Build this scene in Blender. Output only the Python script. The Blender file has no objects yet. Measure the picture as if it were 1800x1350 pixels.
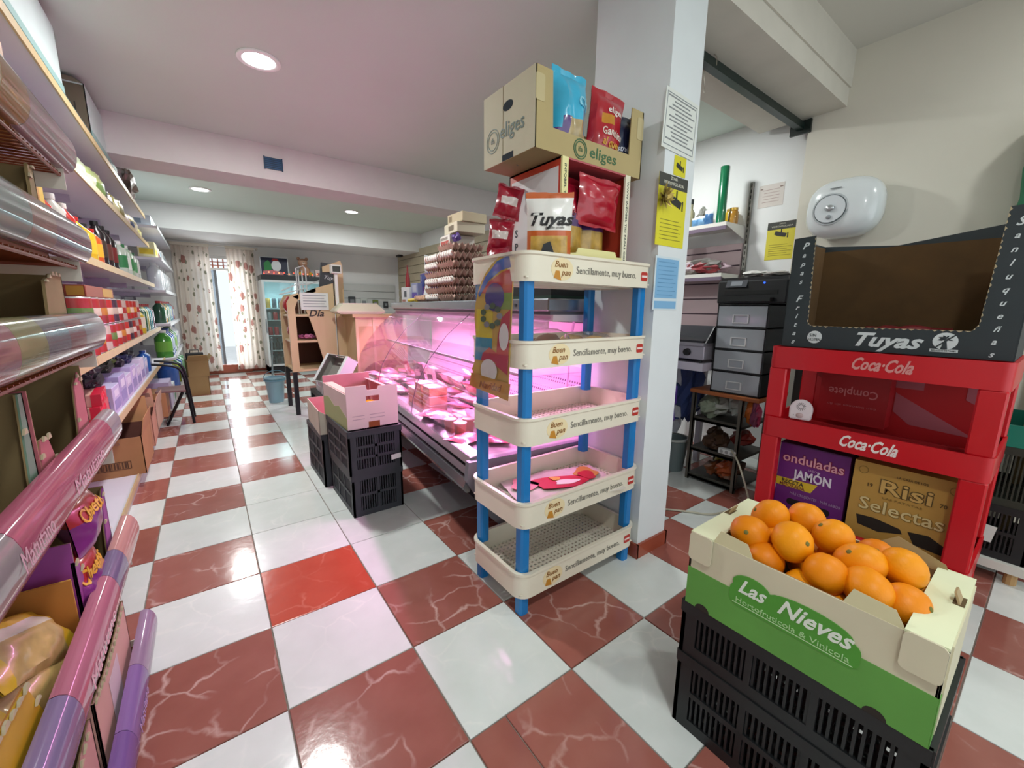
import bpy, bmesh, math, random
from mathutils import Vector, Matrix, noise
rnd = random.Random(11)
scn = bpy.context.scene
COL = scn.collection
PI = math.pi

# ---------------------------------------------------------------- camera, exposure, lights
CH = 1.2332
yaw, pitch, roll = 0.637950, 0.182252, 0.010472
fwd = Vector((math.sin(yaw) * math.cos(pitch), math.cos(yaw) * math.cos(pitch), -math.sin(pitch)))
rt0 = Vector((math.cos(yaw), -math.sin(yaw), 0)); up0 = rt0.cross(fwd)
rt = rt0 * math.cos(roll) + up0 * math.sin(roll); up = up0 * math.cos(roll) - rt0 * math.sin(roll)
cam = bpy.data.objects.new('camera', bpy.data.cameras.new('camera')); COL.objects.link(cam)
cam.matrix_world = Matrix(((rt.x, up.x, -fwd.x, 0), (rt.y, up.y, -fwd.y, 0), (rt.z, up.z, -fwd.z, CH), (0, 0, 0, 1)))
cam.data.sensor_width = 36.0; cam.data.lens = 36.0 * 719.05 / 1800.0
cam.data.clip_start = 0.02; cam.data.clip_end = 100
scn.camera = cam
scn.view_settings.view_transform = 'Standard'; scn.view_settings.look = 'None'
scn.view_settings.gamma = 1.0; scn.view_settings.use_curve_mapping = False
scn.view_settings.exposure = -0.12
scn.cycles.max_bounces = 6; scn.cycles.diffuse_bounces = 4; scn.cycles.glossy_bounces = 3
scn.cycles.transmission_bounces = 4; scn.cycles.transparent_max_bounces = 12
scn.cycles.use_denoising = True; scn.cycles.use_adaptive_sampling = True; scn.cycles.adaptive_threshold = 0.035
scn.cycles.caustics_reflective = False; scn.cycles.caustics_refractive = False
scn.cycles.sample_clamp_indirect = 6.0

world = bpy.data.worlds.new('world'); scn.world = world; world.use_nodes = True
world.node_tree.nodes['Background'].inputs[0].default_value = (0.85, 0.93, 1.0, 1)
world.node_tree.nodes['Background'].inputs[1].default_value = 1.2

def area(name, loc, rot, sx, sy, power, col, shape='RECTANGLE', spread=PI):
    d = bpy.data.lights.new(name, 'AREA'); d.shape = shape; d.size = sx
    if shape in ('RECTANGLE', 'ELLIPSE'): d.size_y = sy
    d.energy = power; d.color = col; d.spread = spread
    o = bpy.data.objects.new(name, d); COL.objects.link(o); o.location = loc; o.rotation_euler = rot
    return o
# added fill light from behind the camera, then daylight through the rear glass door
area('fill_front', (1.2, -2.35, 1.25), (PI / 2, 0, 0), 4.2, 2.3, 24, (0.90, 1.0, 0.98))
area('daylight_door', (0.28, 9.62, 1.2), (-PI / 2, 0, 0), 0.8, 2.0, 40, (0.92, 0.97, 1.0))

# ---------------------------------------------------------------- materials
def lin(c):
    if isinstance(c, str):
        c = c.lstrip('#'); c = tuple(int(c[i:i + 2], 16) / 255 for i in (0, 2, 4))
    return tuple((x / 12.92 if x <= 0.04045 else ((x + 0.055) / 1.055) ** 2.4) for x in c) + (1.0,)
MATS = {}
def M(col, rough=0.5, metal=0.0, var=0.0, vscale=6.0, bump=0.0, bscale=60.0, key=None, trans=0.0, spec=None, coat=0.0, sub=0.0):
    k = key or (col, rough, metal, var, vscale, bump, bscale, trans, spec, coat)
    if k in MATS: return MATS[k]
    m = bpy.data.materials.new('mat_%d' % len(MATS)); m.use_nodes = True
    nt = m.node_tree; p = nt.nodes['Principled BSDF']; c = lin(col)
    p.inputs['Base Color'].default_value = c; p.inputs['Roughness'].default_value = rough; p.inputs['Metallic'].default_value = metal
    if spec is not None: p.inputs['Specular IOR Level'].default_value = spec
    if coat: p.inputs['Coat Weight'].default_value = coat; p.inputs['Coat Roughness'].default_value = 0.08
    if trans: p.inputs['Transmission Weight'].default_value = trans
    if var or bump:
        tc = nt.nodes.new('ShaderNodeTexCoord')
    if var:
        n = nt.nodes.new('ShaderNodeTexNoise'); n.inputs['Scale'].default_value = vscale; n.inputs['Detail'].default_value = 5
        nt.links.new(tc.outputs['Object'], n.inputs['Vector'])
        r = nt.nodes.new('ShaderNodeValToRGB'); r.color_ramp.elements[0].position = 0.3; r.color_ramp.elements[1].position = 0.7
        r.color_ramp.elements[0].color = tuple(max(0, x * (1 - var)) for x in c[:3]) + (1,)
        r.color_ramp.elements[1].color = tuple(min(1, x * (1 + var * 0.6)) for x in c[:3]) + (1,)
        nt.links.new(n.outputs['Fac'], r.inputs['Fac']); nt.links.new(r.outputs['Color'], p.inputs['Base Color'])
    if bump:
        n2 = nt.nodes.new('ShaderNodeTexNoise'); n2.inputs['Scale'].default_value = bscale; n2.inputs['Detail'].default_value = 4
        nt.links.new(tc.outputs['Object'], n2.inputs['Vector'])
        b = nt.nodes.new('ShaderNodeBump'); b.inputs['Strength'].default_value = bump; b.inputs['Distance'].default_value = 0.004
        nt.links.new(n2.outputs['Fac'], b.inputs['Height']); nt.links.new(b.outputs['Normal'], p.inputs['Normal'])
    MATS[k] = m
    return m
def emis(col, strength, key):
    if key in MATS: return MATS[key]
    m = bpy.data.materials.new(key); m.use_nodes = True; nt = m.node_tree; nt.nodes.clear()
    e = nt.nodes.new('ShaderNodeEmission'); e.inputs[0].default_value = lin(col); e.inputs[1].default_value = strength
    o = nt.nodes.new('ShaderNodeOutputMaterial'); nt.links.new(e.outputs[0], o.inputs[0]); MATS[key] = m; return m
def clear_mat(col='#ffffff', alpha=0.12, rough=0.03, key=None):
    """thin clear plastic or glass: see-through mixed with a glossy skin by Fresnel"""
    k = key or ('clear', col, alpha, rough)
    if k in MATS: return MATS[k]
    m = bpy.data.materials.new('clear_%d' % len(MATS)); m.use_nodes = True; nt = m.node_tree; nt.nodes.clear()
    t = nt.nodes.new('ShaderNodeBsdfTransparent'); t.inputs[0].default_value = lin(col)
    g = nt.nodes.new('ShaderNodeBsdfGlossy'); g.inputs['Roughness'].default_value = rough
    d = nt.nodes.new('ShaderNodeBsdfDiffuse'); d.inputs[0].default_value = lin(col)
    lw = nt.nodes.new('ShaderNodeLayerWeight'); lw.inputs['Blend'].default_value = 0.5; pw = nt.nodes.new('ShaderNodeMath'); pw.operation = 'POWER'; pw.inputs[1].default_value = 4.0
    nt.links.new(lw.outputs['Facing'], pw.inputs[0]); f = nt.nodes.new('ShaderNodeMath'); f.operation = 'MULTIPLY_ADD'; f.inputs[1].default_value = 0.85; f.inputs[2].default_value = 0.045
    nt.links.new(pw.outputs[0], f.inputs[0])
    a = nt.nodes.new('ShaderNodeMixShader'); a.inputs[0].default_value = alpha
    nt.links.new(t.outputs[0], a.inputs[1]); nt.links.new(d.outputs[0], a.inputs[2])
    b = nt.nodes.new('ShaderNodeMixShader'); nt.links.new(f.outputs[0], b.inputs[0])
    nt.links.new(a.outputs[0], b.inputs[1]); nt.links.new(g.outputs[0], b.inputs[2])
    o = nt.nodes.new('ShaderNodeOutputMaterial'); nt.links.new(b.outputs[0], o.inputs[0]); MATS[k] = m; return m

def tile_mat(key, base, vein, dark, veinamt, rough):
    m = bpy.data.materials.new(key); m.use_nodes = True; nt = m.node_tree; p = nt.nodes['Principled BSDF']; L = nt.links.new
    tc = nt.nodes.new('ShaderNodeTexCoord'); oi = nt.nodes.new('ShaderNodeObjectInfo')
    mul = nt.nodes.new('ShaderNodeMath'); mul.operation = 'MULTIPLY'; mul.inputs[1].default_value = 37.0; L(oi.outputs['Random'], mul.inputs[0])
    add = nt.nodes.new('ShaderNodeVectorMath'); add.operation = 'ADD'; L(tc.outputs['Object'], add.inputs[0]); L(mul.outputs[0], add.inputs[1])
    wn = nt.nodes.new('ShaderNodeTexNoise'); wn.inputs['Scale'].default_value = 5.0; wn.inputs['Detail'].default_value = 4; L(add.outputs[0], wn.inputs['Vector'])
    mx = nt.nodes.new('ShaderNodeMix'); mx.data_type = 'VECTOR'; mx.inputs[0].default_value = 0.16; L(add.outputs[0], mx.inputs[4]); L(wn.outputs['Color'], mx.inputs[5])
    v = nt.nodes.new('ShaderNodeTexVoronoi'); v.feature = 'DISTANCE_TO_EDGE'; v.inputs['Scale'].default_value = 7.0; L(mx.outputs[1], v.inputs['Vector'])
    r = nt.nodes.new('ShaderNodeValToRGB'); r.color_ramp.elements[0].position = 0.0; r.color_ramp.elements[1].position = 0.045
    r.color_ramp.elements[0].color = (1, 1, 1, 1); r.color_ramp.elements[1].color = (0, 0, 0, 1); L(v.outputs['Distance'], r.inputs['Fac'])
    n2 = nt.nodes.new('ShaderNodeTexNoise'); n2.inputs['Scale'].default_value = 4.5; n2.inputs['Detail'].default_value = 3; L(add.outputs[0], n2.inputs['Vector'])
    r2 = nt.nodes.new('ShaderNodeValToRGB'); r2.color_ramp.elements[0].position = 0.45; r2.color_ramp.elements[1].position = 0.66; L(n2.outputs['Fac'], r2.inputs['Fac'])
    mm = nt.nodes.new('ShaderNodeMath'); mm.operation = 'MULTIPLY'; L(r.outputs['Color'], mm.inputs[0]); L(r2.outputs['Color'], mm.inputs[1])
    ms = nt.nodes.new('ShaderNodeMath'); ms.operation = 'MULTIPLY'; ms.inputs[1].default_value = veinamt; L(mm.outputs[0], ms.inputs[0])
    n3 = nt.nodes.new('ShaderNodeTexNoise'); n3.inputs['Scale'].default_value = 9.0; n3.inputs['Detail'].default_value = 6; L(add.outputs[0], n3.inputs['Vector'])
    c0 = nt.nodes.new('ShaderNodeMix'); c0.data_type = 'RGBA'; c0.inputs[6].default_value = lin(dark); c0.inputs[7].default_value = lin(base); L(n3.outputs['Fac'], c0.inputs[0])
    c1 = nt.nodes.new('ShaderNodeMix'); c1.data_type = 'RGBA'; L(ms.outputs[0], c1.inputs[0]); L(c0.outputs[2], c1.inputs[6]); c1.inputs[7].default_value = lin(vein)
    hv = nt.nodes.new('ShaderNodeHueSaturation'); L(c1.outputs[2], hv.inputs['Color'])
    rv = nt.nodes.new('ShaderNodeMapRange'); rv.inputs[3].default_value = 0.9; rv.inputs[4].default_value = 1.08; L(oi.outputs['Random'], rv.inputs[0]); L(rv.outputs[0], hv.inputs['Value'])
    L(hv.outputs[0], p.inputs['Base Color']); p.inputs['Roughness'].default_value = rough
    nb = nt.nodes.new('ShaderNodeTexNoise'); nb.inputs['Scale'].default_value = 26.0; nb.inputs['Detail'].default_value = 3; L(add.outputs[0], nb.inputs['Vector'])
    b = nt.nodes.new('ShaderNodeBump'); b.inputs['Strength'].default_value = 0.10; b.inputs['Distance'].default_value = 0.004; L(nb.outputs['Fac'], b.inputs['Height']); L(b.outputs[0], p.inputs['Normal'])
    return m

def wood_mat(key, a, b, scale=14.0, rough=0.45):
    if key in MATS: return MATS[key]
    m = bpy.data.materials.new(key); m.use_nodes = True; nt = m.node_tree; p = nt.nodes['Principled BSDF']; L = nt.links.new
    tc = nt.nodes.new('ShaderNodeTexCoord'); mp = nt.nodes.new('ShaderNodeMapping'); mp.inputs['Scale'].default_value = (1, 1, 0.12); L(tc.outputs['Object'], mp.inputs[0])
    n = nt.nodes.new('ShaderNodeTexNoise'); n.inputs['Scale'].default_value = scale; n.inputs['Detail'].default_value = 6; n.inputs['Distortion'].default_value = 0.4; L(mp.outputs[0], n.inputs['Vector'])
    c = nt.nodes.new('ShaderNodeMix'); c.data_type = 'RGBA'; c.inputs[6].default_value = lin(a); c.inputs[7].default_value = lin(b); L(n.outputs['Fac'], c.inputs[0])
    L(c.outputs[2], p.inputs['Base Color']); p.inputs['Roughness'].default_value = rough; MATS[key] = m; return m

def dots_mat(key, base, dark, scale):
    if key in MATS: return MATS[key]
    m = bpy.data.materials.new(key); m.use_nodes = True; nt = m.node_tree; p = nt.nodes['Principled BSDF']; L = nt.links.new
    tc = nt.nodes.new('ShaderNodeTexCoord'); v = nt.nodes.new('ShaderNodeTexVoronoi'); v.inputs['Scale'].default_value = scale; v.inputs['Randomness'].default_value = 0.0
    L(tc.outputs['Object'], v.inputs['Vector']); r = nt.nodes.new('ShaderNodeValToRGB'); r.color_ramp.interpolation = 'CONSTANT'
    r.color_ramp.elements[0].color = lin(dark); r.color_ramp.elements[1].position = 0.3; r.color_ramp.elements[1].color = lin(base)
    L(v.outputs['Distance'], r.inputs['Fac']); L(r.outputs[0], p.inputs['Base Color']); p.inputs['Roughness'].default_value = 0.4; MATS[key] = m; return m

def curtain_mat():
    m = bpy.data.materials.new('curtain_cloth'); m.use_nodes = True; nt = m.node_tree; p = nt.nodes['Principled BSDF']; L = nt.links.new
    tc = nt.nodes.new('ShaderNodeTexCoord'); uvm = tc.outputs['UV']
    def spots(scale, off, size, col, prev):
        mp = nt.nodes.new('ShaderNodeMapping'); mp.inputs['Location'].default_value = off; mp.inputs['Scale'].default_value = scale; L(uvm, mp.inputs[0])
        v = nt.nodes.new('ShaderNodeTexVoronoi'); v.inputs['Scale'].default_value = 1.0; v.inputs['Randomness'].default_value = 0.55; L(mp.outputs[0], v.inputs['Vector'])
        n = nt.nodes.new('ShaderNodeTexNoise'); n.inputs['Scale'].default_value = 5.0; L(mp.outputs[0], n.inputs['Vector'])
        a = nt.nodes.new('ShaderNodeMath'); a.operation = 'MULTIPLY_ADD'; a.inputs[1].default_value = 0.35; L(n.outputs['Fac'], a.inputs[0]); L(v.outputs['Distance'], a.inputs[2])
        c = nt.nodes.new('ShaderNodeMath'); c.operation = 'LESS_THAN'; c.inputs[1].default_value = size; L(a.outputs[0], c.inputs[0])
        x = nt.nodes.new('ShaderNodeMix'); x.data_type = 'RGBA'; L(c.outputs[0], x.inputs[0]); x.inputs[7].default_value = lin(col)
        if isinstance(prev, str): x.inputs[6].default_value = lin(prev)
        else: L(prev, x.inputs[6])
        return x.outputs[2]
    o = spots((4.5, 7, 1), (0, 0, 0), 0.43, '#8f8e7a', '#efe6dc')
    o = spots((2.6, 4.2, 1), (0.3, 0.4, 0), 0.48, '#b3837a', o)
    L(o, p.inputs['Base Color']); p.inputs['Roughness'].default_value = 0.85
    tr = nt.nodes.new('ShaderNodeBsdfTranslucent'); L(o, tr.inputs[0]); mx = nt.nodes.new('ShaderNodeMixShader'); mx.inputs[0].default_value = 0.5
    out = nt.nodes['Material Output']; L(p.outputs[0], mx.inputs[1]); L(tr.outputs[0], mx.inputs[2]); L(mx.outputs[0], out.inputs[0])
    return m

# ---------------------------------------------------------------- mesh helpers
class MB:
    def __init__(s): s.v = []; s.f = []; s.m = []
    def add(s, verts, faces, m=0):
        b = len(s.v); s.v += [tuple(x) for x in verts]
        s.f += [tuple(i + b for i in f) for f in faces]
        s.m += (m if isinstance(m, list) else [m] * len(faces)); return s
    def box(s, x0, y0, z0, x1, y1, z1, m=0):
        x0, x1 = min(x0, x1), max(x0, x1); y0, y1 = min(y0, y1), max(y0, y1); z0, z1 = min(z0, z1), max(z0, z1)
        return s.add([(x0, y0, z0), (x1, y0, z0), (x1, y1, z0), (x0, y1, z0), (x0, y0, z1), (x1, y0, z1), (x1, y1, z1), (x0, y1, z1)],
                     [(0, 3, 2, 1), (4, 5, 6, 7), (0, 1, 5, 4), (1, 2, 6, 5), (2, 3, 7, 6), (3, 0, 4, 7)], m)
    def cbox(s, x0, y0, z0, x1, y1, z1, c=0.005, m=0):
        """box with chamfered vertical edges and top"""
        def ring(i, z): return [(x0 + i, y0 + c + i, z), (x0 + c + i, y0 + i, z), (x1 - c - i, y0 + i, z), (x1 - i, y0 + c + i, z),
                                (x1 - i, y1 - c - i, z), (x1 - c - i, y1 - i, z), (x0 + c + i, y1 - i, z), (x0 + i, y1 - c - i, z)]
        return s.loft([ring(c * .5, z0), ring(0, z0 + c), ring(0, z1 - c), ring(c * .5, z1)], True, m)
    def loft(s, rings, cap=True, m=0, closed=True):
        n = len(rings[0]); vs = [p for r in rings for p in r]; fs = []
        for i in range(len(rings) - 1):
            for j in range(n if closed else n - 1):
                k = (j + 1) % n; fs.append((i * n + j, i * n + k, (i + 1) * n + k, (i + 1) * n + j))
        if cap: fs.append(tuple(reversed(range(n)))); fs.append(tuple((len(rings) - 1) * n + j for j in range(n)))
        return s.add(vs, fs, m)
    def prism(s, pts, O, U, V, t, m=0):
        O, U, V = Vector(O), Vector(U).normalized(), Vector(V).normalized(); N = U.cross(V)
        a = [O + U * p[0] + V * p[1] for p in pts]; b = [q + N * t for q in a]; n = len(pts)
        fs = [tuple(reversed(range(n))), tuple(n + i for i in range(n))] + [(i, (i + 1) % n, n + (i + 1) % n, n + i) for i in range(n)]
        return s.add(a + b, fs, m)
    def cyl(s, p0, p1, r0, r1=None, n=12, m=0, cap=True):
        r1 = r0 if r1 is None else r1; p0, p1 = Vector(p0), Vector(p1); d = (p1 - p0).normalized()
        a = d.orthogonal().normalized(); b = d.cross(a)
        ring = lambda p, r: [p + (a * math.cos(2 * PI * i / n) + b * math.sin(2 * PI * i / n)) * r for i in range(n)]
        return s.loft([ring(p0, r0), ring(p1, r1)], cap, m)
    def tube(s, pts, r, n=8, m=0):
        pts = [Vector(p) for p in pts]; rings = []; a = None
        for i, p in enumerate(pts):
            d = (pts[min(i + 1, len(pts) - 1)] - pts[max(i - 1, 0)]).normalized()
            if a is None: a = d.orthogonal().normalized()
            a = (a - d * a.dot(d)).normalized(); b = d.cross(a)
            rings.append([p + (a * math.cos(2 * PI * k / n) + b * math.sin(2 * PI * k / n)) * r for k in range(n)])
        return s.loft(rings, True, m)
    def lathe(s, prof, c=(0, 0, 0), n=16, m=0, sx=1.0, sy=1.0, cap=True):
        cx, cy, cz = c; rings = [[(cx + r * sx * math.cos(2 * PI * i / n), cy + r * sy * math.sin(2 * PI * i / n), cz + z) for i in range(n)] for r, z in prof]
        if not isinstance(m, list): return s.loft(rings, cap, m)
        for i in range(len(rings) - 1): s.loft(rings[i:i + 2], False, m[i])
        b = len(s.v); s.add(rings[0], [tuple(reversed(range(n)))], m[0]); s.add(rings[-1], [tuple(range(n))], m[-1]); return s
    def ell(s, c, rx, ry, rz, n=12, k=8, m=0, jit=0.0, seed=0, p=1.0):
        rings = []
        for i in range(k + 1):
            t = -PI / 2 + PI * i / k; q = max(0.02, math.cos(t)) ** p; zz = math.copysign(abs(math.sin(t)) ** p, math.sin(t)); rg = []
            for j in range(n):
                a = 2 * PI * j / n; ca = math.copysign(abs(math.cos(a)) ** p, math.cos(a)); sa = math.copysign(abs(math.sin(a)) ** p, math.sin(a))
                d = Vector((q * ca, q * sa, zz)); f = 1 + (jit * noise.noise(d * 1.7 + Vector((seed * 3.1, seed, 0))) if jit else 0)
                rg.append((c[0] + rx * d.x * f, c[1] + ry * d.y * f, c[2] + rz * d.z * f))
            rings.append(rg)
        return s.loft(rings, True, m)
    def build(s, name, mats, parent=None, loc=(0, 0, 0), rot=(0, 0, 0), smooth=False, bevel=0.0, link=True):
        me = bpy.data.meshes.new(name); me.from_pydata(s.v, [], s.f)
        for mt in (mats if isinstance(mats, (list, tuple)) else [mats]): me.materials.append(mt)
        if isinstance(mats, (list, tuple)): me.polygons.foreach_set('material_index', s.m)
        bm = bmesh.new(); bm.from_mesh(me); bmesh.ops.recalc_face_normals(bm, faces=bm.faces)
        if bevel: bmesh.ops.bevel(bm, geom=[e for e in bm.edges if e.calc_face_angle(0) > 0.6], offset=bevel, segments=2, affect='EDGES', clamp_overlap=True)
        bm.to_mesh(me); bm.free()
        if smooth:
            me.polygons.foreach_set('use_smooth', [True] * len(me.polygons))
            me.set_sharp_from_angle(angle=math.radians(42))
        me.update()
        return place(name, me, parent, loc, rot)
def place(name, me, parent=None, loc=(0, 0, 0), rot=(0, 0, 0)):
    o = bpy.data.objects.new(name, me); COL.objects.link(o)
    o.location = loc; o.rotation_euler = rot
    if parent is not None: o.parent = parent
    return o
def tag(o, label=None, cat=None, group=None, kind=None):
    if label: o['label'] = label
    if cat: o['category'] = cat
    if group: o['group'] = group
    if kind: o['kind'] = kind
    return o
def thing(name, label, cat, loc=(0, 0, 0), rz=0.0, group=None, rot=None):
    o = bpy.data.objects.new(name, None); COL.objects.link(o); o.empty_display_size = 0.05
    o.location = loc; o.rotation_euler = rot or (0, 0, rz)
    return tag(o, label, cat, group)
def struct(name, o): o['kind'] = 'structure'; return o
def dup(root, loc, rz=None, label=None, rot=None):
    r = root.copy(); COL.objects.link(r); r.location = loc
    if rz is not None: r.rotation_euler = (0, 0, rz)
    if rot is not None: r.rotation_euler = rot
    if label: r['label'] = label
    for ch in root.children:
        c = ch.copy(); COL.objects.link(c); c.parent = r
        for g in ch.children:
            d = g.copy(); COL.objects.link(d); d.parent = c
    return r
TXT = {}
def text(s, parent, O, U, V, h, mat, shear=0.0, bold=0.0, width=None, ext=0.0006, align='CENTER', name='lettering', spacing=1.0):
    """flat print: the words as thin raised letters; O centre, U reading direction, V up, h cap height"""
    k = (s, shear, bold, align, ext, h, spacing)
    if k not in TXT:
        cu = bpy.data.curves.new('txt', 'FONT'); cu.body = s; cu.size = 1.0; cu.shear = shear; cu.offset = bold; cu.align_x = align
        cu.align_y = 'CENTER'; cu.extrude = ext / (h / 0.7); cu.resolution_u = 2; cu.space_character = spacing
        o = bpy.data.objects.new('txt', cu); COL.objects.link(o)
        bpy.context.view_layer.update()
        me = bpy.data.meshes.new_from_object(o.evaluated_get(bpy.context.evaluated_depsgraph_get()))
        bpy.data.objects.remove(o); TXT[k] = me
    me = TXT[k].copy(); me.materials.clear(); me.materials.append(mat)
    U = Vector(U).normalized(); V = Vector(V).normalized(); N = U.cross(V); sc = h / 0.7; sx = sc
    if width:
        xs = [v.co.x for v in me.vertices]; sx = width / max(1e-4, max(xs) - min(xs))
    me.transform(Matrix(((U.x * sx, V.x * sc, N.x * sc, O[0]), (U.y * sx, V.y * sc, N.y * sc, O[1]), (U.z * sx, V.z * sc, N.z * sc, O[2]), (0, 0, 0, 1))))
    return place(name, me, parent)
def flat(parent, name, pts, O, U, V, mat, t=0.0008, label=None):
    o = MB().prism(pts, O, U, V, t).build(name, mat, parent)
    if label: o['label'] = label
    return o
def rrect(x0, y0, x1, y1, r, n=4):
    out = []
    for cx, cy, a in ((x1 - r, y1 - r, 0), (x0 + r, y1 - r, 90), (x0 + r, y0 + r, 180), (x1 - r, y0 + r, 270)):
        out += [(cx + r * math.cos(math.radians(a + 90 * i / n)), cy + r * math.sin(math.radians(a + 90 * i / n))) for i in range(n + 1)]
    return out
def oval(cx, cy, rx, ry, n=20): return [(cx + rx * math.cos(2 * PI * i / n), cy + ry * math.sin(2 * PI * i / n)) for i in range(n)]
ORD = ['first', 'second', 'third', 'fourth', 'fifth', 'sixth', 'seventh', 'eighth', 'ninth', 'tenth', 'eleventh', 'twelfth', 'thirteenth', 'fourteenth', 'fifteenth', 'sixteenth', 'seventeenth', 'eighteenth', 'nineteenth', 'twentieth']
# ---------------------------------------------------------------- the room
ZC = 2.68
wall_m = M('#e9eaea', 0.75, var=0.05, vscale=1.5, bump=0.08, bscale=90)
wallr_m = M('#d8d3c6', 0.75, var=0.05, vscale=1.5, bump=0.08, bscale=90)
ceil_m = M('#cfdbd2', 0.8, var=0.03, vscale=1.2)
white_t = tile_mat('white_tile', '#dfe3e1', '#f1efe9', '#ccd1cd', 0.35, 0.16)
red_t = tile_mat('red_tile', '#a3665b', '#d6b4ac', '#8d5046', 0.8, 0.14)
S = 0.41; TX, TY = 0.0851, 1.6741
floor = struct('floor', MB().box(-1.1, -2.6, -0.08, 3.8, 9.6, -0.006).build('floor', M('#8d8178', 0.8, var=0.15, vscale=9)))
def tile_mesh(nm, w, d, mat):
    a, c = 0.0022, 0.0016; r = lambda i, z: [(a + i, a + i, z), (w - a - i, a + i, z), (w - a - i, d - a - i, z), (a + i, d - a - i, z)]
    o = MB().loft([r(0, -0.006), r(0, -c), r(c, 0.0)], True).build(nm, mat); me = o.data; bpy.data.objects.remove(o); return me
bright_t = tile_mat('bright_red_tile', '#b8523f', '#d58a78', '#a8402f', 0.4, 0.16)
tb_ = tile_mesh('floor_tile', S, S, bright_t)
tw, tr_ = tile_mesh('floor_tile', S, S, white_t), tile_mesh('floor_tile', S, S, red_t)
cut_a, cut_b = tile_mesh('floor_tile', 0.125, S, red_t), tile_mesh('floor_tile', S - 0.125, S, red_t)
for i in range(-2, 9):
    for j in range(-5, 18):
        red = (i + j) % 2 == 0
        if (i == 0 and j == 2) or (i == 1 and 1 <= j <= 9): red = False
        if (i, j) == (1, -3):
            place('floor_tile', cut_a, floor, (TX + i * S, TY + j * S, 0)); place('floor_tile', cut_b, floor, (TX + i * S + 0.125, TY + j * S, 0)); continue
        place('floor_tile', tb_ if (i, j) == (0, 0) else tr_ if red else tw, floor, (TX + i * S, TY + j * S, 0.0))

struct('wall_left', MB().box(-1.05, -2.5, 0, -0.95, 9.4, ZC).build('wall_left', wall_m))
# back wall with the street door opening
wb = MB().box(-1.05, 9.3, 0, -0.05, 9.42, ZC).box(0.62, 9.3, 0, 3.75, 9.42, ZC).box(-0.05, 9.3, 2.12, 0.62, 9.42, ZC)
struct('wall_back', wb.build('wall_back', wall_m))
struct('wall_right', MB().box(3.62, 1.31, 0, 3.75, 9.4, ZC + .4).build('wall_right', wall_m))
struct('wall_right_front', MB().box(3.55, -2.5, 0, 3.75, 1.31, 3.0).build('wall_right_front', wallr_m))
ce = MB().box(-1.05, -2.5, ZC, 1.75, 9.4, ZC + 0.08).box(1.75, 1.1, ZC, 3.75, 9.4, ZC + 0.08)
struct('ceiling', ce.build('ceiling', ceil_m))
struct('ceiling_high', MB().box(1.75, -2.5, 2.9, 3.75, 1.1, 2.98).box(1.70, -2.5, ZC + .081, 1.75, 1.1, 2.9).build('ceiling_high', M('#d6d3cb', 0.8, var=0.03, vscale=1.2)))
struct('trim_1', MB().box(-0.95, 4.59, 2.38, 3.62, 5.02, ZC - 0.0005).build('trim_1', M('#d8d2d1', 0.8, var=0.03)))
struct('trim_2', MB().box(-0.95, 8.0, 2.33, 3.62, 9.3, ZC - 0.0005).build('trim_2', wall_m))
struct('trim_3', MB().box(1.86, 1.1, 2.57, 3.55, 1.64, ZC - 0.0005).box(1.76, 1.09, ZC, 3.55, 1.0995, 2.9).build('trim_3', M('#d2cdc2', 0.8, var=0.04)))
pil = struct('wall_pillar', MB().box(1.63, 1.13, 0, 1.86, 1.55, ZC - .0005).build('wall_pillar', M('#dfe4e6', 0.7, var=0.06, vscale=2.5, bump=0.05)))
bb = MB().box(1.62, 1.118, 0, 1.87, 1.1298, 0.075).box(1.8602, 1.118, 0, 1.872, 1.56, 0.075).box(1.618, 1.118, 0, 1.6298, 1.56, 0.075)
struct('baseboard_pillar', bb.build('baseboard_pillar', M('#9a4a34', 0.3, var=0.15)))
struct('baseboard_back', MB().box(0.62, 9.285, 0, 3.62, 9.2998, 0.08).build('baseboard_back', M('#9a4a34', 0.3, var=0.15)))

# ceiling lamps: round recessed LED panels; each lights the room from its own disc
def downlight(x, y, z, label, power, col=(0.95, 1.0, 0.97)):
    t = thing('ceiling_light', label, 'ceiling light', (x, y, z), group='round recessed ceiling lights')
    MB().lathe([(0.088, -0.001), (0.115, -0.001), (0.115, -0.010), (0.100, -0.014), (0.088, -0.010)], n=28, cap=False).build('rim', M('#f4f4f2', 0.4), t, smooth=True)
    MB().lathe([(0.087, -0.008), (0.02, -0.0085)], n=28).build('diffuser', emis('#ffffff', 14.0, 'lamp_glow'), t)
    a = area('lamp_light', (0, 0, -0.02), (0, 0, 0), 0.18, 0.18, power, col, 'DISK'); a.parent = t
    return t
downlight(0.407, 3.12, ZC, 'round ceiling light glowing above the aisle, nearest of the three', 50)
downlight(0.103, 6.80, ZC, 'round ceiling light beyond the beam, above the far left shelves', 34)
downlight(1.97, 6.86, ZC, 'round ceiling light beyond the beam, on the right side', 34)
downlight(0.35, -0.4, ZC, 'round ceiling light above the near end of the aisle, out of frame', 22)
downlight(2.6, -0.6, 2.9, 'round ceiling light over the orange stand, out of frame', 17)

downlight(2.75, 2.15, ZC, 'added unseen fill light over the back corner, hidden behind the pillar', 20)  # extra lamp added out of sight to brighten the back corner
# vent on the beam
v = thing('vent_grille', 'small dark blue square grille on the ceiling beam', 'vent', (0.64, 4.59, 2.52))
MB().box(-0.07, -0.008, -0.05, 0.07, 0, 0.05).build('backing', M('#16324f', 0.5), v)
for k in range(6): MB().box(-0.066, -0.011, -0.045 + k * 0.016, 0.066, -0.008, -0.037 + k * 0.016).build('slat', M('#24507a', 0.45), v)
for sx in (-1, 1): MB().box(sx * 0.066, -0.013, -0.055, sx * 0.076, 0, 0.055).build('frame', M('#1b3c5e', 0.45), v)

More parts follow.
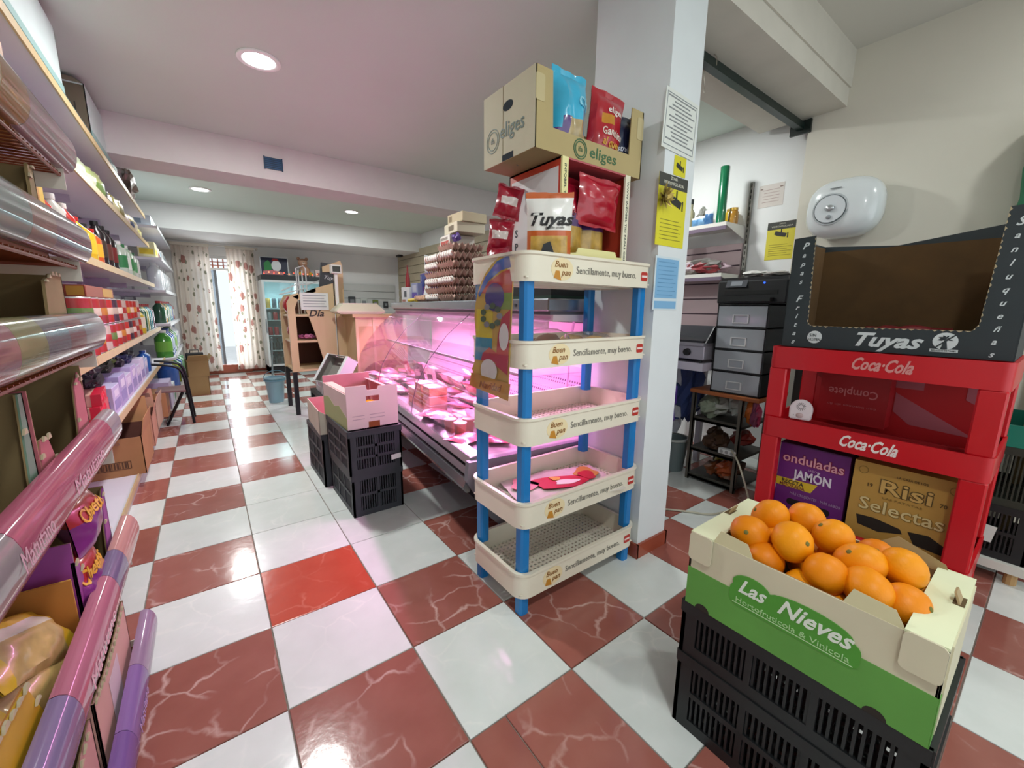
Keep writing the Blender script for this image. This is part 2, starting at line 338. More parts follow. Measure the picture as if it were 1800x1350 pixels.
# rear door to the street
door = struct('door_1', MB().box(-0.05, 9.33, 0, -0.0, 9.39, 2.12).box(0.57, 9.33, 0, 0.62, 9.39, 2.12).box(0.0, 9.33, 2.06, 0.57, 9.39, 2.12).box(0, 9.33, 1.86, 0.57, 9.38, 1.90).build('door_1', M('#d9dcdd', 0.4)))
MB().box(0.0, 9.33, 0.15, 0.05, 9.38, 1.86).box(0.19, 9.33, 0.15, 0.23, 9.38, 1.86).build('leaf_frame', M('#6b6f76', 0.4), door)
MB().box(0.05, 9.35, 0.15, 0.19, 9.36, 1.86).build('pane', clear_mat('#cfd6dc', 0.15), door)
for k in range(7): MB().box(0.02 + k * 0.08, 9.35, 1.90, 0.04 + k * 0.08, 9.37, 2.06).build('lattice_bar', M('#b4674a', 0.6), door)
for k in range(2): MB().box(0.0, 9.352, 1.94 + k * 0.06, 0.57, 9.368, 1.955 + k * 0.06).build('lattice_bar', M('#b4674a', 0.6), door)
MB().box(-0.05, 9.2, 0, 0.62, 9.3, 0.15).build('threshold', M('#a55742', 0.4, var=.15), door)
ext = struct('pavement', MB().box(-2, 9.6, -0.1, 3, 14, 0.10).build('pavement', M('#d8d8d6', 0.8, var=.08)))

def curtain(label, x0, x1, folds, seed):
    n, k = folds * 8, 10; vs, fs, uv = [], [], []
    r = random.Random(seed); ph = r.random() * 6
    for i in range(k + 1):
        t = i / k; z = 0.06 + (2.27 - 0.06) * t
        for j in range(n + 1):
            s = j / n; x = x0 + (x1 - x0) * s + 0.02 * (1 - t) * (s - .3); am = 0.022 + 0.012 * math.sin(s * 7 + ph)
            vs.append((x, 9.15 + am * math.sin(2 * PI * folds * s + 0.5 * math.sin(4 * t + s * 5)) - 0.02 * (1 - t), z))
    for i in range(k):
        for j in range(n): fs.append((i * (n + 1) + j, i * (n + 1) + j + 1, (i + 1) * (n + 1) + j + 1, (i + 1) * (n + 1) + j))
    me = bpy.data.meshes.new('panel'); me.from_pydata(vs, [], fs); me.materials.append(CUR); l = me.uv_layers.new(name='uv')
    w = (x1 - x0) * 1.6
    for p in me.polygons:
        for li in p.loop_indices:
            q = me.loops[li].vertex_index; l.data[li].uv = ((q % (n + 1)) / n * w * 2.2 + seed, (q // (n + 1)) / k * 2.2)
    me.polygons.foreach_set('use_smooth', [True] * len(fs))
    t = thing('curtain', label, 'curtain', (0, 0, 0), group='floral door curtains'); place('panel', me, t)
    MB().box(x0 - 0.01, 9.10, 2.23, x1 + 0.01, 9.135, 2.28).build('heading', M('#dcd4c6', 0.9, bump=.3), t)
    return t
CUR = curtain_mat()
curtain('cream floral curtain left of the bright door gap', -0.36, 0.15, 7, 1)
curtain('cream floral curtain right of the bright door gap', 0.40, 0.82, 6, 4)
rod = thing('curtain_rod', 'pale curtain rod above the floral curtains', 'curtain rod', (0, 0, 0))
MB().cyl((-0.4, 9.15, 2.27), (0.9, 9.15, 2.27), 0.010, n=8).build('rod', M('#cfcac0', 0.4), rod)
for x in (-0.38, 0.88): MB().box(x - .01, 9.15, 2.25, x + .01, 9.3, 2.29).build('bracket', M('#cfcac0', 0.4), rod)
# black square security rod with hooks between pillar and right wall
dr = thing('hanging_rail', 'dark green square metal rail between pillar and right wall', 'rail', (0, 0, 0))
MB().box(1.86, 1.33, 2.50, 3.55, 1.375, 2.545).build('bar', M('#20302c', 0.35, metal=.4), dr)
e = MB().box(3.53, 1.29, 2.475, 3.55, 1.42, 2.56); e.build('end_plate', M('#15201d', 0.4), dr)
for hx, r_ in ((2.12, .0), (2.30, .5)):
    h = thing('s_hook', 'thin steel S hook on the green rail, ' + ('nearest the pillar' if hx < 2.2 else 'farther from the pillar'), 'hook', (hx, 1.355, 2.545), group='steel hooks on the rail')
    pts = [(0.0, -.03, -.03)] + [(0, -.03 * math.cos(a), 0.0 + .03 * math.sin(a)) for a in [PI * i / 6 for i in range(7)]] + [(0.0, .03, -.05), (0.01, .02, -.10)] + [(0.01 + .03 * (1 - math.cos(a)) , .02 , -.10 - .03 * math.sin(a)) for a in [PI * i / 6 for i in range(1, 6)]]
    MB().tube(pts, 0.0028, 6).build('hook', M('#b8b2a6', 0.3, metal=.9), h, rot=(0, 0, r_), smooth=True)
# ---------------------------------------------------------------- shared builders
def bag_mesh(w, h, t, matf, n=12, k=16, crimp=0.07, wr=0.006, seed=0, pinch=0.0):
    """stuffed pillow bag standing on its bottom seam: x across, z up, y front(-)/back(+)"""
    mb = MB()
    for side in (-1, 1):
        vs, fs, ms = [], [], []
        for i in range(k + 1):
            v = i / k
            q = min(max((v - crimp) / (1 - 2 * crimp), 0), 1); pr = math.sin(PI * q) ** 0.55 if 0 < q < 1 else 0
            wv = w * (1 - 0.07 * pr) * (1 - pinch * max(0, v - 0.55) / 0.45)
            for j in range(n + 1):
                u = 2 * j / n - 1
                d = t * 0.5 * pr * max(0, 1 - abs(u) ** 2.6) ** 0.7
                nz = noise.noise(Vector((u * 2.3 + seed * 7.7, v * 4.1, side * 3 + seed))) * wr * (1 if 0 < j < n else 0)
                zz = noise.noise(Vector((u * 2, seed * 3.3, 1))) * 0.008 if i in (0, k) else 0
                vs.append((u * wv / 2, side * (d + 0.0012) + nz * (pr + .4), v * h + zz))
        for i in range(k):
            for j in range(n):
                fs.append((i * (n + 1) + j, i * (n + 1) + j + 1, (i + 1) * (n + 1) + j + 1, (i + 1) * (n + 1) + j)); ms.append(matf((j + .5) / n * 2 - 1, (i + .5) / k, side))
        mb.add(vs, fs, ms)
    return mb
def bag_depth(x, z, w, h, t, seed, wr, crimp=.07):
    v = z / h; q = min(max((v - crimp) / (1 - 2 * crimp), 0), 1); pr = math.sin(PI * q) ** 0.55 if 0 < q < 1 else 0
    u = max(-1, min(1, x / (w * (1 - .07 * pr) / 2))); d = t * .5 * pr * max(0, 1 - abs(u) ** 2.6) ** .7
    return -(d + .0012) + noise.noise(Vector((u * 2.3 + seed * 7.7, v * 4.1, -3 + seed))) * wr * (pr + .4)
def bands(*b):
    """material index by height: bands((0.3, 0), (1.0, 1))"""
    def f(u, v, s):
        for lim, m in b:
            if v <= lim: return m
        return b[-1][1]
    return f
kraft = M('#a9926c', 0.8, var=0.08, vscale=12, bump=.05); kraft_d = M('#7d6847', 0.85, var=0.12, vscale=10); kraft_l = M('#c9b898', 0.8, var=.06)
def carton_body(w, d, h, t=0.004, front=None, back=None, hole=None):
    """open carton: outside material 0, inside material 1. front/back: heights as polylines across the width (fractions)."""
    mb = MB(); x, y = w / 2, d / 2
    def wall(O, U, L, prof):
        pts = [(0, 0), (L, 0)] + [(L * a, b) for a, b in reversed(prof)]
        V = (0, 0, 1); N = Vector(U).cross(Vector(V))
        mb.prism(pts, Vector(O) - N * t * .5, U, V, t * .5, 0); mb.prism(pts, Vector(O) - N * t, U, V, t * .5 - .0001, 1)
    full = [(0, h), (1, h)]
    wall((-x, -y, 0), (1, 0, 0), w, front or full); wall((x, y, 0), (-1, 0, 0), w, back or full)
    if hole:
        a0, a1, b0, b1 = hole
        for O, U in (((x, -y, 0), Vector((0, 1, 0))), ((-x, y, 0), Vector((0, -1, 0)))):
            N = U.cross(Vector((0, 0, 1)))
            for m, off in ((0, -t * .5), (1, -t)):
                for q in ([(0, 0), (d, 0), (d, b0), (0, b0)], [(0, b1), (d, b1), (d, h), (0, h)], [(0, b0), (d * a0, b0), (d * a0, b1), (0, b1)], [(d * a1, b0), (d, b0), (d, b1), (d * a1, b1)]):
                    mb.prism(q, Vector(O) + N * off, U, (0, 0, 1), t * .5 - .0001, m)
    else:
        wall((x, -y, 0), (0, 1, 0), d, full); wall((-x, y, 0), (0, -1, 0), d, full)
    mb.box(-x + t, -y + t, 0, x - t, y - t, t, 1)
    return mb
def vent_crate(name, label, loc, rz, w, d, h, mat, group=None, rows=2, cell=0.026, seed=0):
    """stackable slotted plastic crate"""
    t = thing(name, label, 'crate', loc, rz, group); x, y = w / 2, d / 2
    for O, U, L in (((-x, -y, 0), (1, 0, 0), w), ((x, -y, 0), (0, 1, 0), d), ((x, y, 0), (-1, 0, 0), w), ((-x, y, 0), (0, -1, 0), d)):
        mb = MB(); U = Vector(U); N = U.cross(Vector((0, 0, 1)))
        def bar(a0, a1, b0, b1, off=0, th=0.006): mb.prism([(a0, b0), (a1, b0), (a1, b1), (a0, b1)], Vector(O) + N * (off - 0.012), U, (0, 0, 1), th + 0.006)
        bar(0, L, h - 0.035, h, 0.004, .006); bar(0, L, 0, 0.035, 0, .006); bar(0, 0.045, 0.035, h - .035, 0.0, .006); bar(L - 0.045, L, 0.035, h - .035, 0.0, .006)
        npan = max(2, round(L / 0.16)); pw = (L - 0.09) / npan
        for p in range(1, npan): bar(0.045 + p * pw - 0.008, 0.045 + p * pw + 0.008, 0.035, h - 0.035, 0.001)
        rh = (h - 0.07) / rows
        for r in range(1, rows): bar(0.045, L - 0.045, 0.035 + r * rh - 0.008, 0.035 + r * rh + 0.008, 0.001)
        ns = int((L - 0.09) / (cell * .55))
        for s in range(ns):
            a = 0.045 + (s + .5) * (L - 0.09) / ns; bar(a - 0.0032, a + 0.0032, 0.035, h - 0.035, -0.003)
        mb.build('side_panel', mat, t)
    mb = MB()
    for s in range(int(w / .03)): mb.box(-x + .012 + s * .03, -y + .012, 0.002, -x + .024 + s * .03, y - .012, 0.010)
    for s in range(int(d / .03)): mb.box(-x + .012, -y + .012 + s * .03, 0.003, x - .012, -y + .024 + s * .03, 0.009)
    mb.build('base_grid', mat, t)
    return t

# ---------------------------------------------------------------- bread rack
cream = M('#e8e0cd', 0.38, var=0.04); blue = M('#1678bd', 0.32, var=0.03); lattice_m = M('#e3dccb', 0.4)
RW, RD = 0.72, 0.38
rack = thing('bread_rack', 'tall cream plastic bread rack with blue posts beside the pillar', 'rack', (0.89, 1.13, 0))
TIERS = [(0.085, 0.195), (0.39, 0.497), (0.725, 0.833), (1.018, 1.12), (1.328, 1.43)]
gold = M('#c4862c', 0.4); grey_t = M('#77736a', 0.5); badge = M('#b8352c', 0.4)
def ring_rim(w, d, h, r, t, m=0):
    o = rrect(0, 0, w, d, r, 6); i = rrect(t, t, w - t, d - t, r - t, 6); lip = rrect(-.006, -.006, w + .006, d + .006, r + .006, 6)
    return MB().loft([[(x, y, 0) for x, y in i], [(x, y, 0) for x, y in o], [(x, y, h - .014) for x, y in o], [(x, y, h - .010) for x, y in lip], [(x, y, h) for x, y in lip], [(x, y, h) for x, y in i], [(x, y, 0) for x, y in i]], False, m)
lat_me = None
for k, (z0, z1) in enumerate(TIERS):
    tray = ring_rim(RW, RD, z1 - z0, 0.055, 0.010).build('tray', cream, rack, (0, 0, z0), smooth=True)
    if lat_me is None:
        mb = MB(); nx, ny = 30, 16
        for i in range(nx): x = 0.012 + (RW - .024) * i / nx; mb.box(x, 0.01, 0.012, x + 0.011, RD - .01, 0.018)
        for j in range(ny): y = 0.012 + (RD - .024) * j / ny; mb.box(0.01, y, 0.0125, RW - .01, y + 0.011, 0.0175)
        for j in range(3): y = 0.06 + j * 0.12; mb.box(0.01, y, 0.0, RW - .01, y + .012, .0125)
        lo = mb.build('lattice', lattice_m, tray); lat_me = lo.data
    else: lo = place('lattice', lat_me, tray)
    # print on the long front rim
    zc = (z1 - z0) * .47
    flat(tray, 'logo_disc', oval(0.170, zc, 0.055, 0.040, 24), (0, -0.0006, 0), (1, 0, 0), (0, 0, 1), M('#ecd9ae', 0.4), 0.0005)
    flat(tray, 'logo_stripe', [(0.128, zc - .032), (0.165, zc - .040), (0.155, zc - .006), (0.137, zc - .006)], (0, -0.0012, 0), (1, 0, 0), (0, 0, 1), gold, 0.0005)
    text('Buen', tray, (0.163, -0.0014, zc + 0.016), (1, 0, 0), (0, 0, 1), 0.022, M('#8a5a22', .5), .3, .012, name='logo_lettering')
    text('pan', tray, (0.188, -0.0014, zc - 0.012), (1, 0, 0), (0, 0, 1), 0.022, M('#8a5a22', .5), .3, .012, name='logo_lettering')
    text('Sencillamente, muy bueno.', tray, (0.420, -0.0012, zc), (1, 0, 0), (0, 0, 1), 0.026, grey_t, 0, 0, width=0.355)
    flat(tray, 'badge', rrect(0.632, zc - .020, 0.676, zc + .018, .008) , (0, -0.0006, 0), (1, 0, 0), (0, 0, 1), badge, 0.0008)
    flat(tray, 'badge_band', [(0.636, zc - .005), (0.672, zc - .005), (0.672, zc + .004), (0.636, zc + .004)], (0, -0.0016, 0), (1, 0, 0), (0, 0, 1), M('#ecd8d2', .5), 0.0006)
PZ = [(0, 0.085)] + [(TIERS[k][1] - .014, TIERS[k + 1][0]) for k in range(4)]
def post_mesh(h):
    mb = MB(); c = .008; a = .0225
    r = [(-a, -a + c), (-a + c, -a), (a - c, -a), (a, -a + c), (a, a - c), (a - c, a), (-a + c, a), (-a, a - c)]
    return mb.loft([[(x, y, 0) for x, y in r], [(x, y, h) for x, y in r]])
for z0, z1 in PZ:
    for px, py in ((0.040, 0.042), (RW - .040, 0.042), (0.040, RD - .042), (RW - .040, RD - .042)):
        post_mesh(z1 - z0).build('post', blue, rack, (px, py, z0 if z0 else 0.0))

# christmas cut-out hanging on the left end of the top tray
bn = thing('christmas_banner', 'printed cardboard christmas banner in clear sleeve hanging on bread rack', 'banner', (0.872, 1.31, 0.93), rot=(0.0, 0.03, 0.10))
U_, V_ = (0, -1, 0), (0, 0, 1)     # reads from the aisle (facing -X)
outl = [(-.10, .0), (.10, .0), (.11, .50)] + [(.11 - .225 * math.sin(a), .27 + .235 * math.cos(a)) for a in [PI / 2 * i / 8 for i in range(1, 9)]] + [(-.105, .2), (-.095, .12), (-.125, .06)]
flat(bn, 'board', outl, (0, 0, 0), U_, V_, M('#c9a43a', .35, coat=.6), .003)
flat(bn, 'sky_band', [(-.085, .36), (.105, .36), (.105, .445), (.05, .435), (-.03, .40)], (-.0032, 0, 0), U_, V_, M('#b32b3d', .3), .001)
flat(bn, 'arc_band', [(.105, .45), (.105, .495), (.02, .475), (-.05, .42), (-.09, .36), (-.085, .345), (-.03, .405), (.04, .44)], (-.0042, 0, 0), U_, V_, M('#2a62b5', .3), .001)
flat(bn, 'yellow_field', [(-.10, .19), (.0, .19), (.0, .30), (-.10, .30)], (-.0032, 0, 0), U_, V_, M('#d9c426', .3), .001)
flat(bn, 'teal_field', [(-.105, .10), (.0, .10), (.0, .19), (-.102, .19)], (-.0032, 0, 0), U_, V_, M('#2f8fb0', .3), .001)
flat(bn, 'green_field', [(.03, .30), (.105, .30), (.105, .36), (.03, .36)], (-.0032, 0, 0), U_, V_, M('#7d9c3a', .3), .001)
flat(bn, 'blue_bauble', oval(.01, .345, .055, .052), (-.0055, 0, 0), U_, V_, M('#27307f', .25, coat=.5), .001)
for a in range(9):
    ca, sa = math.cos(a * PI / 4.5), math.sin(a * PI / 4.5)
    flat(bn, 'wreath_leaf', oval(-.005 + .05 * ca, .275 + .038 * sa, .017, .012, 8), (-.0075, 0, 0), U_, V_, M('#3c5a36' if a % 3 else '#8a8d93', .5), .001)
flat(bn, 'red_coat', [(.03, .09), (.10, .06), (.105, .30), (.06, .27), (.04, .2)], (-.0085, 0, 0), U_, V_, M('#b3222e', .35), .001)
flat(bn, 'white_cuff', oval(.075, .20, .026, .05), (-.0098, 0, 0), U_, V_, M('#e4e2df', .4), .001)
flat(bn, 'red_hat', [(-.06, .10), (.04, .10), (.05, .13), (-.01, .155), (-.05, .13)], (-.0075, 0, 0), U_, V_, M('#b3222e', .35), .001)
flat(bn, 'white_beard', oval(-.01, .065, .05, .045), (-.0088, 0, 0), U_, V_, M('#e6e3df', .4), .001)
flat(bn, 'gold_ribbon', [(-.13, -.01), (.11, -.035), (.12, .03), (-.12, .045)], (-.0100, 0, 0), U_, V_, M('#c49a3a', .3, metal=.3), .001)
text('Navidad', bn, (-.0116, 0, .005), U_, V_, .028, M('#8a5c14', .4), .3, .01)
hold = flat(bn, 'sleeve', [(-.135, -.05), (.125, -.05), (.125, .52), (.08, .52), (-.06, .45), (-.125, .32)], (-.0130, 0, 0), U_, V_, clear_mat('#ffffff', .01, .04), .0008)

# things lying on the rack trays
bread_m = M('#6a3a1d', 0.5, var=.3, vscale=20); stick_m = M('#c39a5a', 0.6, var=.2, vscale=30); film = clear_mat('#ffffff', .06, .06)
def pack(label, loc, rz, n, rad, ln, mats, group=None):
    t = thing('snack_pack', label, 'snack pack', loc, rz, group)
    for i in range(n):
        MB().ell((rnd.uniform(-.01, .01), (i - n / 2 + .5) * rad * 1.9, rad * (1 + .6 * (i % 2))), ln / 2, rad, rad, 8, 5, jit=.2, seed=i).build('piece', mats, t, smooth=True, rot=(0, 0, rnd.uniform(-.08, .08)))
    MB().ell((0, 0, rad * 1.4), ln * .58, n * rad * 1.05, rad * 1.75, 14, 8, jit=.25, seed=3).build('wrapper', film, t, smooth=True)
    return t
pack('clear bag of dark brown sausages on the second rack shelf', (1.16, 1.32, 1.036), .3, 3, .036, .20, bread_m)
pack('clear bag of pale breadsticks on the second rack shelf', (1.41, 1.32, 1.036), .1, 4, .030, .22, stick_m)
lf = thing('christmas_leaflet', 'red and white christmas print lying on a lower rack shelf', 'leaflet', (1.27, 1.32, 0.412), -.25)
mb = MB(); n = 10
g = [[((i / n - .5) * .42, (j / n - .5) * .26, .004 + .010 * noise.noise(Vector((i * .5, j * .6, 2))) + .004) for i in range(n + 1)] for j in range(n + 1)]
mb.add([p for r in g for p in r], [(j * (n + 1) + i, j * (n + 1) + i + 1, (j + 1) * (n + 1) + i + 1, (j + 1) * (n + 1) + i) for j in range(n) for i in range(n)])
mb.build('sheet', M('#d8cfc9', .5, var=.3, vscale=9), lf, smooth=True)
def blob(parent, nm, cx, cy, rx, ry, col, z, seed):
    pts = [(cx + rx * math.cos(a) * (1 + .25 * math.sin(3 * a + seed)), cy + ry * math.sin(a) * (1 + .2 * math.cos(2 * a + seed))) for a in [2 * PI * i / 16 for i in range(16)]]
    flat(parent, nm, pts, (0, 0, z), (1, 0, 0), (0, 1, 0), M(col, .45), .001)
blob(lf, 'red_coat', .0, .0, .12, .06, '#c01f33', .015, 1); blob(lf, 'white_trim', .02, -.01, .05, .02, '#efe3e0', .0165, 2); blob(lf, 'pink_trim', -.14, .03, .05, .05, '#d98a94', .015, 3)
blob(lf, 'gold_toys', .14, .05, .05, .05, '#c08a3a', .015, 4); blob(lf, 'brown_toys', .05, -.09, .09, .025, '#9a6242', .015, 5); blob(lf, 'red_hat', .13, .02, .03, .05, '#b51c2c', .0165, 6); blob(lf, 'gold_star', -.01, .03, .02, .02, '#d8a93c', .018, 1)

lf.scale = (1.25, 1.2, 1.3)
# ---------------------------------------------------------------- snack displays on top of the rack
yellow_p = M('#e8dfa0', .5); orange_c = M('#c8452f', .45); white_c = M('#e6e6e8', .45)
db = thing('potato_crisp_display', 'orange edged display box of crisp bags on top of the bread rack', 'display box', (1.305, 1.365, 1.347))
W2, D2, H2 = .195, .165, .44
MB().box(-W2, -D2, 0, -W2 + .006, D2, H2, 0).build('side_panel', orange_c, db); MB().box(W2 - .006, -D2, 0, W2, D2, H2).build('side_panel', orange_c, db)
MB().box(-W2, D2 - .006, 0, W2, D2, H2).build('back_panel', M('#8f2b23', .5), db); MB().box(-W2, -D2, 0, W2, D2, .006).build('floor_panel', yellow_p, db)
MB().box(-W2, -D2, H2 - .006, W2, D2, H2).build('top_panel', M('#b5525a', .5), db)
MB().box(-W2 - .001, -D2 - .001, .0, -W2 + .030, -D2 + .008, H2).build('corner_strip', yellow_p, db); MB().box(W2 - .030, -D2 - .001, 0, W2 + .001, -D2 + .008, H2).build('corner_strip', M('#e6e0c8', .5), db)
flat(db, 'front_lip', [(-.165, 0), (.165, 0), (.165, .105), (.13, .105), (.12, .125), (-.10, .125), (-.11, .105), (-.165, .10)], (0, -D2 + .001, 0), (1, 0, 0), (0, 0, 1), yellow_p, .004)
flat(db, 'side_print', [(.02, .03), (.31, .03), (.31, .41), (.02, .41)], (-W2 - .0002, D2, 0), (0, -1, 0), (0, 0, 1), white_c, .0012)
flat(db, 'red_flash', [(.02, .41), (.02, .385), (.27, .41)], (-W2 - .0016, D2, 0), (0, -1, 0), (0, 0, 1), M('#d9d4d6', .5), .0006)
for zz, s_ in ((.20, 'S'), (.145, 'P')): text(s_, db, (-W2 - .0018, D2 - .055, zz), (0, -1, 0), (0, 0, 1), .03, M('#2a3542', .5), 0, .02)
text('INFOBEL TIO DE LAS PAPAS COM', db, (-W2 + .0145, -D2 - .0016, .25), (0, 0, -1), (1, 0, 0), .010, M('#3c4c46', .5), width=.33)
text('WWW INFOBEL TIO PAPAS COM', db, (W2 - .0145, -D2 - .0016, .25), (0, 0, -1), (1, 0, 0), .010, M('#3c4c46', .5), width=.33)
def crisp_bag(name, label, loc, rot, w, h, t, cols, matf, seed, texts=(), group=None, wr=.007):
    o = thing(name, label, 'snack bag', loc, group=group, rot=rot)
    bag_mesh(w, h, t, matf, seed=seed, wr=wr).build('bag', [M(c, .28, var=v, vscale=22, coat=.5) for c, v in cols], o, smooth=True)
    for s_, x, z, hh, col, sh, bd, wd in texts:
        tx = text(s_, o, (x, 0, z), (1, 0, 0), (0, 0, 1), hh, M(col, .4), sh, bd, width=wd, ext=.0006)
        for vv in tx.data.vertices: vv.co.y += bag_depth(vv.co.x, vv.co.z, w, h, t, seed, wr) - .0025
    return o
crisps_c = ('#c9a04a', .35)
# the white and orange bag leaning on the left of the display box
crisp_bag('crisp_bag', 'white and orange bag of crisps leaning on the display box corner', (1.075, 1.225, 1.352), (0.10, 0, -.72), .175, .30, .07,
          [('#e9e6e0', .02), ('#c85f24', .1), crisps_c], lambda u, v, s: 0 if .58 < v < .93 else (1 if v > .93 or abs(v - .55) < .05 or abs(u) > .75 else 2), 3,
          [('Tuyas', 0, .205, .042, '#1c1a1b', .35, .03, .16), ('A puño cocido', .02, .178, .008, '#4a4846', .2, 0, .07)])
bg = bpy.data.objects[[o.name for o in COL.objects if o.name.startswith('crisp_bag')][-1]]
flat(bg, 'dark_figure', [(-.03, .02), (.012, .03), (.02, .09), (.005, .13), (-.02, .12), (-.035, .07)], (0, -.043, 0), (1, 0, 0), (0, 0, 1), M('#22242c', .5), .002)
flat(bg, 'orange_dish', [(.0, .01), (.085, .01), (.08, .05), (.02, .055)], (0, -.041, 0), (1, 0, 0), (0, 0, 1), M('#c1481c', .5), .002)
def win(u, v, s): return 0 if v > .62 else (1 if v > .52 or abs(u) > .85 else 2)
for q, (dx, dz, ty, lb) in enumerate(((-.085, 0, 1, 'purple and red bag of crisps inside the display box, left'), (.055, .0, 2, 'purple and red bag of crisps inside the display box, right'))):
    crisp_bag('crisp_bag', lb, (1.305 + dx, 1.27 + .02 * q, 1.357), (-.05, 0, .1 - .2 * q), .17, .40, .09, [('#ab1230', .12), ('#4a2a66', .1), ('#b8913f', .4)], win, 5 + q, [('PATAS FRITAS', 0, .25, .02, '#7a0d22', 0, .01, .13)] if q == 0 else (), 'bags in the display box')
crisp_bag('crisp_bag', 'crumpled red bag hanging over the top of the display box', (1.335, 1.232, 1.565), (.04, .06, -.05), .235, .19, .075, [('#b0122c', .15)], bands((1, 0)), 9, (), None, .016)
for q, (dx, dy, z, lb) in enumerate(((-.02, .04, 1.352, 'bottom'), (.0, .06, 1.47, 'middle'), (.01, .03, 1.60, 'top'))):
    crisp_bag('biscuit_bag', 'red and white snack bag behind the display box, %s of the pile' % lb, (1.03 + dx, 1.43 + dy, z), (0, .1 * q, -1.1 + .3 * q), .11, .13, .06, [('#a91a34', .1), ('#e8dcd8', .1)], lambda u, v, s: 1 if (.35 < v < .62 and abs(u) < .7) else 0, 12 + q, (), 'red snack bags behind the display box', .012)

# kraft carton of snacks on the very top
cb = thing('snack_carton', 'open kraft carton with green oval logo on top of the display box', 'carton', (1.275, 1.366, 1.789))
w, d, h = .59, .325, .26
fr = [(0, h), (.13, h), (.14, .08), (.86, .08), (.87, h), (1, h)]
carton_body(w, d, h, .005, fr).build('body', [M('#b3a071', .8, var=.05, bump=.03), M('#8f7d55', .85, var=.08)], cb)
flat(cb, 'side_flap_print', [(.0, .0), (d, 0), (d, h), (0, h)], (-w / 2 - .0003, d / 2, 0), (0, -1, 0), (0, 0, 1), M('#c3bb9f', .7, var=.05), .0008)
MB().box(-w / 2 - .0016, d / 2 - .135, 0, -w / 2 - .0012, d / 2 - .132, h).build('seam', M('#857752', .8), cb)
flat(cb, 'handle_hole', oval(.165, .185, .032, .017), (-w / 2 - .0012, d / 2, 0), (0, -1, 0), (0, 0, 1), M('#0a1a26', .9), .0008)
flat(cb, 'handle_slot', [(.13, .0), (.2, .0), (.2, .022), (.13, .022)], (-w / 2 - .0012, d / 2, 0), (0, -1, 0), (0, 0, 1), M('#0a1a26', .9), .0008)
grn = M('#33603a', .5)
text('eliges', cb, (-w / 2 - .0018, d / 2 - .19, .105), (0, -1, 0), (0, 0, 1), .052, M('#4e5f55', .6), .05, .006, .15)
text('ifa', cb, (-w / 2 - .0018, d / 2 - .065, .09), (0, -1, 0), (0, 0, 1), .020, M('#6b7a70', .6))
def ring(parent, cx, cz, r, O, U, V, m, tt=.004):
    mb = MB(); n = 24; o = Vector(O); U = Vector(U); V = Vector(V); N = U.cross(V)
    rr = [[o + U * (cx + q * math.cos(2 * PI * i / n)) + V * (cz + q * math.sin(2 * PI * i / n)) + N * e for i in range(n)] for q, e in ((r, 0), (r, .0012), (r - tt, .0012), (r - tt, 0))]
    mb.loft(rr, False).build('logo_ring', m, parent)
for r_ in (.044, .034): ring(cb, .065, .09, r_, (-w / 2 - .0012, d / 2, 0), (0, -1, 0), (0, 0, 1), M('#6b7a70', .6), .003)
text('eliges', cb, (.055, -d / 2 - .0008, .040), (1, 0, 0), (0, 0, 1), .040, grn, .05, .008, .155)
text('ifa', cb, (-.073, -d / 2 - .0008, .040), (1, 0, 0), (0, 0, 1), .019, grn)
for r_ in (.036, .028): ring(cb, -.073, .040, r_, (0, -d / 2 - .0006, 0), (1, 0, 0), (0, 0, 1), grn, .004)
for sx in (-1, 1): flat(cb, 'corner_tab', rrect(-.02, .15, .02, .235, .008), (sx * (w / 2 - .02), -d / 2 - .0006, 0), (1, 0, 0), (0, 0, 1), M('#bfb086', .8), .001)
BZ = 1.797
crisp_bag('crisp_bag', 'light blue snack bag standing in the kraft carton', (1.185, 1.262, BZ), (-.02, .03, -.05), .17, .315, .10, [('#3fb2d6', .08), ('#b9a274', .3), ('#5b3c7e', .1)],
          lambda u, v, s: 0 if v > .42 or (v > .30 and abs(u) > .7) else (1 if u > -.35 and v > .06 else 2), 21, [('Ch', .035, .20, .045, '#8fd2e6', .3, .02, .06)], None, .012)
crisp_bag('crisp_bag', 'red bag of curls standing in the kraft carton', (1.385, 1.275, BZ), (-.03, .14, -.12), .18, .315, .09, [('#b11c2c', .08), ('#c9882c', .2)],
          lambda u, v, s: 1 if (abs(u + .15) < .3 and abs(v - .62) < .05) or (v < .2 and u < .1) else 0, 22, [('eliges', .02, .235, .026, '#efe6df', .1, .01, .08), ('Ganchitos', .02, .145, .032, '#f0e6d8', .15, .01, .12), ('al queso', .02, .105, .028, '#d8a13a', .1, .02, .11)], None, .012)
crisp_bag('crisp_bag', 'second red curls bag squeezed behind the first in the carton', (1.275, 1.35, BZ), (-.05, .05, .1), .14, .25, .07, [('#a51a29', .1), ('#d09a35', .2)], lambda u, v, s: 1 if abs(v - .5) < .06 and abs(u) < .5 else 0, 23, (), None, .012)
crisp_bag('crisp_bag', 'dark blue bag of star snacks in the kraft carton', (1.49, 1.262, BZ), (-.02, .03, -.15), .12, .24, .06, [('#1c2342', .1), ('#e0b13c', .1)], lambda u, v, s: 1 if .22 < v < .3 and abs(u) < .25 else 0, 24, [('Estrellas', 0, .10, .022, '#c9cbd6', .2, .01, .10)], None, .01)
crisp_bag('crisp_bag', 'light blue snack bag mostly hidden at the carton back', (1.10, 1.42, BZ), (.05, -.12, .5), .14, .27, .06, [('#3aa3c9', .1)], bands((1, 0)), 25, (), None, .012)

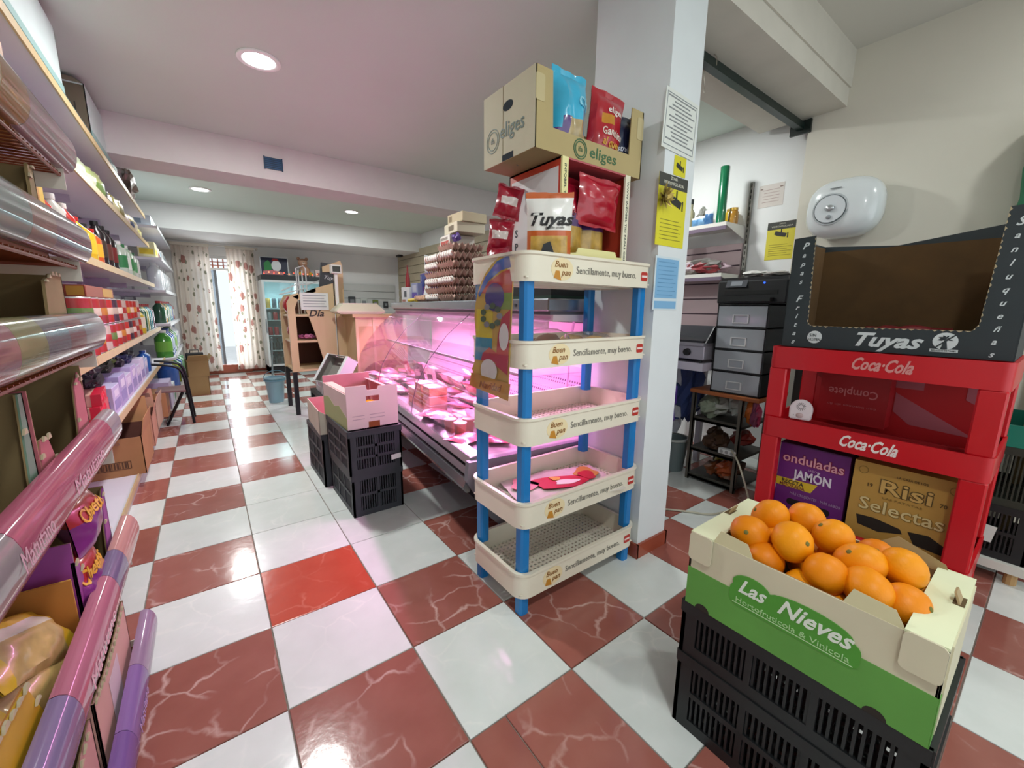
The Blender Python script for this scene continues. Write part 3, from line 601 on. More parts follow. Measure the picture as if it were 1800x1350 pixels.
# ---------------------------------------------------------------- notices on the pillar (front face, y = 1.13)
def notice(name, label, x0, z0, x1, z1, col, rows=0, rowcol='#8a8f8c', tilt=0.0, hdr=None, y=1.1295):
    t = thing(name, label, 'notice', ((x0 + x1) / 2, y, (z0 + z1) / 2), rot=(0, tilt, 0)); a, b = (x1 - x0) / 2, (z1 - z0) / 2
    MB().box(-a, -.0015, -b, a, 0, b).build('sheet', M(col, .5, var=.02), t)
    for k in range(rows):
        zz = b * .78 - k * (b * 1.55 / max(1, rows)); wv = a * (.62 + .22 * math.sin(k * 2.3 + x0))
        MB().box(-wv, -.0022, zz - b * .018 - .0016, wv, -.0015, zz + .0016).build('print_line', M(rowcol, .6), t)
    return t
n1 = notice('paper_notice', 'framed white notice with grey print at the top of the pillar', 1.60, 1.90, 1.845, 2.13, '#dfe2dc', 12, '#84888a', .05, y=1.1275)
for q in ((-.112, -.100, .112, -.097), (-.112, .097, .112, .100), (-.112, -.1, -.109, .1), (.109, -.1, .112, .1)): MB().box(q[0], -.0024, q[1], q[2], -.0015, q[3]).build('print_border', M('#8d9296', .6), n1)
def camera_icon(t, cx, cz, s, m):
    flat(t, 'camera_print', [(cx - .5 * s, cz + .1 * s), (cx - .42 * s, cz + .34 * s), (cx + .36 * s, cz + .10 * s), (cx + .28 * s, cz - .16 * s), (cx - .3 * s, cz - .02 * s)], (0, -.0024, 0), (1, 0, 0), (0, 0, 1), m, .0008)
    flat(t, 'camera_print', [(cx + .40 * s, cz - .22 * s), (cx + .47 * s, cz - .22 * s), (cx + .47 * s, cz + .16 * s), (cx + .40 * s, cz + .16 * s)], (0, -.0024, 0), (1, 0, 0), (0, 0, 1), m, .0008)
    flat(t, 'camera_print', [(cx - .06 * s, cz + .2 * s), (cx + .02 * s, cz + .2 * s), (cx + .02 * s, cz + .5 * s), (cx - .06 * s, cz + .5 * s)], (0, -.0024, 0), (1, 0, 0), (0, 0, 1), m, .0008)
blk = M('#23241f', .55)
n2 = notice('camera_sticker', 'small yellow sticker with black camera above the pillar poster', 1.70, 1.815, 1.79, 1.895, '#d9cf1f'); camera_icon(n2, 0, -.008, .06, blk)
n3 = notice('camera_poster', 'tall yellow video surveillance poster on the pillar', 1.60, 1.515, 1.815, 1.81, '#ddd32c')
MB().box(-.1075, -.0026, .095, .1075, -.0015, .1475).build('header', M('#3a3b37', .5), n3)
text('ZONA', n3, (0, -.0028, .134), (1, 0, 0), (0, 0, 1), .012, M('#e2e0cf', .5)); text('VIDEOVIGILADA', n3, (0, -.0028, .113), (1, 0, 0), (0, 0, 1), .013, M('#e2e0cf', .5), width=.15)
camera_icon(n3, .03, .035, .11, blk)
for k in range(6): MB().box(-.08, -.0022, -.04 - k * .016, .06 + .02 * (k % 2), -.0015, -.037 - k * .016).build('print_line', M('#8c8524', .6), n3)
n4 = notice('blue_notice', 'pale blue notice at eye height on the pillar', 1.615, 1.235, 1.805, 1.47, '#cfdde4')
MB().box(-.085, -.0022, -.065, .085, -.0015, .108).build('blue_field', M('#7fb0d6', .5), n4); MB().box(-.085, -.0022, -.112, .085, -.0015, -.078).build('blue_field', M('#7fb0d6', .5), n4)
for k in range(9): MB().box(-.07, -.0028, .092 - k * .018, .05 + .02 * (k % 2), -.0022, .0945 - k * .018).build('print_line', M('#5b8fb8', .6), n4)
fl = thing('gold_flower', 'glittery gold tinsel flower stuck on the pillar poster edge', 'decoration', (1.625, 1.118, 1.71))
gm = M('#a38a45', .35, metal=.6)
for k in range(22):
    a = k * 2.39996; r_ = .028 + .026 * (k / 22); el = 1 - k / 22
    d_ = Vector((math.cos(a), -.15 - .9 * el, math.sin(a))).normalized(); s_ = Vector((-math.sin(a), 0, math.cos(a)))
    p = d_ * r_ * 1.1
    MB().add([d_ * .004 - s_ * .003, d_ * .004 + s_ * .003, p * .7 + s_ * .009, p * 1.15, p * .7 - s_ * .009, p * .7 + Vector((0, .004, 0))], [(0, 1, 5), (1, 2, 5), (2, 3, 5), (3, 4, 5), (4, 0, 5), (0, 4, 3, 2, 1)]).build('petal', gm, fl)
MB().ell((0, -.008, 0), .012, .010, .012, 8, 6).build('heart', M('#7c6a2c', .5), fl, smooth=True)
# ---------------------------------------------------------------- orange stand (right foreground)
crate_m = M('#15171a', 0.45, var=.2, vscale=14)
cx, cy = 1.216, 0.29
vent_crate('plastic_crate', 'black slotted plastic crate at the bottom under the box of oranges', (cx, cy, 0), PI / 2, 0.515, 0.365, 0.245, crate_m, 'black crates under the oranges', 2)
vent_crate('plastic_crate', 'black slotted plastic crate directly below the box of oranges', (cx, cy, 0.2455), PI / 2, 0.515, 0.365, 0.165, crate_m, 'black crates under the oranges', 1)
ob = thing('fruit_carton', 'cream and green open fruit carton full of oranges', 'carton', (1.195, 0.29, 0.412), 0.0)
w, d, h = 0.33, 0.50, 0.215
cream_c = M('#cfc7ac', .75, var=.04, bump=.03); green_c = M('#5d9a42', .6, var=.10, vscale=5); cream_top = M('#dde0bd', .7, var=.03)
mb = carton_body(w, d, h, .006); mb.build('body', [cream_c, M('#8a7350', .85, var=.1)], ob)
LF = (-w / 2 - .0002, d / 2, 0); U_, V_ = (0, -1, 0), (0, 0, 1)    # long face towards the camera
flat(ob, 'green_field', [(0, 0), (d, 0), (d, .112), (0, .112)], LF, U_, V_, green_c, .0012)
flat(ob, 'end_field', [(0, 0), (w, 0), (w, .112), (0, .112)], (-w / 2, -d / 2 - .0002, 0), (1, 0, 0), V_, green_c, .0012)
flat(ob, 'logo_field', rrect(.115, .075, .385, .135, .02) , LF, U_, V_, M('#4c9430', .55), .0022)
flat(ob, 'logo_bump', oval(.165, .138, .045, .028), LF, U_, V_, M('#4c9430', .55), .0021); flat(ob, 'logo_bump', oval(.285, .138, .085, .026), LF, U_, V_, M('#4c9430', .55), .0020)
LX = -w / 2 - .0026
text('Las', ob, (LX, d / 2 - .165, .132), U_, V_, .036, M('#dfe6da', .5), .4, .02, .065); text('Nieves', ob, (LX, d / 2 - .295, .132), U_, V_, .038, M('#dfe6da', .5), .4, .02, .145)
text('Hortofruticola & Vinicola', ob, (LX, d / 2 - .25, .092), U_, V_, .014, M('#a9cf96', .5), 0, 0, .235)
flat(ob, 'logo_line', [(.125, .0805), (.375, .0805), (.375, .0825), (.125, .0825)], (LX + .0004, d / 2, 0), U_, V_, M('#b9d8a8', .5), .0006)
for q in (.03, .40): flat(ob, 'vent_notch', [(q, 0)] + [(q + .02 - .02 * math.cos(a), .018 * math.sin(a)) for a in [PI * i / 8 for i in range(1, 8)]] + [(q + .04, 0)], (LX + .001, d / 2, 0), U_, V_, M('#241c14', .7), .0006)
# folded end decks with hanging tongues and finger tabs
for s in (1, -1):
    y0 = s * d / 2; yi = s * (d / 2 - .062)
    dk = MB().box(-w / 2 - .003, min(y0, yi), h, w / 2 + .003, max(y0, yi), h + .006).build('end_deck', cream_top, ob)
    MB().prism(rrect(0, -.075, .062, .006, .012), (-w / 2 - .0035, y0 if s > 0 else yi, h), (0, -1, 0), (0, 0, 1), .004).build('corner_tongue', cream_c, dk)
    MB().box(-w / 2 + .02, y0 - s * .002, .02, w / 2 - .02, y0 + s * .003, h).build('end_fold', cream_c, dk)
    MB().prism([(-.018, 0), (.018, 0), (.014, .024), (-.014, .024)], (.03, y0 - s * .012, h + .006), (1, 0, 0), (0, s * -.4, 1), .004).build('finger_tab', kraft, dk)
    MB().box(.008, y0 - s * .002, h + .0058, .052, y0 - s * .020, h + .0066).build('tab_slot', M('#5d4a2c', .9), dk)
# side flaps folded a little inwards above the rim
for (a0, a1) in ((.06, .16), (.34, .44)):
    MB().prism([(a0, 0), (a1, 0), (a1 - .02, .03), (a0 + .012, .035)], (-w / 2 + .004, d / 2, h - .002), (0, -1, 0), (.35, 0, 1), .003).build('rim_flap', M('#c2b894', .8), ob)
MB().prism([(.30, 0), (.46, 0), (.45, .02), (.36, .05)], (w / 2 - .004, d / 2, h - .004), (0, -1, 0), (.3, 0, 1), .003).build('rim_flap', M('#9a855c', .85), ob)
# oranges: one thing each
org = bpy.data.materials.new('orange_peel'); org.use_nodes = True
nt = org.node_tree; p = nt.nodes['Principled BSDF']; p.inputs['Roughness'].default_value = .45; p.inputs['Specular IOR Level'].default_value = .3
oi = nt.nodes.new('ShaderNodeObjectInfo'); tc = nt.nodes.new('ShaderNodeTexCoord'); mx = nt.nodes.new('ShaderNodeMix'); mx.data_type = 'RGBA'; mx.inputs[6].default_value = lin('#e07c04'); mx.inputs[7].default_value = lin('#f09a06')
nz = nt.nodes.new('ShaderNodeTexNoise'); nz.inputs['Scale'].default_value = 220; nt.links.new(tc.outputs['Object'], nz.inputs['Vector']); bp = nt.nodes.new('ShaderNodeBump'); bp.inputs['Strength'].default_value = .18; bp.inputs['Distance'].default_value = .002
nt.links.new(nz.outputs['Fac'], bp.inputs['Height']); nt.links.new(bp.outputs[0], p.inputs['Normal']); nt.links.new(oi.outputs['Random'], mx.inputs[0]); nt.links.new(mx.outputs[2], p.inputs['Base Color'])
def orange_mesh(rx, ry, rz, seed):
    mb = MB().ell((0, 0, 0), rx, ry, rz, 20, 14, jit=.04, seed=seed); return mb
protos = []
for k, (rx, ry, rz) in enumerate(((.044, .045, .044), (.045, .054, .044), (.045, .049, .045))):
    o = orange_mesh(rx, ry, rz, k).build('peel', org, smooth=True); st = MB().lathe([(.0045, 0), (.006, .0015), (.003, .003)], (0, 0, rz - .0015), 7).build('stem_scar', M('#6f6a2c', .8)); protos.append((o.data, st.data)); bpy.data.objects.remove(o); bpy.data.objects.remove(st)
# (x, y, z, proto) in the carton frame; top layer as in the photo, then the layer below
OR = [(-.078, .136, .236, 2), (.035, .135, .248, 1), (.098, .066, .250, 2), (.110, .140, .190, 0), (-.078, .040, .258, 2), (.040, -.010, .255, 0), (-.020, .088, .205, 0), (-.106, .085, .195, 0), (-.100, -.040, .225, 2), (-.010, -.078, .238, 1),
      (.092, -.090, .215, 2), (-.088, -.112, .225, 1), (.035, -.145, .242, 1), (-.110, -.005, .168, 0), (.108, -.010, .170, 0), (-.055, -.170, .205, 2), (-.108, -.075, .150, 0), (.02, .03, .165, 0), (.108, .05, .150, 0), (-.106, .140, .150, 0), (.108, -.165, .165, 0), (.03, -.09, .150, 0)]
ol = ['orange at the far left front corner of the carton', 'long orange at the back left of the carton', 'orange with a stem scar at the carton back', 'orange in the back row behind the tall middle one', 'large orange on top of the pile, front left', 'round orange on top of the pile, middle', 'small orange tucked under the front left one', 'orange low against the front rim, left', 'orange at the front middle of the pile', 'orange behind the front middle one',
      'orange resting beside the carton back wall', 'broad orange at the front right of the pile', 'largest orange on the right of the pile', 'orange half hidden below the front rim, middle', 'orange at the back right of the pile', 'orange low at the right end of the carton', 'orange low against the front rim, right', 'orange deep in the pile under the middle', 'orange deep at the back left corner', 'orange barely showing over the front rim', 'orange deep at the back right corner', 'orange deep under the left of the pile']
for k, (x, y, z, pk) in enumerate(OR):
    t = thing('orange', ol[k], 'orange', (1.195 + x, .29 + y, .412 + z), group='oranges in the carton', rot=(rnd.uniform(-1.2, 1.2), rnd.uniform(-1.2, 1.2), rnd.uniform(0, 6)))
    place('peel', protos[pk][0], t); place('stem_scar', protos[pk][1], t)

# ---------------------------------------------------------------- red drinks rack
red = M('#c4121f', 0.32, var=.04); red_d = M('#a80f1a', .4); whi = M('#e4d3cf', .5)
rr = thing('drinks_rack', 'red plastic drinks display rack behind the orange stand', 'rack', (2.30, 0.09, 0))
DX, DY = .52, .80
def fence(z0, z1, t=.012):
    mb = MB(); o = rrect(0, 0, DX, DY, .03, 4); i = rrect(t, t, DX - t, DY - t, .02, 4)
    mb.loft([[(x, y, z0) for x, y in i], [(x, y, z0) for x, y in o], [(x, y, z1) for x, y in o], [(x, y, z1) for x, y in i], [(x, y, z0) for x, y in i]], False); return mb
for z0, z1, zt in ((.955, 1.06, '#d58f8c'), (.60, .70, '#efe0dc'), (.12, .22, '#efe0dc')):
    f_ = fence(z0, z1).build('shelf', red, rr, smooth=True)
    MB().box(.010, .010, z0 + .02, DX - .010, DY - .010, z0 + .028).build('shelf_deck', red_d, f_)
    text('Coca·Cola', f_, (-.0012, DY - .43, (z0 + z1) / 2), (0, -1, 0), (0, 0, 1), .052, M(zt, .5), .45, .028, .20)
for px in (.0, DX - .07):
    for py in (.0, DY - .085):
        for z0, z1 in ((0, .12), (.22, .60), (.70, .955)):
            MB().cbox(px + .004, py + .004, z0, px + .062, py + .081, z1, .006).build('leg', red, rr)
# printed red card at the back of the upper bay, mirrored print as seen in the photo
cd = thing('display_card', 'folded red cardboard with mirrored print in the upper bay of the red rack', 'cardboard', (2.72, .49, .628), 0)
MB().box(-.16, -.30, .0, -.152, .30, .03).build('foot_flap', M('#8f0d16', .5), cd)
MB().box(0, -.34, 0, .006, .31, .325).build('sheet', M('#b00f1a', .45), cd)
MB().box(-.10, -.02, .04, -.004, .26, .31).build('box_flap', M('#9c0e18', .45), cd)
text('Complete', cd, (-.1012, .12, .20), (0, 1, 0), (0, 0, -1), .040, M('#c9787a', .5), 0, .01, .20)
text('con botones sin fin', cd, (-.1012, .12, .13), (0, 1, 0), (0, 0, -1), .012, M('#b86467', .5), 0, 0, .20)
pinkw = M('#a85a66', .5)
for pts in ([(.33, .24), (.43, .24), (.43, .31), (.33, .31)], [(.335, .12), (.335, .215), (.62, .05), (.40, .065)], [(.57, .22), (.64, .18), (.64, .31), (.57, .31)]): flat(cd, 'pale_panel', pts, (-.0004, .31, 0), (0, -1, 0), (0, 0, 1), pinkw, .001)
sn = thing('motion_chime', 'small white rounded door chime sensor on the red rack shelf', 'sensor', (2.345, .735, .703), 0.0, rot=(0, .15, .12))
MB().prism([(-.045, 0), (.045, 0)] + [(.048 * math.cos(a), .048 + .052 * math.sin(a)) for a in [PI * i / 12 for i in range(13)]], (0, 0, 0), (0, -1, 0), (0, 0, 1), .028).build('case', M('#d8c9cd', .4), sn, bevel=.005, smooth=True)
for k in range(14):
    a = 2 * PI * k / 14; MB().prism([(-.0012, .008), (.0012, .008), (.0012, .02), (-.0012, .02)], (-.0284, 0, .064), (0, -math.cos(a), math.sin(a)), (0, math.sin(a), math.cos(a)), -.0005).build('speaker_slot', M('#4a4446', .6), sn)
MB().ell((-.029, 0, .020), .005, .016, .012, 12, 8).build('lens', M('#b69a9a', .3), sn, smooth=True)
MB().ell((-.029, .026, .020), .001, .002, .002, 6, 4).build('indicator', M('#5a4d50', .4), sn)
cr = thing('bread_crust', 'pale crumb of cardboard on the red shelf edge', 'scrap', (2.36, .235, .629)); MB().ell((0, 0, .012), .012, .022, .012, 8, 5, jit=.4, seed=2).build('scrap', M('#cfc6a8', .8), cr)
# cartons in the lower bay
pb = thing('crisp_carton', 'purple crisp carton standing in the lower bay of the red rack', 'carton', (2.56, .675, .150)); w, d, h = .30, .30, .40
MB().box(-w / 2, -d / 2, 0, w / 2, d / 2, h).build('body', [M('#6a2174', .5, var=.06)], pb)
FX = (-w / 2 - .0002, d / 2, 0); tX = -w / 2 - .002
MB().box(-w / 2 - .004, -d / 2, h - .004, w / 2, d / 2, h + .002).build('lid_flap', M('#4a1550', .5), pb)
text('onduladas', pb, (tX, .0, .325), U_, V_, .048, M('#8b1f3c', .5), 0, .045, .27); text('onduladas', pb, (tX - .0008, .0, .325), U_, V_, .048, M('#d59aa6', .5), 0, .012, .262)
text('SABOR', pb, (tX, -.01, .282), U_, V_, .011, M('#b58ab8', .5)); text('JAMÓN', pb, (tX, -.01, .243), U_, V_, .046, M('#ded4e0', .5), -.05, .03, .165)
flat(pb, 'yellow_band', [(0, .165), (.16, .165), (.185, .215), (.0, .208)], FX, U_, V_, M('#d9b52a', .5), .001)
text('RECETA', pb, (tX, .075, .194), U_, V_, .020, M('#2a2422', .5), 0, .02, .10); text('MEJORADA', pb, (tX, .075, .174), U_, V_, .018, M('#7c3f2c', .5), 0, .015, .115)
text('MÁS CRUJIENTES - MÁS SABOR', pb, (tX, -.03, .135), U_, V_, .014, M('#a886ad', .5), 0, 0, .22)
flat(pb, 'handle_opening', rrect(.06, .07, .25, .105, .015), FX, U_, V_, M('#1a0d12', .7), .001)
gb = thing('crisp_carton', 'gold crisp carton with embossed lettering in the lower bay of the red rack', 'carton', (2.54, .325, .150)); w, d, h = .30, .36, .405
MB().box(-w / 2, -d / 2, 0, w / 2, d / 2, h).build('body', [M('#b88c42', .5, var=.08)], gb); MB().box(-w / 2 - .003, -d / 2 - .001, 0, -w / 2 + .003, -d / 2 + .010, h).build('edge_fold', M('#d8c08a', .6), gb)
FX = (-w / 2 - .0002, d / 2, 0); tX = -w / 2 - .002; dk_ = M('#5a4420', .5)
text('LA CASA DE LOS', gb, (tX, -.02, .365), U_, V_, .010, dk_, 0, 0, .10); text('Risi', gb, (tX, -.005, .305), U_, V_, .062, dk_, 0, .045, .175); text('Risi', gb, (tX - .0008, -.005, .305), U_, V_, .062, M('#c9a05a', .5), 0, .012, .168)
text('19', gb, (tX, .115, .30), U_, V_, .016, dk_, 0, .02); text('70', gb, (tX, -.125, .29), U_, V_, .016, dk_, 0, .02); text('LAS PATATAS', gb, (tX, -.0, .255), U_, V_, .009, M('#8a6c34', .5), 0, 0, .13)
text('Selectas', gb, (tX, .0, .205), U_, V_, .058, M('#8a6a2e', .5), 0, .03, .285); text('Selectas', gb, (tX - .0010, .0015, .207), U_, V_, .058, M('#d3bd88', .5), 0, .005, .28)
for q in (.035, .33): ring(gb, q, .365, .018, FX, U_, V_, M('#8a6a2e', .5), .003)
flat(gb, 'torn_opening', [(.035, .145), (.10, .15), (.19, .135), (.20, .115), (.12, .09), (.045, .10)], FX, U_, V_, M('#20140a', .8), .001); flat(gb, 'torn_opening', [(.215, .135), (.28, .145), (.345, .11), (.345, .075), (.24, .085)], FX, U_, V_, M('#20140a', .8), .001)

# black crisp carton on top of the red rack
bk = thing('crisp_carton', 'large open black crisp carton with white script on top of the red rack', 'carton', (2.56, .485, 1.0615), 0.0)
w, d, h = .40, .755, .555; blk_c = M('#2b3337', .6, var=.08, vscale=9, bump=.03); torn = M('#b9a888', .9)
mb = MB(); O = (-w / 2, d / 2, 0)
mb.prism([(0, 0), (d, 0), (d, h), (d - .085, h - .005), (d - .10, .13), (d - .115, .105), (.115, .105), (.10, .12), (.085, h - .03), (0, h - .035)], O, U_, V_, .005, 0)
mb.prism([(0, 0), (w, 0), (w, h), (0, h)], (-w / 2, -d / 2, 0), (1, 0, 0), V_, .005, 0); mb.prism([(0, 0), (w, 0), (w, h - .035), (0, h - .035)], (w / 2, d / 2, 0), (-1, 0, 0), V_, .005, 0)
mb.prism([(0, 0), (d, 0), (d, h - .035), (d * .6, h - .06), (.12, h - .01), (0, h)], (w / 2, -d / 2, 0), (0, 1, 0), V_, .005, 0)
mb.box(-w / 2 + .003, -d / 2 + .003, 0, w / 2 - .003, d / 2 - .003, .004, 1)
brn = M('#5f4526', .9, var=.2, vscale=7)
mb.box(-w / 2 + .004, -d / 2 + .001, .004, w / 2 - .001, -d / 2 + .004, h - .012, 1); mb.box(-w / 2 + .004, d / 2 - .004, .004, w / 2 - .001, d / 2 - .001, h - .045, 1); mb.box(w / 2 - .006, -d / 2 + .004, .004, w / 2 - .002, d / 2 - .004, h - .065, 1)
mb.build('body', [blk_c, brn], bk)
# torn kraft edge around the opening
edge = [(d - .085, h - .005), (d - .10, .13), (d - .115, .105), (.115, .105), (.10, .12), (.085, h - .03)]
for (a, b) in zip(edge[:-1], edge[1:]):
    n = max(2, int(math.dist(a, b) / .022))
    for q in range(n):
        f0, f1 = q / n, (q + .8) / n; r_ = rnd.uniform(.002, .007)
        p0 = (a[0] + (b[0] - a[0]) * f0, a[1] + (b[1] - a[1]) * f0); p1 = (a[0] + (b[0] - a[0]) * f1, a[1] + (b[1] - a[1]) * f1)
        dx, dy = p1[0] - p0[0], p1[1] - p0[1]; L = math.hypot(dx, dy) or 1; nx_, ny_ = dy / L * r_, -dx / L * r_
        flat(bk, 'torn_edge', [p0, p1, ((p0[0] + p1[0]) / 2 - nx_, (p0[1] + p1[1]) / 2 - ny_)], (-w / 2 - .0052, d / 2, 0), U_, V_, torn, .0012)
tX = -w / 2 - .0058; wt = M('#d3dadb', .5)
for s_, yy, z0_, z1_ in (('Papas Fritas', d / 2 - .045, h - .075, .025), ('Sanluqueñas', -d / 2 + .055, h - .06, .02)):
    n = len(s_)
    for i, ch in enumerate(s_):
        if ch != ' ': text(ch, bk, (tX, yy, z0_ + (z1_ - z0_) * i / (n - 1)), U_, V_, .030 if ch.isupper() else .022, wt, .35, .02)
text('Tuyas', bk, (tX, -.01, .05), U_, V_, .058, wt, .4, .03, .22)
flat(bk, 'white_seal', oval(.135, .052, .030, .030), (-w / 2 - .0052, d / 2, 0), U_, V_, wt, .0008); text('SIN', bk, (tX - .0008, d / 2 - .128, .060), U_, V_, .014, M('#2b3337', .5), 0, .01); text('GLUTEN', bk, (tX - .0008, d / 2 - .135, .040), U_, V_, .012, M('#2b3337', .5), 0, .01, .048)
flat(bk, 'palm_seal', oval(.575, .062, .036, .034), (-w / 2 - .0052, d / 2, 0), U_, V_, wt, .0008); flat(bk, 'palm_print', [(.565, .030), (.585, .030), (.578, .066), (.572, .066)], (-w / 2 - .0062, d / 2, 0), U_, V_, M('#2b3337', .5), .0008)
for a in range(6):
    aa = math.radians(-10 + a * 40); flat(bk, 'palm_print', [(.575, .068), (.575 + .014 * math.cos(aa - .3), .07 + .012 * math.sin(aa - .3)), (.575 + .024 * math.cos(aa), .068 + .018 * math.sin(aa)), (.575 + .012 * math.cos(aa + .35), .068 + .010 * math.sin(aa + .35))], (-w / 2 - .0062, d / 2, 0), U_, V_, M('#2b3337', .5), .0008)
flat(bk, 'palm_bar', [(.545, .034), (.548, .030), (.607, .090), (.603, .093)], (-w / 2 - .0068, d / 2, 0), U_, V_, M('#2b3337', .5), .0008); flat(bk, 'seal_strip', [(.535, .018), (.615, .018), (.615, .030), (.535, .030)], (-w / 2 - .0052, d / 2, 0), U_, V_, wt, .0008)
text('SIN ACEITE DE PALMA', bk, (tX - .0008, d / 2 - .575, .024), U_, V_, .007, M('#56605f', .5), 0, .01, .07)
b1 = crisp_bag('crisp_bag', 'dark red crisp bag lying inside the black carton', (2.47, .44, 1.075), (-1.15, 0, -PI / 2 + .1), .30, .22, .09, [('#6d1420', .1), ('#c7b83a', .15)], lambda u, v, s: 1 if (.30 < v < .45 and abs(math.sin(u * 5)) > .6) else 0, 31, (), None, .012)

# rounded white water heater on the right wall
wh = thing('water_heater', 'rounded white wall water heater with control dial', 'water heater', (3.545, 1.0, 1.90), 0)
MB().ell((-.10, 0, 0), .115, .205, .185, 28, 18, p=.72).build('shell', M('#d9dee0', .22, coat=.4), wh, smooth=True)
MB().box(-.02, -.14, -.12, .004, .14, .12).build('wall_plate', M('#c9cccd', .5), wh)
fx = -.214
for r_, x_, m_ in ((.098, -.205, '#b9bfc2'), (.088, -.211, '#50585c'), (.083, -.213, '#cfd4d8')): MB().cyl((x_, .045, -.01), (x_ - .008, .045, -.01), r_, n=32).build('control_disc', M(m_, .3), wh, smooth=True)
MB().ell((-.226, .045, -.005), .012, .026, .020, 14, 8).build('dial', M('#c3c8cb', .15, metal=.7), wh, smooth=True); MB().ell((-.224, .045, -.06), .008, .014, .014, 12, 8).build('knob', M('#8d9296', .3), wh, smooth=True)
MB().box(-.212, .0, .115, -.205, .06, .118).build('slot', M('#555b5e', .5), wh)
gw = thing('green_sack', 'green wrapped bundle against the right wall at the frame edge', 'sack', (3.43, .155, 1.46), 0)
mb = MB(); rings = []
for i in range(12): z = i / 11 * .78; r_ = .12 * (1 if i < 10 else (.85 if i == 10 else .45)) * (1 + .06 * math.sin(i * 2.1)); rings.append([(r_ * math.cos(a) * (1 + .04 * math.sin(3 * a + i)), r_ * .9 * math.sin(a), z) for a in [2 * PI * j / 14 for j in range(14)]])
mb.loft(rings).build('wrap', M('#10754f', .55, bump=.2, bscale=30), gw, smooth=True)
st_ = thing('wall_stand', 'pale wooden stool holding the green bundle near the right wall', 'stool', (3.40, .155, 0)); MB().cbox(-.14, -.14, 1.42, .14, .14, 1.459, .006).build('seat', M('#b69a68', .6, var=.1), st_)
for q in ((-.12, -.12), (.09, -.12), (-.12, .09), (.09, .09)): MB().box(q[0], q[1], 0, q[0] + .03, q[1] + .03, 1.42).build('leg', M('#a98c58', .6, var=.1), st_)
# green trays and black crate at the far right edge
pl_ = thing('pallet_trolley', 'low white dolly under the black crate at the right edge', 'dolly', (3.12, .19, 0)); MB().box(-.28, -.26, .06, .28, .24, .10).build('deck', M('#cfd0c8', .6), pl_)
for q in ((-.24, -.2), (-.24, .18), (.22, -.2), (.22, .18)): MB().cyl((q[0], q[1], 0), (q[0], q[1], .06), .022, n=10).build('wheel', M('#b08a5a', .5), pl_)
vent_crate('plastic_crate', 'black mesh crate on the white dolly at the right edge', (3.12, .18, .1005), PI / 2, .44, .50, .26, crate_m, None, 2)
vent_crate('plastic_crate', 'dark open crate stacked above the mesh crate at the right edge', (3.12, .18, .3605), PI / 2, .44, .50, .28, M('#2a2e25', .5), None, 1)
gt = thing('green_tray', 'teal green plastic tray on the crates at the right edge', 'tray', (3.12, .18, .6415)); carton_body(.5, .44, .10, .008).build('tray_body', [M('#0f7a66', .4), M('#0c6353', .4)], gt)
pc = thing('paper_sheet', 'crumpled white paper label on the black mesh crate', 'paper', (2.862, .16, .22), 0); flat(pc, 'sheet', [(-.09, -.03), (.09, -.045), (.10, .035), (-.08, .05)], (0, 0, 0), U_, V_, M('#d8dad6', .7), .002)
# a pale plastic bag hanging off the red rack's right side
# ---------------------------------------------------------------- back corner beside the right wall
steel = M('#6d6960', .45, metal=.5, var=.15); wood_o = wood_mat('orange_wood', '#8a4a26', '#b56a38')
tb = thing('steel_side_table', 'steel framed side table with orange wooden top under the drawer tower', 'table', (2.77, 1.10, 0))
MB().cbox(0, 0, .655, .45, .47, .68, .004).build('table_top', wood_o, tb)
for q in ((.01, .10), (.01, .43), (.41, .10), (.41, .43)): MB().box(q[0], q[1], 0, q[0] + .006, q[1] + .025, .655).box(q[0], q[1], 0, q[0] + .025, q[1] + .006, .655).build('leg', steel, tb)
for z in (.45, .225, .02): MB().box(.012, .10, z, .43, .455, z + .018).box(.012, .10, z, .016, .455, z + .035).build('shelf', M('#4d4c46', .5, metal=.4, var=.2), tb)
def junk(name, label, cat, loc, cols, n, rx, ry, rz, seed, grp=None):
    """crumpled bag or packet: lumps with folds"""
    t = thing(name, label, cat, loc, group=grp); r = random.Random(seed)
    for i in range(n):
        MB().ell((r.uniform(-rx, rx) * .6, r.uniform(-ry, ry) * .7, rz * (.45 + .3 * r.random())), rx * r.uniform(.4, .6), ry * r.uniform(.35, .6), rz * r.uniform(.4, .52), 12, 8, jit=.7, seed=seed + i).build('bundle', M(cols[i % len(cols)], .45, var=.15, bump=.25, bscale=25), t)
    return t
junk('plastic_bag', 'crumpled white plastic bags on the top shelf of the steel table', 'bag', (2.99, 1.40, .470), ['#b9bdb6', '#8f9a86', '#c9ccc4', '#77806f'], 6, .17, .14, .15, 3)
junk('snack_sack', 'brown and red food packets on the middle shelf of the steel table', 'packet', (2.97, 1.36, .245), ['#4a3424', '#8a2c22', '#b8ab9c', '#5b4230'], 5, .17, .13, .12, 8)
junk('snack_sack', 'orange and yellow packets on the bottom shelf of the steel table', 'packet', (2.97, 1.36, .040), ['#6b3a1a', '#c9b21f', '#a54a1c', '#4a2d18'], 5, .17, .13, .11, 14)
junk('sweet_packet', 'orange and pink wrapped sweets at the near end of the top steel shelf', 'packet', (2.88, 1.17, .470), ['#c2671c', '#b3345e', '#8a4a6a'], 4, .06, .06, .16, 19)
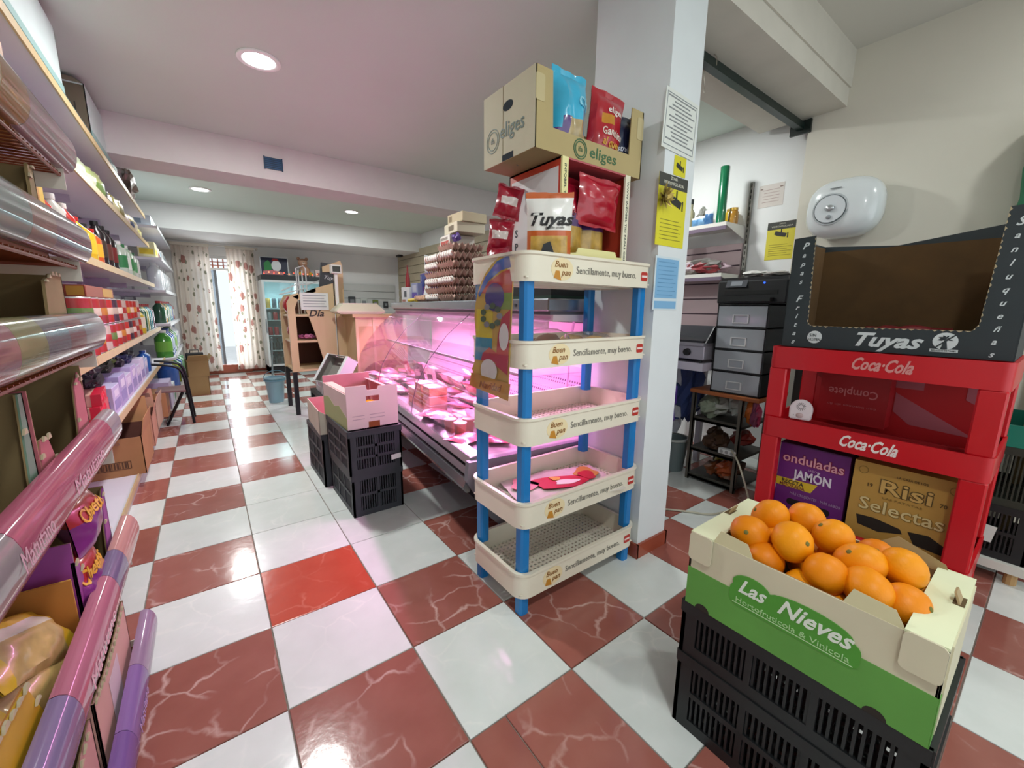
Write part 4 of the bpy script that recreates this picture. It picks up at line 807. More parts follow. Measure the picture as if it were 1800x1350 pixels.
# drawer tower
dt = thing('drawer_tower', 'black framed tower of four clear plastic drawers', 'drawer unit', (2.80, 1.115, .681))
bf = M('#17181a', .4); DW, DD, DH = .325, .38, .60
MB().box(0, 0, 0, DD, .010, DH).build('side_panel', bf, dt); MB().box(0, DW - .010, 0, DD, DW, DH).build('side_panel', bf, dt); MB().box(DD - .008, .01, 0, DD, DW - .01, DH).build('back_panel', bf, dt)
for k in range(5): MB().box(0, 0, k * .147, DD - .008, DW, k * .147 + .010).build('divider', bf, dt)
fr_m = clear_mat('#dfe4ea', .38, .15)
for k in range(4):
    z = .012 + k * .147
    dw = MB().box(-.006, .012, z, -.002, DW - .012, z + .130).box(-.002, .012, z, DD - .02, .015, z + .11).box(-.002, DW - .015, z, DD - .02, DW - .012, z + .11).build('drawer', fr_m, dt)
    MB().box(-.014, .115, z + .02, -.006, .215, z + .026).box(-.014, .115, z + .02, -.006, .122, z + .075).box(-.014, .208, z + .02, -.006, .215, z + .075).box(-.014, .115, z + .07, -.006, .215, z + .076).build('handle', clear_mat('#ffffff', .55, .2), dw)
    for q in range(5): MB().ell((.05 + .04 * (q % 2), .06 + q * .05, z + .035), .045, .035, .028, 8, 6, jit=.6, seed=k * 7 + q).build('contents', M(['#d8d4da', '#b99fb0', '#c9bfa5', '#7fa3bd', '#e6e3e0'][(q + k) % 5], .6), dw)
# printer
pt = thing('printer', 'black inkjet printer on top of the drawer tower', 'printer', (2.79, 1.03, 1.2815)); pm = M('#1c1d20', .35)
MB().cbox(.0, 0, 0, .36, .42, .145, .008).build('body', pm, pt); MB().box(.02, .01, .145, .36, .41, .165).build('lid', M('#25262a', .3), pt)
MB().prism([(0, 0), (.13, 0), (.13, .05), (0, .05)], (-.012, .36, .10), (0, -1, 0), (.45, 0, 1), .006).build('control_panel', M('#4a4c52', .3), pt); flat(pt, 'screen', [(.03, .012), (.10, .012), (.10, .042), (.03, .042)], (-.018, .36, .10), (0, -1, 0), (.45, 0, 1), M('#8c9096', .2), .002)
MB().box(-.004, .05, .055, .0, .37, .08).build('paper_slot', M('#050505', .6), pt); MB().box(-.05, .07, .012, .0, .35, .035).build('paper_tray', M('#141517', .4), pt)
MB().ell((-.004, .13, .125), .003, .006, .006, 8, 6).build('power_light', emis('#2f5cff', 3.0, 'led_blue'), pt)
junk('folded_papers', 'pinkish folded papers and film lying on the printer', 'papers', (2.96, 1.25, 1.4475), ['#c79a8a', '#d8d6d2', '#b9b4b0'], 4, .12, .16, .035, 30)
yc = thing('tape_roll', 'yellow tape roll on the printer', 'tape', (3.05, 1.33, 1.4475)); MB().lathe([(.02, 0), (.035, 0), (.035, .04), (.02, .04), (.02, 0)], n=18, cap=False).build('roll', M('#d9a816', .4), yc, smooth=True)
rb = thing('red_balloon', 'shiny red round balloon behind the black crisp carton', 'balloon', (3.20, 1.06, 1.46)); MB().ell((0, 0, .09), .075, .075, .09, 16, 12).build('skin', M('#c01f1f', .15, coat=.6), rb, smooth=True); MB().cyl((0, 0, -.01), (0, 0, .004), .006, .012, 8).build('knot', M('#9c1818', .4), rb)
sv = thing('corner_cabinet', 'low dark cabinet supporting the balloon by the right wall', 'cabinet', (3.22, .80, 0)); MB().cbox(0, 0, 0, .32, .28, 1.44, .006).build('body', M('#3a3a38', .5, var=.1), sv); MB().box(-.006, .01, .9, 0, .27, 1.42).build('door', M('#c6cdd0', .4), sv); MB().box(-.012, .02, 1.14, -.006, .26, 1.155).build('door_rail', M('#222', .5) if False else M('#222222', .5), sv)
bp_ = thing('wooden_plank', 'beige wooden plank standing behind the red rack', 'plank', (2.93, .80, 0)); MB().box(0, 0, 0, .03, .10, 1.05).build('board', wood_mat('beige_wood', '#c7a878', '#dcc39a'), bp_)
# griddle on white metal table
gt_ = thing('metal_table', 'white painted metal table holding the griddle', 'table', (2.70, 1.455, 0)); wm = M('#c9c4d2', .4)
MB().box(0, 0, .82, .50, .75, .875).build('table_top', wm, gt_)
for q in ((.0, .22), (.46, .22), (.0, .71), (.46, .71)): MB().box(q[0], q[1], 0, q[0] + .04, q[1] + .04, .82).build('leg', wm, gt_)
gr = thing('electric_griddle', 'steel electric griddle with black dial on the metal table', 'griddle', (2.71, 1.46, .878))
MB().cbox(0, .0, .02, .42, .50, .115, .004).build('body', M('#b4b0bc', .3, metal=.5), gr); MB().box(-.012, .0, .115, .43, .50, .135).build('rim', M('#a7a3ad', .3, metal=.6), gr); MB().box(.02, .02, .135, .40, .48, .150).build('hot_plate', M('#3b3c40', .35, metal=.5), gr)
MB().prism([(0, 0), (.40, 0), (.40, .11), (.10, .11)], (.0, .0, .135), (1, 0, 0), (0, 0, 1), .008).build('splash_guard', M('#232427', .4), gr); MB().box(.40, .0, .135, .41, .50, .24).build('back_guard', M('#5a5b60', .4, metal=.4), gr)
MB().cyl((0, .12, .068), (-.022, .12, .068), .026, .022, 16).build('dial', M('#101012', .35), gr, smooth=True)
for q in (.20, .24): MB().cyl((0, q, .07), (-.004, q, .07), .007, n=10).build('pilot_lamp', M('#6c3a44', .3), gr)
for q in ((.02, .03), (.38, .03), (.02, .45), (.38, .45)): MB().cyl((q[0], q[1], 0), (q[0], q[1], .02), .012, n=8).build('foot', M('#222326', .5), gr)
wd_ = thing('wooden_block', 'small wooden block under the griddle dial', 'block', (2.705, 1.60, .8755)); MB().cbox(0, 0, 0, .0, .045, .06, .0) if False else None
bpy.data.objects.remove(wd_)
junk('plastic_sack', 'purple plastic sack hanging under the metal table', 'sack', (2.66, 1.72, .33), ['#5c3f9e', '#6b4cae', '#513791'], 4, .09, .13, .48, 41)
junk('plastic_sack', 'blue and white bags under the metal table', 'sack', (2.90, 1.78, .30), ['#2b3d6e', '#c9cbd4', '#3b4c80'], 5, .14, .18, .45, 46)
bk_ = thing('floor_bucket', 'grey bucket on the floor under the metal table', 'bucket', (2.86, 1.72, 0)); MB().lathe([(.085, 0), (.11, .24), (.116, .245), (.106, .25), (.08, .01)], n=18).build('pail', M('#6d7a7c', .5), bk_, smooth=True); MB().lathe([(.116, .245), (.120, .25), (.116, .262), (.1, .262)], n=18, cap=False).build('rim', M('#aab0ac', .5), bk_)
# wall shelves on the slotted uprights
shw = M('#d9d6d0', .4); up_ = thing('shelf_upright', 'slotted grey shelf upright on the right wall', 'shelf rail', (3.60, 1.665, 1.28)); mb = MB().box(0, 0, 0, .0195, .025, .96)
mb.build('rail', M('#8c8a84', .4, metal=.5), up_)
for k in range(22): MB().box(-.0012, .009, .02 + k * .043, 0, .016, .045 + k * .043).build('slot', M('#1c1c1c', .6), up_)
for z, nm in ((1.885, 'upper'), (1.50, 'lower')):
    sh = thing('wall_shelf', '%s white metal wall shelf in the back corner' % nm, 'shelf', (3.30, 1.70, z)); L_ = .95
    MB().box(0, 0, .0, .298, L_, .028).build('deck', shw, sh); MB().box(.0, 0, -.028, .012, L_, 0).build('front_lip', M('#6f5f72', .5), sh)
    MB().prism([(0, 0), (.29, -.075), (.29, .0), (0, .0)], (.005, .0, .0), (1, 0, 0), (0, 0, 1), .004).build('bracket', shw, sh)
pw_ = struct('wall_panel', MB().box(3.585, 1.70, .75, 3.6195, 2.9, 1.78).build('wall_panel', M('#c9b3b6', .6)))
for z in (1.20, 1.33, 1.46, 1.60, 1.72): MB().box(3.582, 1.70, z, 3.586, 2.9, z + .010).build('groove', M('#4c3a44', .7), pw_)
def lathe_thing(name, label, cat, loc, prof, m, n=16, cap=None, grp=None, rough=.3):
    t = thing(name, label, cat, loc, group=grp); MB().lathe(prof, n=n).build('body', m, t, smooth=True)
    if cap: MB().lathe(cap[0], n=n).build('lid', cap[1], t, smooth=True)
    return t
lathe_thing('wrapping_roll', 'tall shiny green tube on the upper wall shelf', 'tube', (3.40, 1.80, 1.9135), [(.034, 0), (.034, .43), (.030, .435), (.030, .40)], M('#0f6b45', .2, coat=.5))
lathe_thing('glass_jar', 'glass jar of amber sauce on the upper wall shelf', 'jar', (3.47, 1.735, 1.9135), [(.034, 0), (.037, .01), (.037, .09), (.028, .105)], M('#a8792c', .15, coat=.4), cap=([(.03, .105), (.031, .106), (.031, .125), (.0, .126)], M('#c9a24a', .3, metal=.6)))
lathe_thing('glass_jar', 'yellow jar behind the amber jar on the wall shelf', 'jar', (3.55, 1.80, 1.9135), [(.036, 0), (.038, .01), (.038, .11), (.03, .12)], M('#c7a21e', .3), cap=([(.03, .12), (.031, .121), (.031, .138), (.0, .139)], M('#b0882a', .4)))
for k, (y, hh, c) in enumerate(((1.88, .12, '#3c6a9c'), (1.94, .085, '#6f9cc4'), (1.99, .08, '#5f8fbb'))):
    t = thing('blue_packet', 'blue packet on the upper wall shelf, %s from the green tube' % ORD[k], 'packet', (3.37, y, 1.9135), group='blue packets on the wall shelf'); bag_mesh(.075, hh, .05, bands((.75, 0), (1, 1)), seed=k, n=6, k=8).build('bag', [M(c, .35), M('#cfd6da', .4)], t, rot=(0, 0, -PI / 2), smooth=True)
junk('tissue_bag', 'grey see-through bag on the upper wall shelf', 'bag', (3.48, 1.98, 1.9135), ['#8d8c86', '#a5a6a0'], 3, .06, .07, .16, 60)
lathe_thing('spray_bottle', 'tall dark bottle at the pillar end of the upper wall shelf', 'bottle', (3.40, 2.06, 1.9135), [(.03, 0), (.03, .13), (.014, .16), (.014, .2)], M('#8f8a6e', .4), cap=([(.015, .2), (.016, .2), (.016, .24), (.0, .241)], M('#15171a', .4)))
junk('food_packets', 'pile of wrapped food packets along the lower wall shelf', 'packets', (3.42, 1.93, 1.5285), ['#b59aa5', '#cfc9c4', '#8a2f36', '#6f6a66', '#c5b4bd', '#a39a94'], 9, .10, .24, .10, 70)
junk('plastic_bag', 'hanging clear plastic bag beside the shelves', 'bag', (3.36, 2.12, 1.62), ['#b7a9ae', '#c8bcc0'], 3, .06, .08, .24, 77)
# papers on the right wall recess
def wall_notice(name, label, y0, z0, y1, z1, col, x=3.6195):
    t = thing(name, label, 'notice', (x, (y0 + y1) / 2, (z0 + z1) / 2), rz=-PI / 2); a, b = abs(y1 - y0) / 2, (z1 - z0) / 2
    MB().box(-a, -.0015, -b, a, 0, b).build('sheet', M(col, .55, var=.03), t); return t, a, b
t, a, b = wall_notice('paper_notice', 'faded pinkish paper taped to the right wall recess', 1.445, 2.035, 1.625, 2.20, '#d5ccc6')
for k in range(5): MB().box(-.06 + .01 * (k % 2), -.0022, .04 - k * .022, .06, -.0015, .044 - k * .022).build('print_line', M('#b09a94', .6), t)
for q in (-.08, .06): MB().box(q, -.003, .05, q + .02, -.0015, .058).build('tape', M('#8d7a70', .6), t)
t, a, b = wall_notice('camera_poster', 'yellow video surveillance poster on the right wall recess', 1.325, 1.63, 1.53, 1.91, '#d9cb3a')
MB().box(-a, -.0026, b - .055, a, -.0015, b).build('header', M('#34352f', .5), t); text('ZONA', t, (0, -.0028, b - .015), (1, 0, 0), (0, 0, 1), .010, M('#cfccb8', .5)); text('VIDEOVIGILADA', t, (0, -.0028, b - .035), (1, 0, 0), (0, 0, 1), .012, M('#cfccb8', .5), width=.15)
camera_icon(t, .0, .04, .10, blk)
for k in range(6): MB().box(-.08, -.0022, -.03 - k * .016, .05 + .03 * (k % 2), -.0015, -.027 - k * .016).build('print_line', M('#8c8024', .6), t)
sb = thing('switch_box', 'grey electrical box on the right wall beside the poster', 'box', (3.605, 1.29, 1.74)); MB().cbox(-.03, -.02, -.10, .014, .02, .19, .004).build('case', M('#b9bcbc', .5), sb)
# cable from the table to the floor
cb_ = thing('power_cable', 'white power cable trailing from the table to the pillar floor', 'cable', (0, 0, 0)); P = [(2.78, 1.24, .30), (2.70, 1.16, .27), (2.62, 1.08, .20), (2.58, 1.02, .10), (2.58, 1.0, .02), (2.52, 1.04, .007), (2.46, 1.10, .007), (2.36, 1.14, .007), (2.28, 1.24, .007), (2.15, 1.38, .007), (2.02, 1.44, .007), (1.92, 1.45, .007)]
def smooth(P, k=5):
    P = [Vector(p) for p in P]; out = []
    for i in range(len(P) - 1):
        a, b, c, d = P[max(i - 1, 0)], P[i], P[i + 1], P[min(i + 2, len(P) - 1)]
        for s in range(k):
            t = s / k; out.append(.5 * ((2 * b) + (c - a) * t + (2 * a - 5 * b + 4 * c - d) * t * t + (3 * b - a - 3 * c + d) * t ** 3))
    return out + [P[-1]]
MB().tube(smooth(P), .006, 7).build('cord', M('#b9b3a0', .5), cb_, smooth=True)
ps = thing('power_strip', 'white power strip on the middle shelf of the steel table', 'power strip', (2.795, 1.27, .262)); MB().cbox(-.02, -.06, 0, .02, .06, .035, .004).build('case', M('#d5d8d8', .4), ps)
for k in range(3): MB().cyl((-.02, -.035 + k * .035, .0175), (-.0212, -.035 + k * .035, .0175), .012, n=12).build('socket', M('#9a9d9d', .5), ps)
# ---------------------------------------------------------------- refrigerated deli counter
TH = -0.096; DO = Vector((.95, 1.60, 0)); LD = 2.9
def DW_(x, y, z=0):
    c, s = math.cos(TH), math.sin(TH); return (DO.x + x * c - y * s, DO.y + x * s + y * c, z - .09 if .5 < z < 1.1 else z)
deli = thing('deli_counter', 'long glass fronted deli counter glowing pink inside', 'deli counter', DO, TH)
ss = M('#a9a9ad', .25, metal=.85); ss2 = M('#8e8e94', .3, metal=.8); slate = M('#3c424e', .4); pinkw_ = M('#e3d6dc', .4); dkin = M('#24242a', .6)
MB().box(.30, .06, .0, .98, LD - .06, .28).build('plinth', M('#2b2c33', .5), deli)
MB().prism([(.02, .36), (.30, .23), (.98, .23), (.98, .30), (.05, .44)], (0, LD, 0), (1, 0, 0), (0, 0, 1), LD - .0).build('underside', slate, deli)
MB().loft([[(-.02, y, .35), (-.035, y, .38), (-.02, y, .415), (.0, y, .42), (.0, y, .35)] for y in (.02, LD)]).build('lower_bumper', ss, deli)
MB().loft([[(-.005, y, .425), (-.022, y, .445), (-.005, y, .47), (.03, y, .475), (.03, y, .425)] for y in (.02, LD)]).build('upper_bumper', ss2, deli)
MB().loft([[(.0, y, .48), (-.012, y, .495), (.005, y, .525), (.06, y, .537), (.06, y, .485)] for y in (.02, LD)]).build('glass_channel', ss, deli)
MB().box(.05, .02, .47, .98, LD - .02, .51).build('deck_tray', M('#a398a0', .45), deli)
EP = [(-.03, .42), (.02, .34), (.10, .20), (.20, .10), (.30, .04), (.98, .04), (.98, .515), (-.02, .515)]
MB().prism(EP, (0, .02, 0), (1, 0, 0), (0, 0, 1), .035).build('end_panel', M('#83838c', .35, metal=.4), deli)
MB().prism(EP, (0, LD + .035, 0), (1, 0, 0), (0, 0, 1), .035).build('end_panel', M('#83838c', .35, metal=.4), deli)
MB().prism([(.78, .51), (.98, .51), (.98, 1.15), (.86, 1.15), (.86, .82)], (0, LD - .03, 0), (1, 0, 0), (0, 0, 1), LD - .06).build('back_wall', pinkw_, deli)
pp = MB().prism([(.765, .53), (.775, .53), (.855, .82), (.845, .82)], (0, LD - .10, 0), (1, 0, 0), (0, 0, 1), LD - .2).build('perforated_panel', dots_mat('perforated', '#cbbfcd', '#4a3a55', 42), deli)
MB().box(.46, 0, 1.17, 1.0, LD, 1.205).build('canopy', M('#e6e4e6', .35), deli); MB().box(.44, 0, 1.205, 1.0, LD, 1.222).build('canopy_gap', M('#5d5f66', .4), deli)
MB().cbox(.42, -.01, 1.222, 1.02, LD + .01, 1.285, .006).build('top_slab', M('#9aa0a6', .25, metal=.75), deli)
for y in (.30, 2.2): MB().cyl((.418, y, 1.252), (.4135, y, 1.252), .009, n=10).build('rivet', M('#5a5a5e', .4, metal=.5), deli)
gp = clear_mat('#fff4fb', .03, .02)
prof = [(.012, .527), (.025, .62), (.06, .74), (.14, .88), (.28, 1.05), (.455, 1.195)]
for y0, y1 in ((.02, .965), (.970, 1.925), (1.930, LD - .02)):
    mb = MB(); mb.loft([[(x, y0, z) for x, z in prof] + [(x + .005, y0, z - .004) for x, z in reversed(prof)], [(x, y1, z) for x, z in prof] + [(x + .005, y1, z - .004) for x, z in reversed(prof)]]); mb.build('glass_pane', gp, deli, smooth=True)
for y in (.022, LD - .026):
    MB().prism([(x + .01, z) for x, z in prof] + [(.86, 1.17), (.80, .53)], (0, y, 0), (1, 0, 0), (0, 0, 1), .004).build('side_glass', gp, deli)
for y in (.9675, 1.9275): MB().tube([(x - .001, y, z) for x, z in prof], .0022, 5).build('pane_joint', M('#4a4a52', .4), deli)
MB().box(.34, .05, .885, .80, LD - .05, .892).build('inner_glass_shelf', clear_mat('#f3e9f2', .10, .02), deli); MB().box(.335, .05, .880, .345, LD - .05, .897).build('shelf_edge', ss2, deli)
MB().box(.450, .03, 1.135, .456, LD - .03, 1.17).build('valance', M('#cfc2c8', .35), deli)
MB().cyl((.475, .08, 1.152), (.475, LD - .08, 1.152), .011, n=10).build('lamp_tube', emis('#ffb0e8', 9.0, 'deli_tube'), deli)
a_ = area('deli_light', (.452, LD / 2, 1.128), (0, math.radians(12), 0), .05, LD - .2, 82, (1.0, .48, .86)); a_.parent = deli
MB().tube(smooth([(.80, .25, 1.16), (.79, .27, 1.0), (.76, .24, .85), (.72, .22, .65), (.70, .26, .54)]), .008, 7).build('drain_hose', M('#cdbccb', .4), deli, smooth=True)

# food in the case
def tub(name, label, loc, r, h, col, lid, grp): 
    t = thing(name, label, 'tub', loc, group=grp); MB().lathe([(r * .82, 0), (r, h * .9), (r, h)], n=16).build('cup', M(col, .4), t, smooth=True); MB().lathe([(r * 1.05, h), (r * 1.07, h + .006), (r * .9, h + .009)], n=16).build('lid', M(lid, .35), t, smooth=True); return t
def meatpack(label, loc, rz, w, h, t, col, col2, seed, grp, tilt=0.0):
    o = thing('meat_pack', label, 'meat pack', loc, group=grp, rot=(-PI / 2 + tilt, 0, rz)); c2 = col2
    bag_mesh(w, h, t, lambda u, v, s: 1 if (.25 < v < .75 and abs(u) < .55) else 0, n=8, k=10, seed=seed, wr=.008).build('pack', [M(col, .3, var=.2, vscale=25, coat=.4), M(c2, .3, coat=.4)], o, smooth=True); return o
def box3(name, label, cat, loc, rz, w, d, h, col, prints=(), grp=None, rough=.5, rot=None):
    """small printed carton: body plus printed fields on its front (-x) face: (y0, z0, y1, z1, colour) fractions"""
    t = thing(name, label, cat, loc, rz, grp, rot); MB().cbox(-w / 2, -d / 2, 0, w / 2, d / 2, h, min(.003, h * .1)).build('body', M(col, rough), t)
    for y0, z0, y1, z1, c in prints: flat(t, 'print', [(d * y0, h * z0), (d * y1, h * z0), (d * y1, h * z1), (d * y0, h * z1)], (-w / 2 - .0002, d / 2, 0), (0, -1, 0), (0, 0, 1), M(c, rough), .0008)
    return t
r = random.Random(5); G = 'food packs in the deli case'
cols = [('#d58a9a', '#efd9de'), ('#c86a80', '#e8c9cf'), ('#e0c4c8', '#b0405e'), ('#d9a0ac', '#f0e4e6'), ('#7a5a66', '#d8c4ca'), ('#eadfe2', '#c05a78'), ('#cf7c8c', '#a8324c')]
n = 0
for row, (x, zz) in enumerate(((.22, .601), (.40, .601), (.60, .601))):
    y = .62 if row == 0 else .30
    while y < 2.72:
        if not (row == 0 and .95 < y < 1.5):
            c = cols[r.randrange(len(cols))]; wv = r.uniform(.14, .20)
            meatpack('cold meat packet in the deli case, %s row from glass, %s along' % (ORD[row], ORD[min(19, n)]), DW_(x, y, zz + .028), TH + PI / 2 + r.uniform(-.5, .5), wv, r.uniform(.17, .24), r.uniform(.045, .065), c[0], c[1], 100 + row * 20 + n, G, r.uniform(.05, .35)); n += 1
        y += r.uniform(.19, .25)
    n = 0
for k in range(7):
    y = .9 + k * .24; meatpack('pink ham piece at the back of the deli case, %s from near end' % ORD[k], DW_(.66, y, .665), TH + PI / 2 + r.uniform(-.3, .3), .18, .20, .10, cols[k][0], cols[(k + 2) % 7][1], 160 + k, 'hams at the back of the deli case', .5)
for k in range(6):
    y = 1.65 + k * .17; t = meatpack('upright cold meat pack at the far end of the case, %s from the middle' % ORD[k], DW_(.42 + .05 * (k % 2), y, .70), 0, .13, .16, .03, ['#eadfe2', '#d58a9a', '#6a5560', '#e6d3d8', '#c05a78', '#d9c9cf'][k], ['#3c2c38', '#efe3e6', '#c9a9b4', '#b0405e', '#efe4e6', '#8a4a60'][k], 180 + k, 'upright packs at the far end of the case'); t.rotation_euler = (.25, 0, TH - PI / 2 + r.uniform(-.5, .5)); t.location.z = .57
# stacked square orange tubs
for st, (y, nn) in enumerate(((1.02, 3), (1.20, 3), (1.36, 2))):
    for k in range(nn):
        t = box3('dessert_tub', 'orange square tub near the glass, %s stack along, %s from the bottom' % (ORD[st], ORD[k]), 'tub', DW_(.20, y, .601 + k * .062), TH, .13, .14, .052, '#cf8468', [(.2, .2, .8, .7, '#e0a58a')], 'stacked orange tubs'); MB().box(-.068, -.073, .052, .068, .073, .0595).build('lid', M('#e4bfb0', .3), t)
for k, (x, y) in enumerate(((.13, .72), (.24, .68), (.16, .58), (.12, .86), (.30, .80))):
    tub('cream_tub', 'round white lidded tub near the deli glass, %s from the near end' % ORD[k], DW_(x, y, .601), .058, .04, '#e3cfd6', '#f0e2e8', 'round tubs in the deli case')
for k, (x, y) in enumerate(((.10, .50), (.12, .40), (.20, .46))):
    tub('paste_cup', 'small brown sauce cup at the near end of the deli glass, %s' % ('left', 'right', 'back')[k], DW_(x, y, .601), .036, .075, '#b36a56', '#d8b8ae', 'sauce cups in the deli case')
meatpack('flat pack of pink sliced ham in the near corner of the case', DW_(.14, .22, .622), .3, .20, .16, .035, '#c4566a', '#e6c0c8', 201, G); meatpack('flat pack of red salami beside the near end glass', DW_(.32, .18, .622), .9, .20, .16, .035, '#a83c50', '#e0aab4', 202, G)
tp = thing('teapot', 'dark glass jar among the packs in the middle of the case', 'jar', DW_(.56, 1.25, .70)); MB().lathe([(.035, 0), (.045, .02), (.045, .06), (.03, .075)], n=12).build('body', M('#2a2026', .2), tp, smooth=True); MB().lathe([(.032, .075), (.034, .076), (.034, .092), (.02, .095)], n=12).build('lid', M('#8a3a66', .3), tp, smooth=True)

# ---------------------------------------------------------------- on top of the counter
TZ = 1.286
pulp = M('#bd9c8e', .9, var=.12, vscale=30, bump=.3); egg_w = M('#e6e1da', .45); egg_b = M('#c99f80', .45)
def egg_tray_mesh():
    mb = MB(); n = 24; a = .30; vs = []
    for i in range(n + 1):
        for j in range(n + 1):
            x, y = (i / n - .5) * a, (j / n - .5) * a; z = .030 + .030 * math.cos(2 * PI * i * 6 / n) * .5 + .030 * math.cos(2 * PI * j * 6 / n) * .5
            vs.append((x, y, z))
    fs = [(i * (n + 1) + j, (i + 1) * (n + 1) + j, (i + 1) * (n + 1) + j + 1, i * (n + 1) + j + 1) for i in range(n) for j in range(n)]
    mb.add(vs, fs); b = [(x, y, z - .004) for x, y, z in vs]; mb.add(b, [tuple(reversed(f)) for f in fs])
    ed = [i * (n + 1) for i in range(n + 1)] + [n * (n + 1) + j for j in range(1, n + 1)] + [i * (n + 1) + n for i in range(n - 1, -1, -1)] + [j for j in range(n - 1, 0, -1)]
    m_ = len(vs); mb.add(vs + b, [(ed[k], ed[(k + 1) % len(ed)], m_ + ed[(k + 1) % len(ed)], m_ + ed[k]) for k in range(len(ed))])
    return mb
etm = egg_tray_mesh().build('tray', pulp, smooth=True); ETM = etm.data; bpy.data.objects.remove(etm)
def egg_data(m):
    o = MB().lathe([(.004, 0), (.013, .004), (.0185, .015), (.0195, .024), (.0165, .038), (.009, .047), (.003, .050)], n=12).build('egg', m, smooth=True); d_ = o.data; bpy.data.objects.remove(o); return d_
EGW, EGB = egg_data(egg_w), egg_data(egg_b)
def eggs_row(cx, cy, z, idx, lab, cnt=6, data=None, start=0):
    for k in range(cnt):
        y = (start + k - 2.5) * .05; p = DW_(0, 0); c, s = math.cos(TH), math.sin(TH); lx = -.138
        o = place('egg', data or EGW, None, (cx + lx * c - y * s, cy + lx * s + y * c, z)); tag(o, '%s egg, %s from the near side in %s' % ('white' if (data or EGW) is EGW else 'brown', ORD[start + k], lab), 'egg', 'eggs in the stacked trays')
stk = [((.64, 1.85), 6, 'far'), ((.64, 1.53), 7, 'near')]
for (lx, ly), nn, nm in stk:
    p = DW_(lx, ly)
    for k in range(nn):
        t = thing('egg_tray', 'brown pulp egg tray in the %s counter stack, %s from the bottom' % (nm, ORD[k]), 'egg tray', (p[0], p[1], TZ + k * .066 + .0), TH + (.04 if k % 2 else -.03), 'stacked egg trays'); place('tray', ETM, t)
        if (nm == 'far' and k in (0, 2, 4, 5)) or (nm == 'near' and k in (2, 5)): eggs_row(p[0], p[1], TZ + k * .066 + .016, k, 'the %s tray of the %s stack' % (ORD[k], nm), 6)
    if nm == 'far':
        for i in range(1, 3):
            for k in range(6):
                y = (k - 2.5) * .05; xx = -.125 + i * .05; c, s = math.cos(TH), math.sin(TH)
                o = place('egg', EGW, None, (p[0] + xx * c - y * s, p[1] + xx * s + y * c, TZ + 5 * .066 + .016)); tag(o, 'white egg on top of the far stack, %s row back, %s along' % (ORD[i], ORD[k]), 'egg', 'eggs in the stacked trays')
p = DW_(.64, 2.17); t = thing('egg_tray', 'single low pulp tray of brown eggs at the front of the counter top', 'egg tray', (p[0], p[1], TZ), TH, 'stacked egg trays'); place('tray', ETM, t)
eggs_row(p[0], p[1], TZ + .012, 0, 'the single low tray', 6, EGB)
box3('egg_box', 'tall white egg case panel behind the far egg stack', 'box', DW_(.80, 2.05, TZ), TH, .03, .22, .32, '#dcdad6')
box3('cookie_box', 'cream biscuit box with dark oval on top of the near egg stack', 'box', DW_(.66, 1.50, TZ + .53), TH, .24, .26, .075, '#c9bfa8', [(.35, .25, .75, .75, '#6a5c48')])
box3('cookie_box', 'second cream biscuit box above the oval one', 'box', DW_(.67, 1.47, TZ + .606), TH + .1, .22, .24, .07, '#b8a98c', [(.1, .2, .3, .8, '#7a6a50')])
box3('noodle_box', 'white and red flat box on the near egg stack', 'box', DW_(.64, 1.60, TZ + .43), TH, .22, .20, .095, '#d6cfc8', [(.08, .2, .9, .55, '#a8423c'), (.1, .65, .8, .85, '#8a8078')])
bpk = junk('purple_cloth', 'purple packet on the near egg stack', 'packet', DW_(.56, 1.42, TZ + .45), ['#5b3f86'], 2, .05, .06, .06, 90)
# toys and seasonal things along the counter top
box3('toy_box', 'purple and blue toy box on the deli counter top', 'box', DW_(.72, 2.50, TZ), TH, .10, .26, .30, '#5a3f86', [(.05, .55, .95, .95, '#2b3f8a'), (.35, .35, .75, .8, '#a83a4c'), (.42, .42, .68, .72, '#d5d0da'), (.05, .05, .4, .4, '#7a5aa0')])
box3('toy_box', 'small blue toy carton left of the purple one', 'box', DW_(.64, 2.66, TZ), TH + .2, .08, .13, .20, '#8d94b8', [(.1, .1, .9, .5, '#6a5aa8'), (.2, .55, .8, .9, '#b9bccb')])
box3('toy_box', 'small blue carton on top of the toy boxes', 'box', DW_(.74, 2.68, TZ + .2015), TH, .08, .14, .10, '#2f3f86', [(.2, .2, .7, .8, '#d6cfe0')])
ph = box3('picture_card', 'white card with a dark figure tilted on the toy box', 'card', DW_(.70, 2.50, TZ + .302), TH, .012, .15, .17, '#d3d7d8', [(.15, .1, .5, .75, '#4a2c34'), (.22, .6, .42, .9, '#3a2a2e')], rot=(.22, -.1, TH))
box3('picture_card', 'plain white card leaning on the toy box', 'card', DW_(.60, 2.34, TZ), TH, .010, .14, .26, '#d5d8d8', rot=(0, .25, TH))
box3('gift_carton', 'small white clock carton at the far end of the counter', 'box', DW_(.58, 2.78, TZ), TH + .3, .09, .15, .16, '#d0d2d4', [(.35, .35, .65, .75, '#55595e'), (.1, .05, .5, .2, '#a8746a')])
t = thing('tea_bottle', 'slim red bottle at the far end of the counter top', 'bottle', DW_(.60, 2.87, TZ)); MB().lathe([(.028, 0), (.03, .02), (.026, .26), (.010, .33), (.008, .38)], n=14).build('body', M('#8a1f28', .2, coat=.5), t, smooth=True); MB().lathe([(.010, .38), (.010, .40), (.0, .401)], n=10).build('cap', M('#5a1218', .4), t)
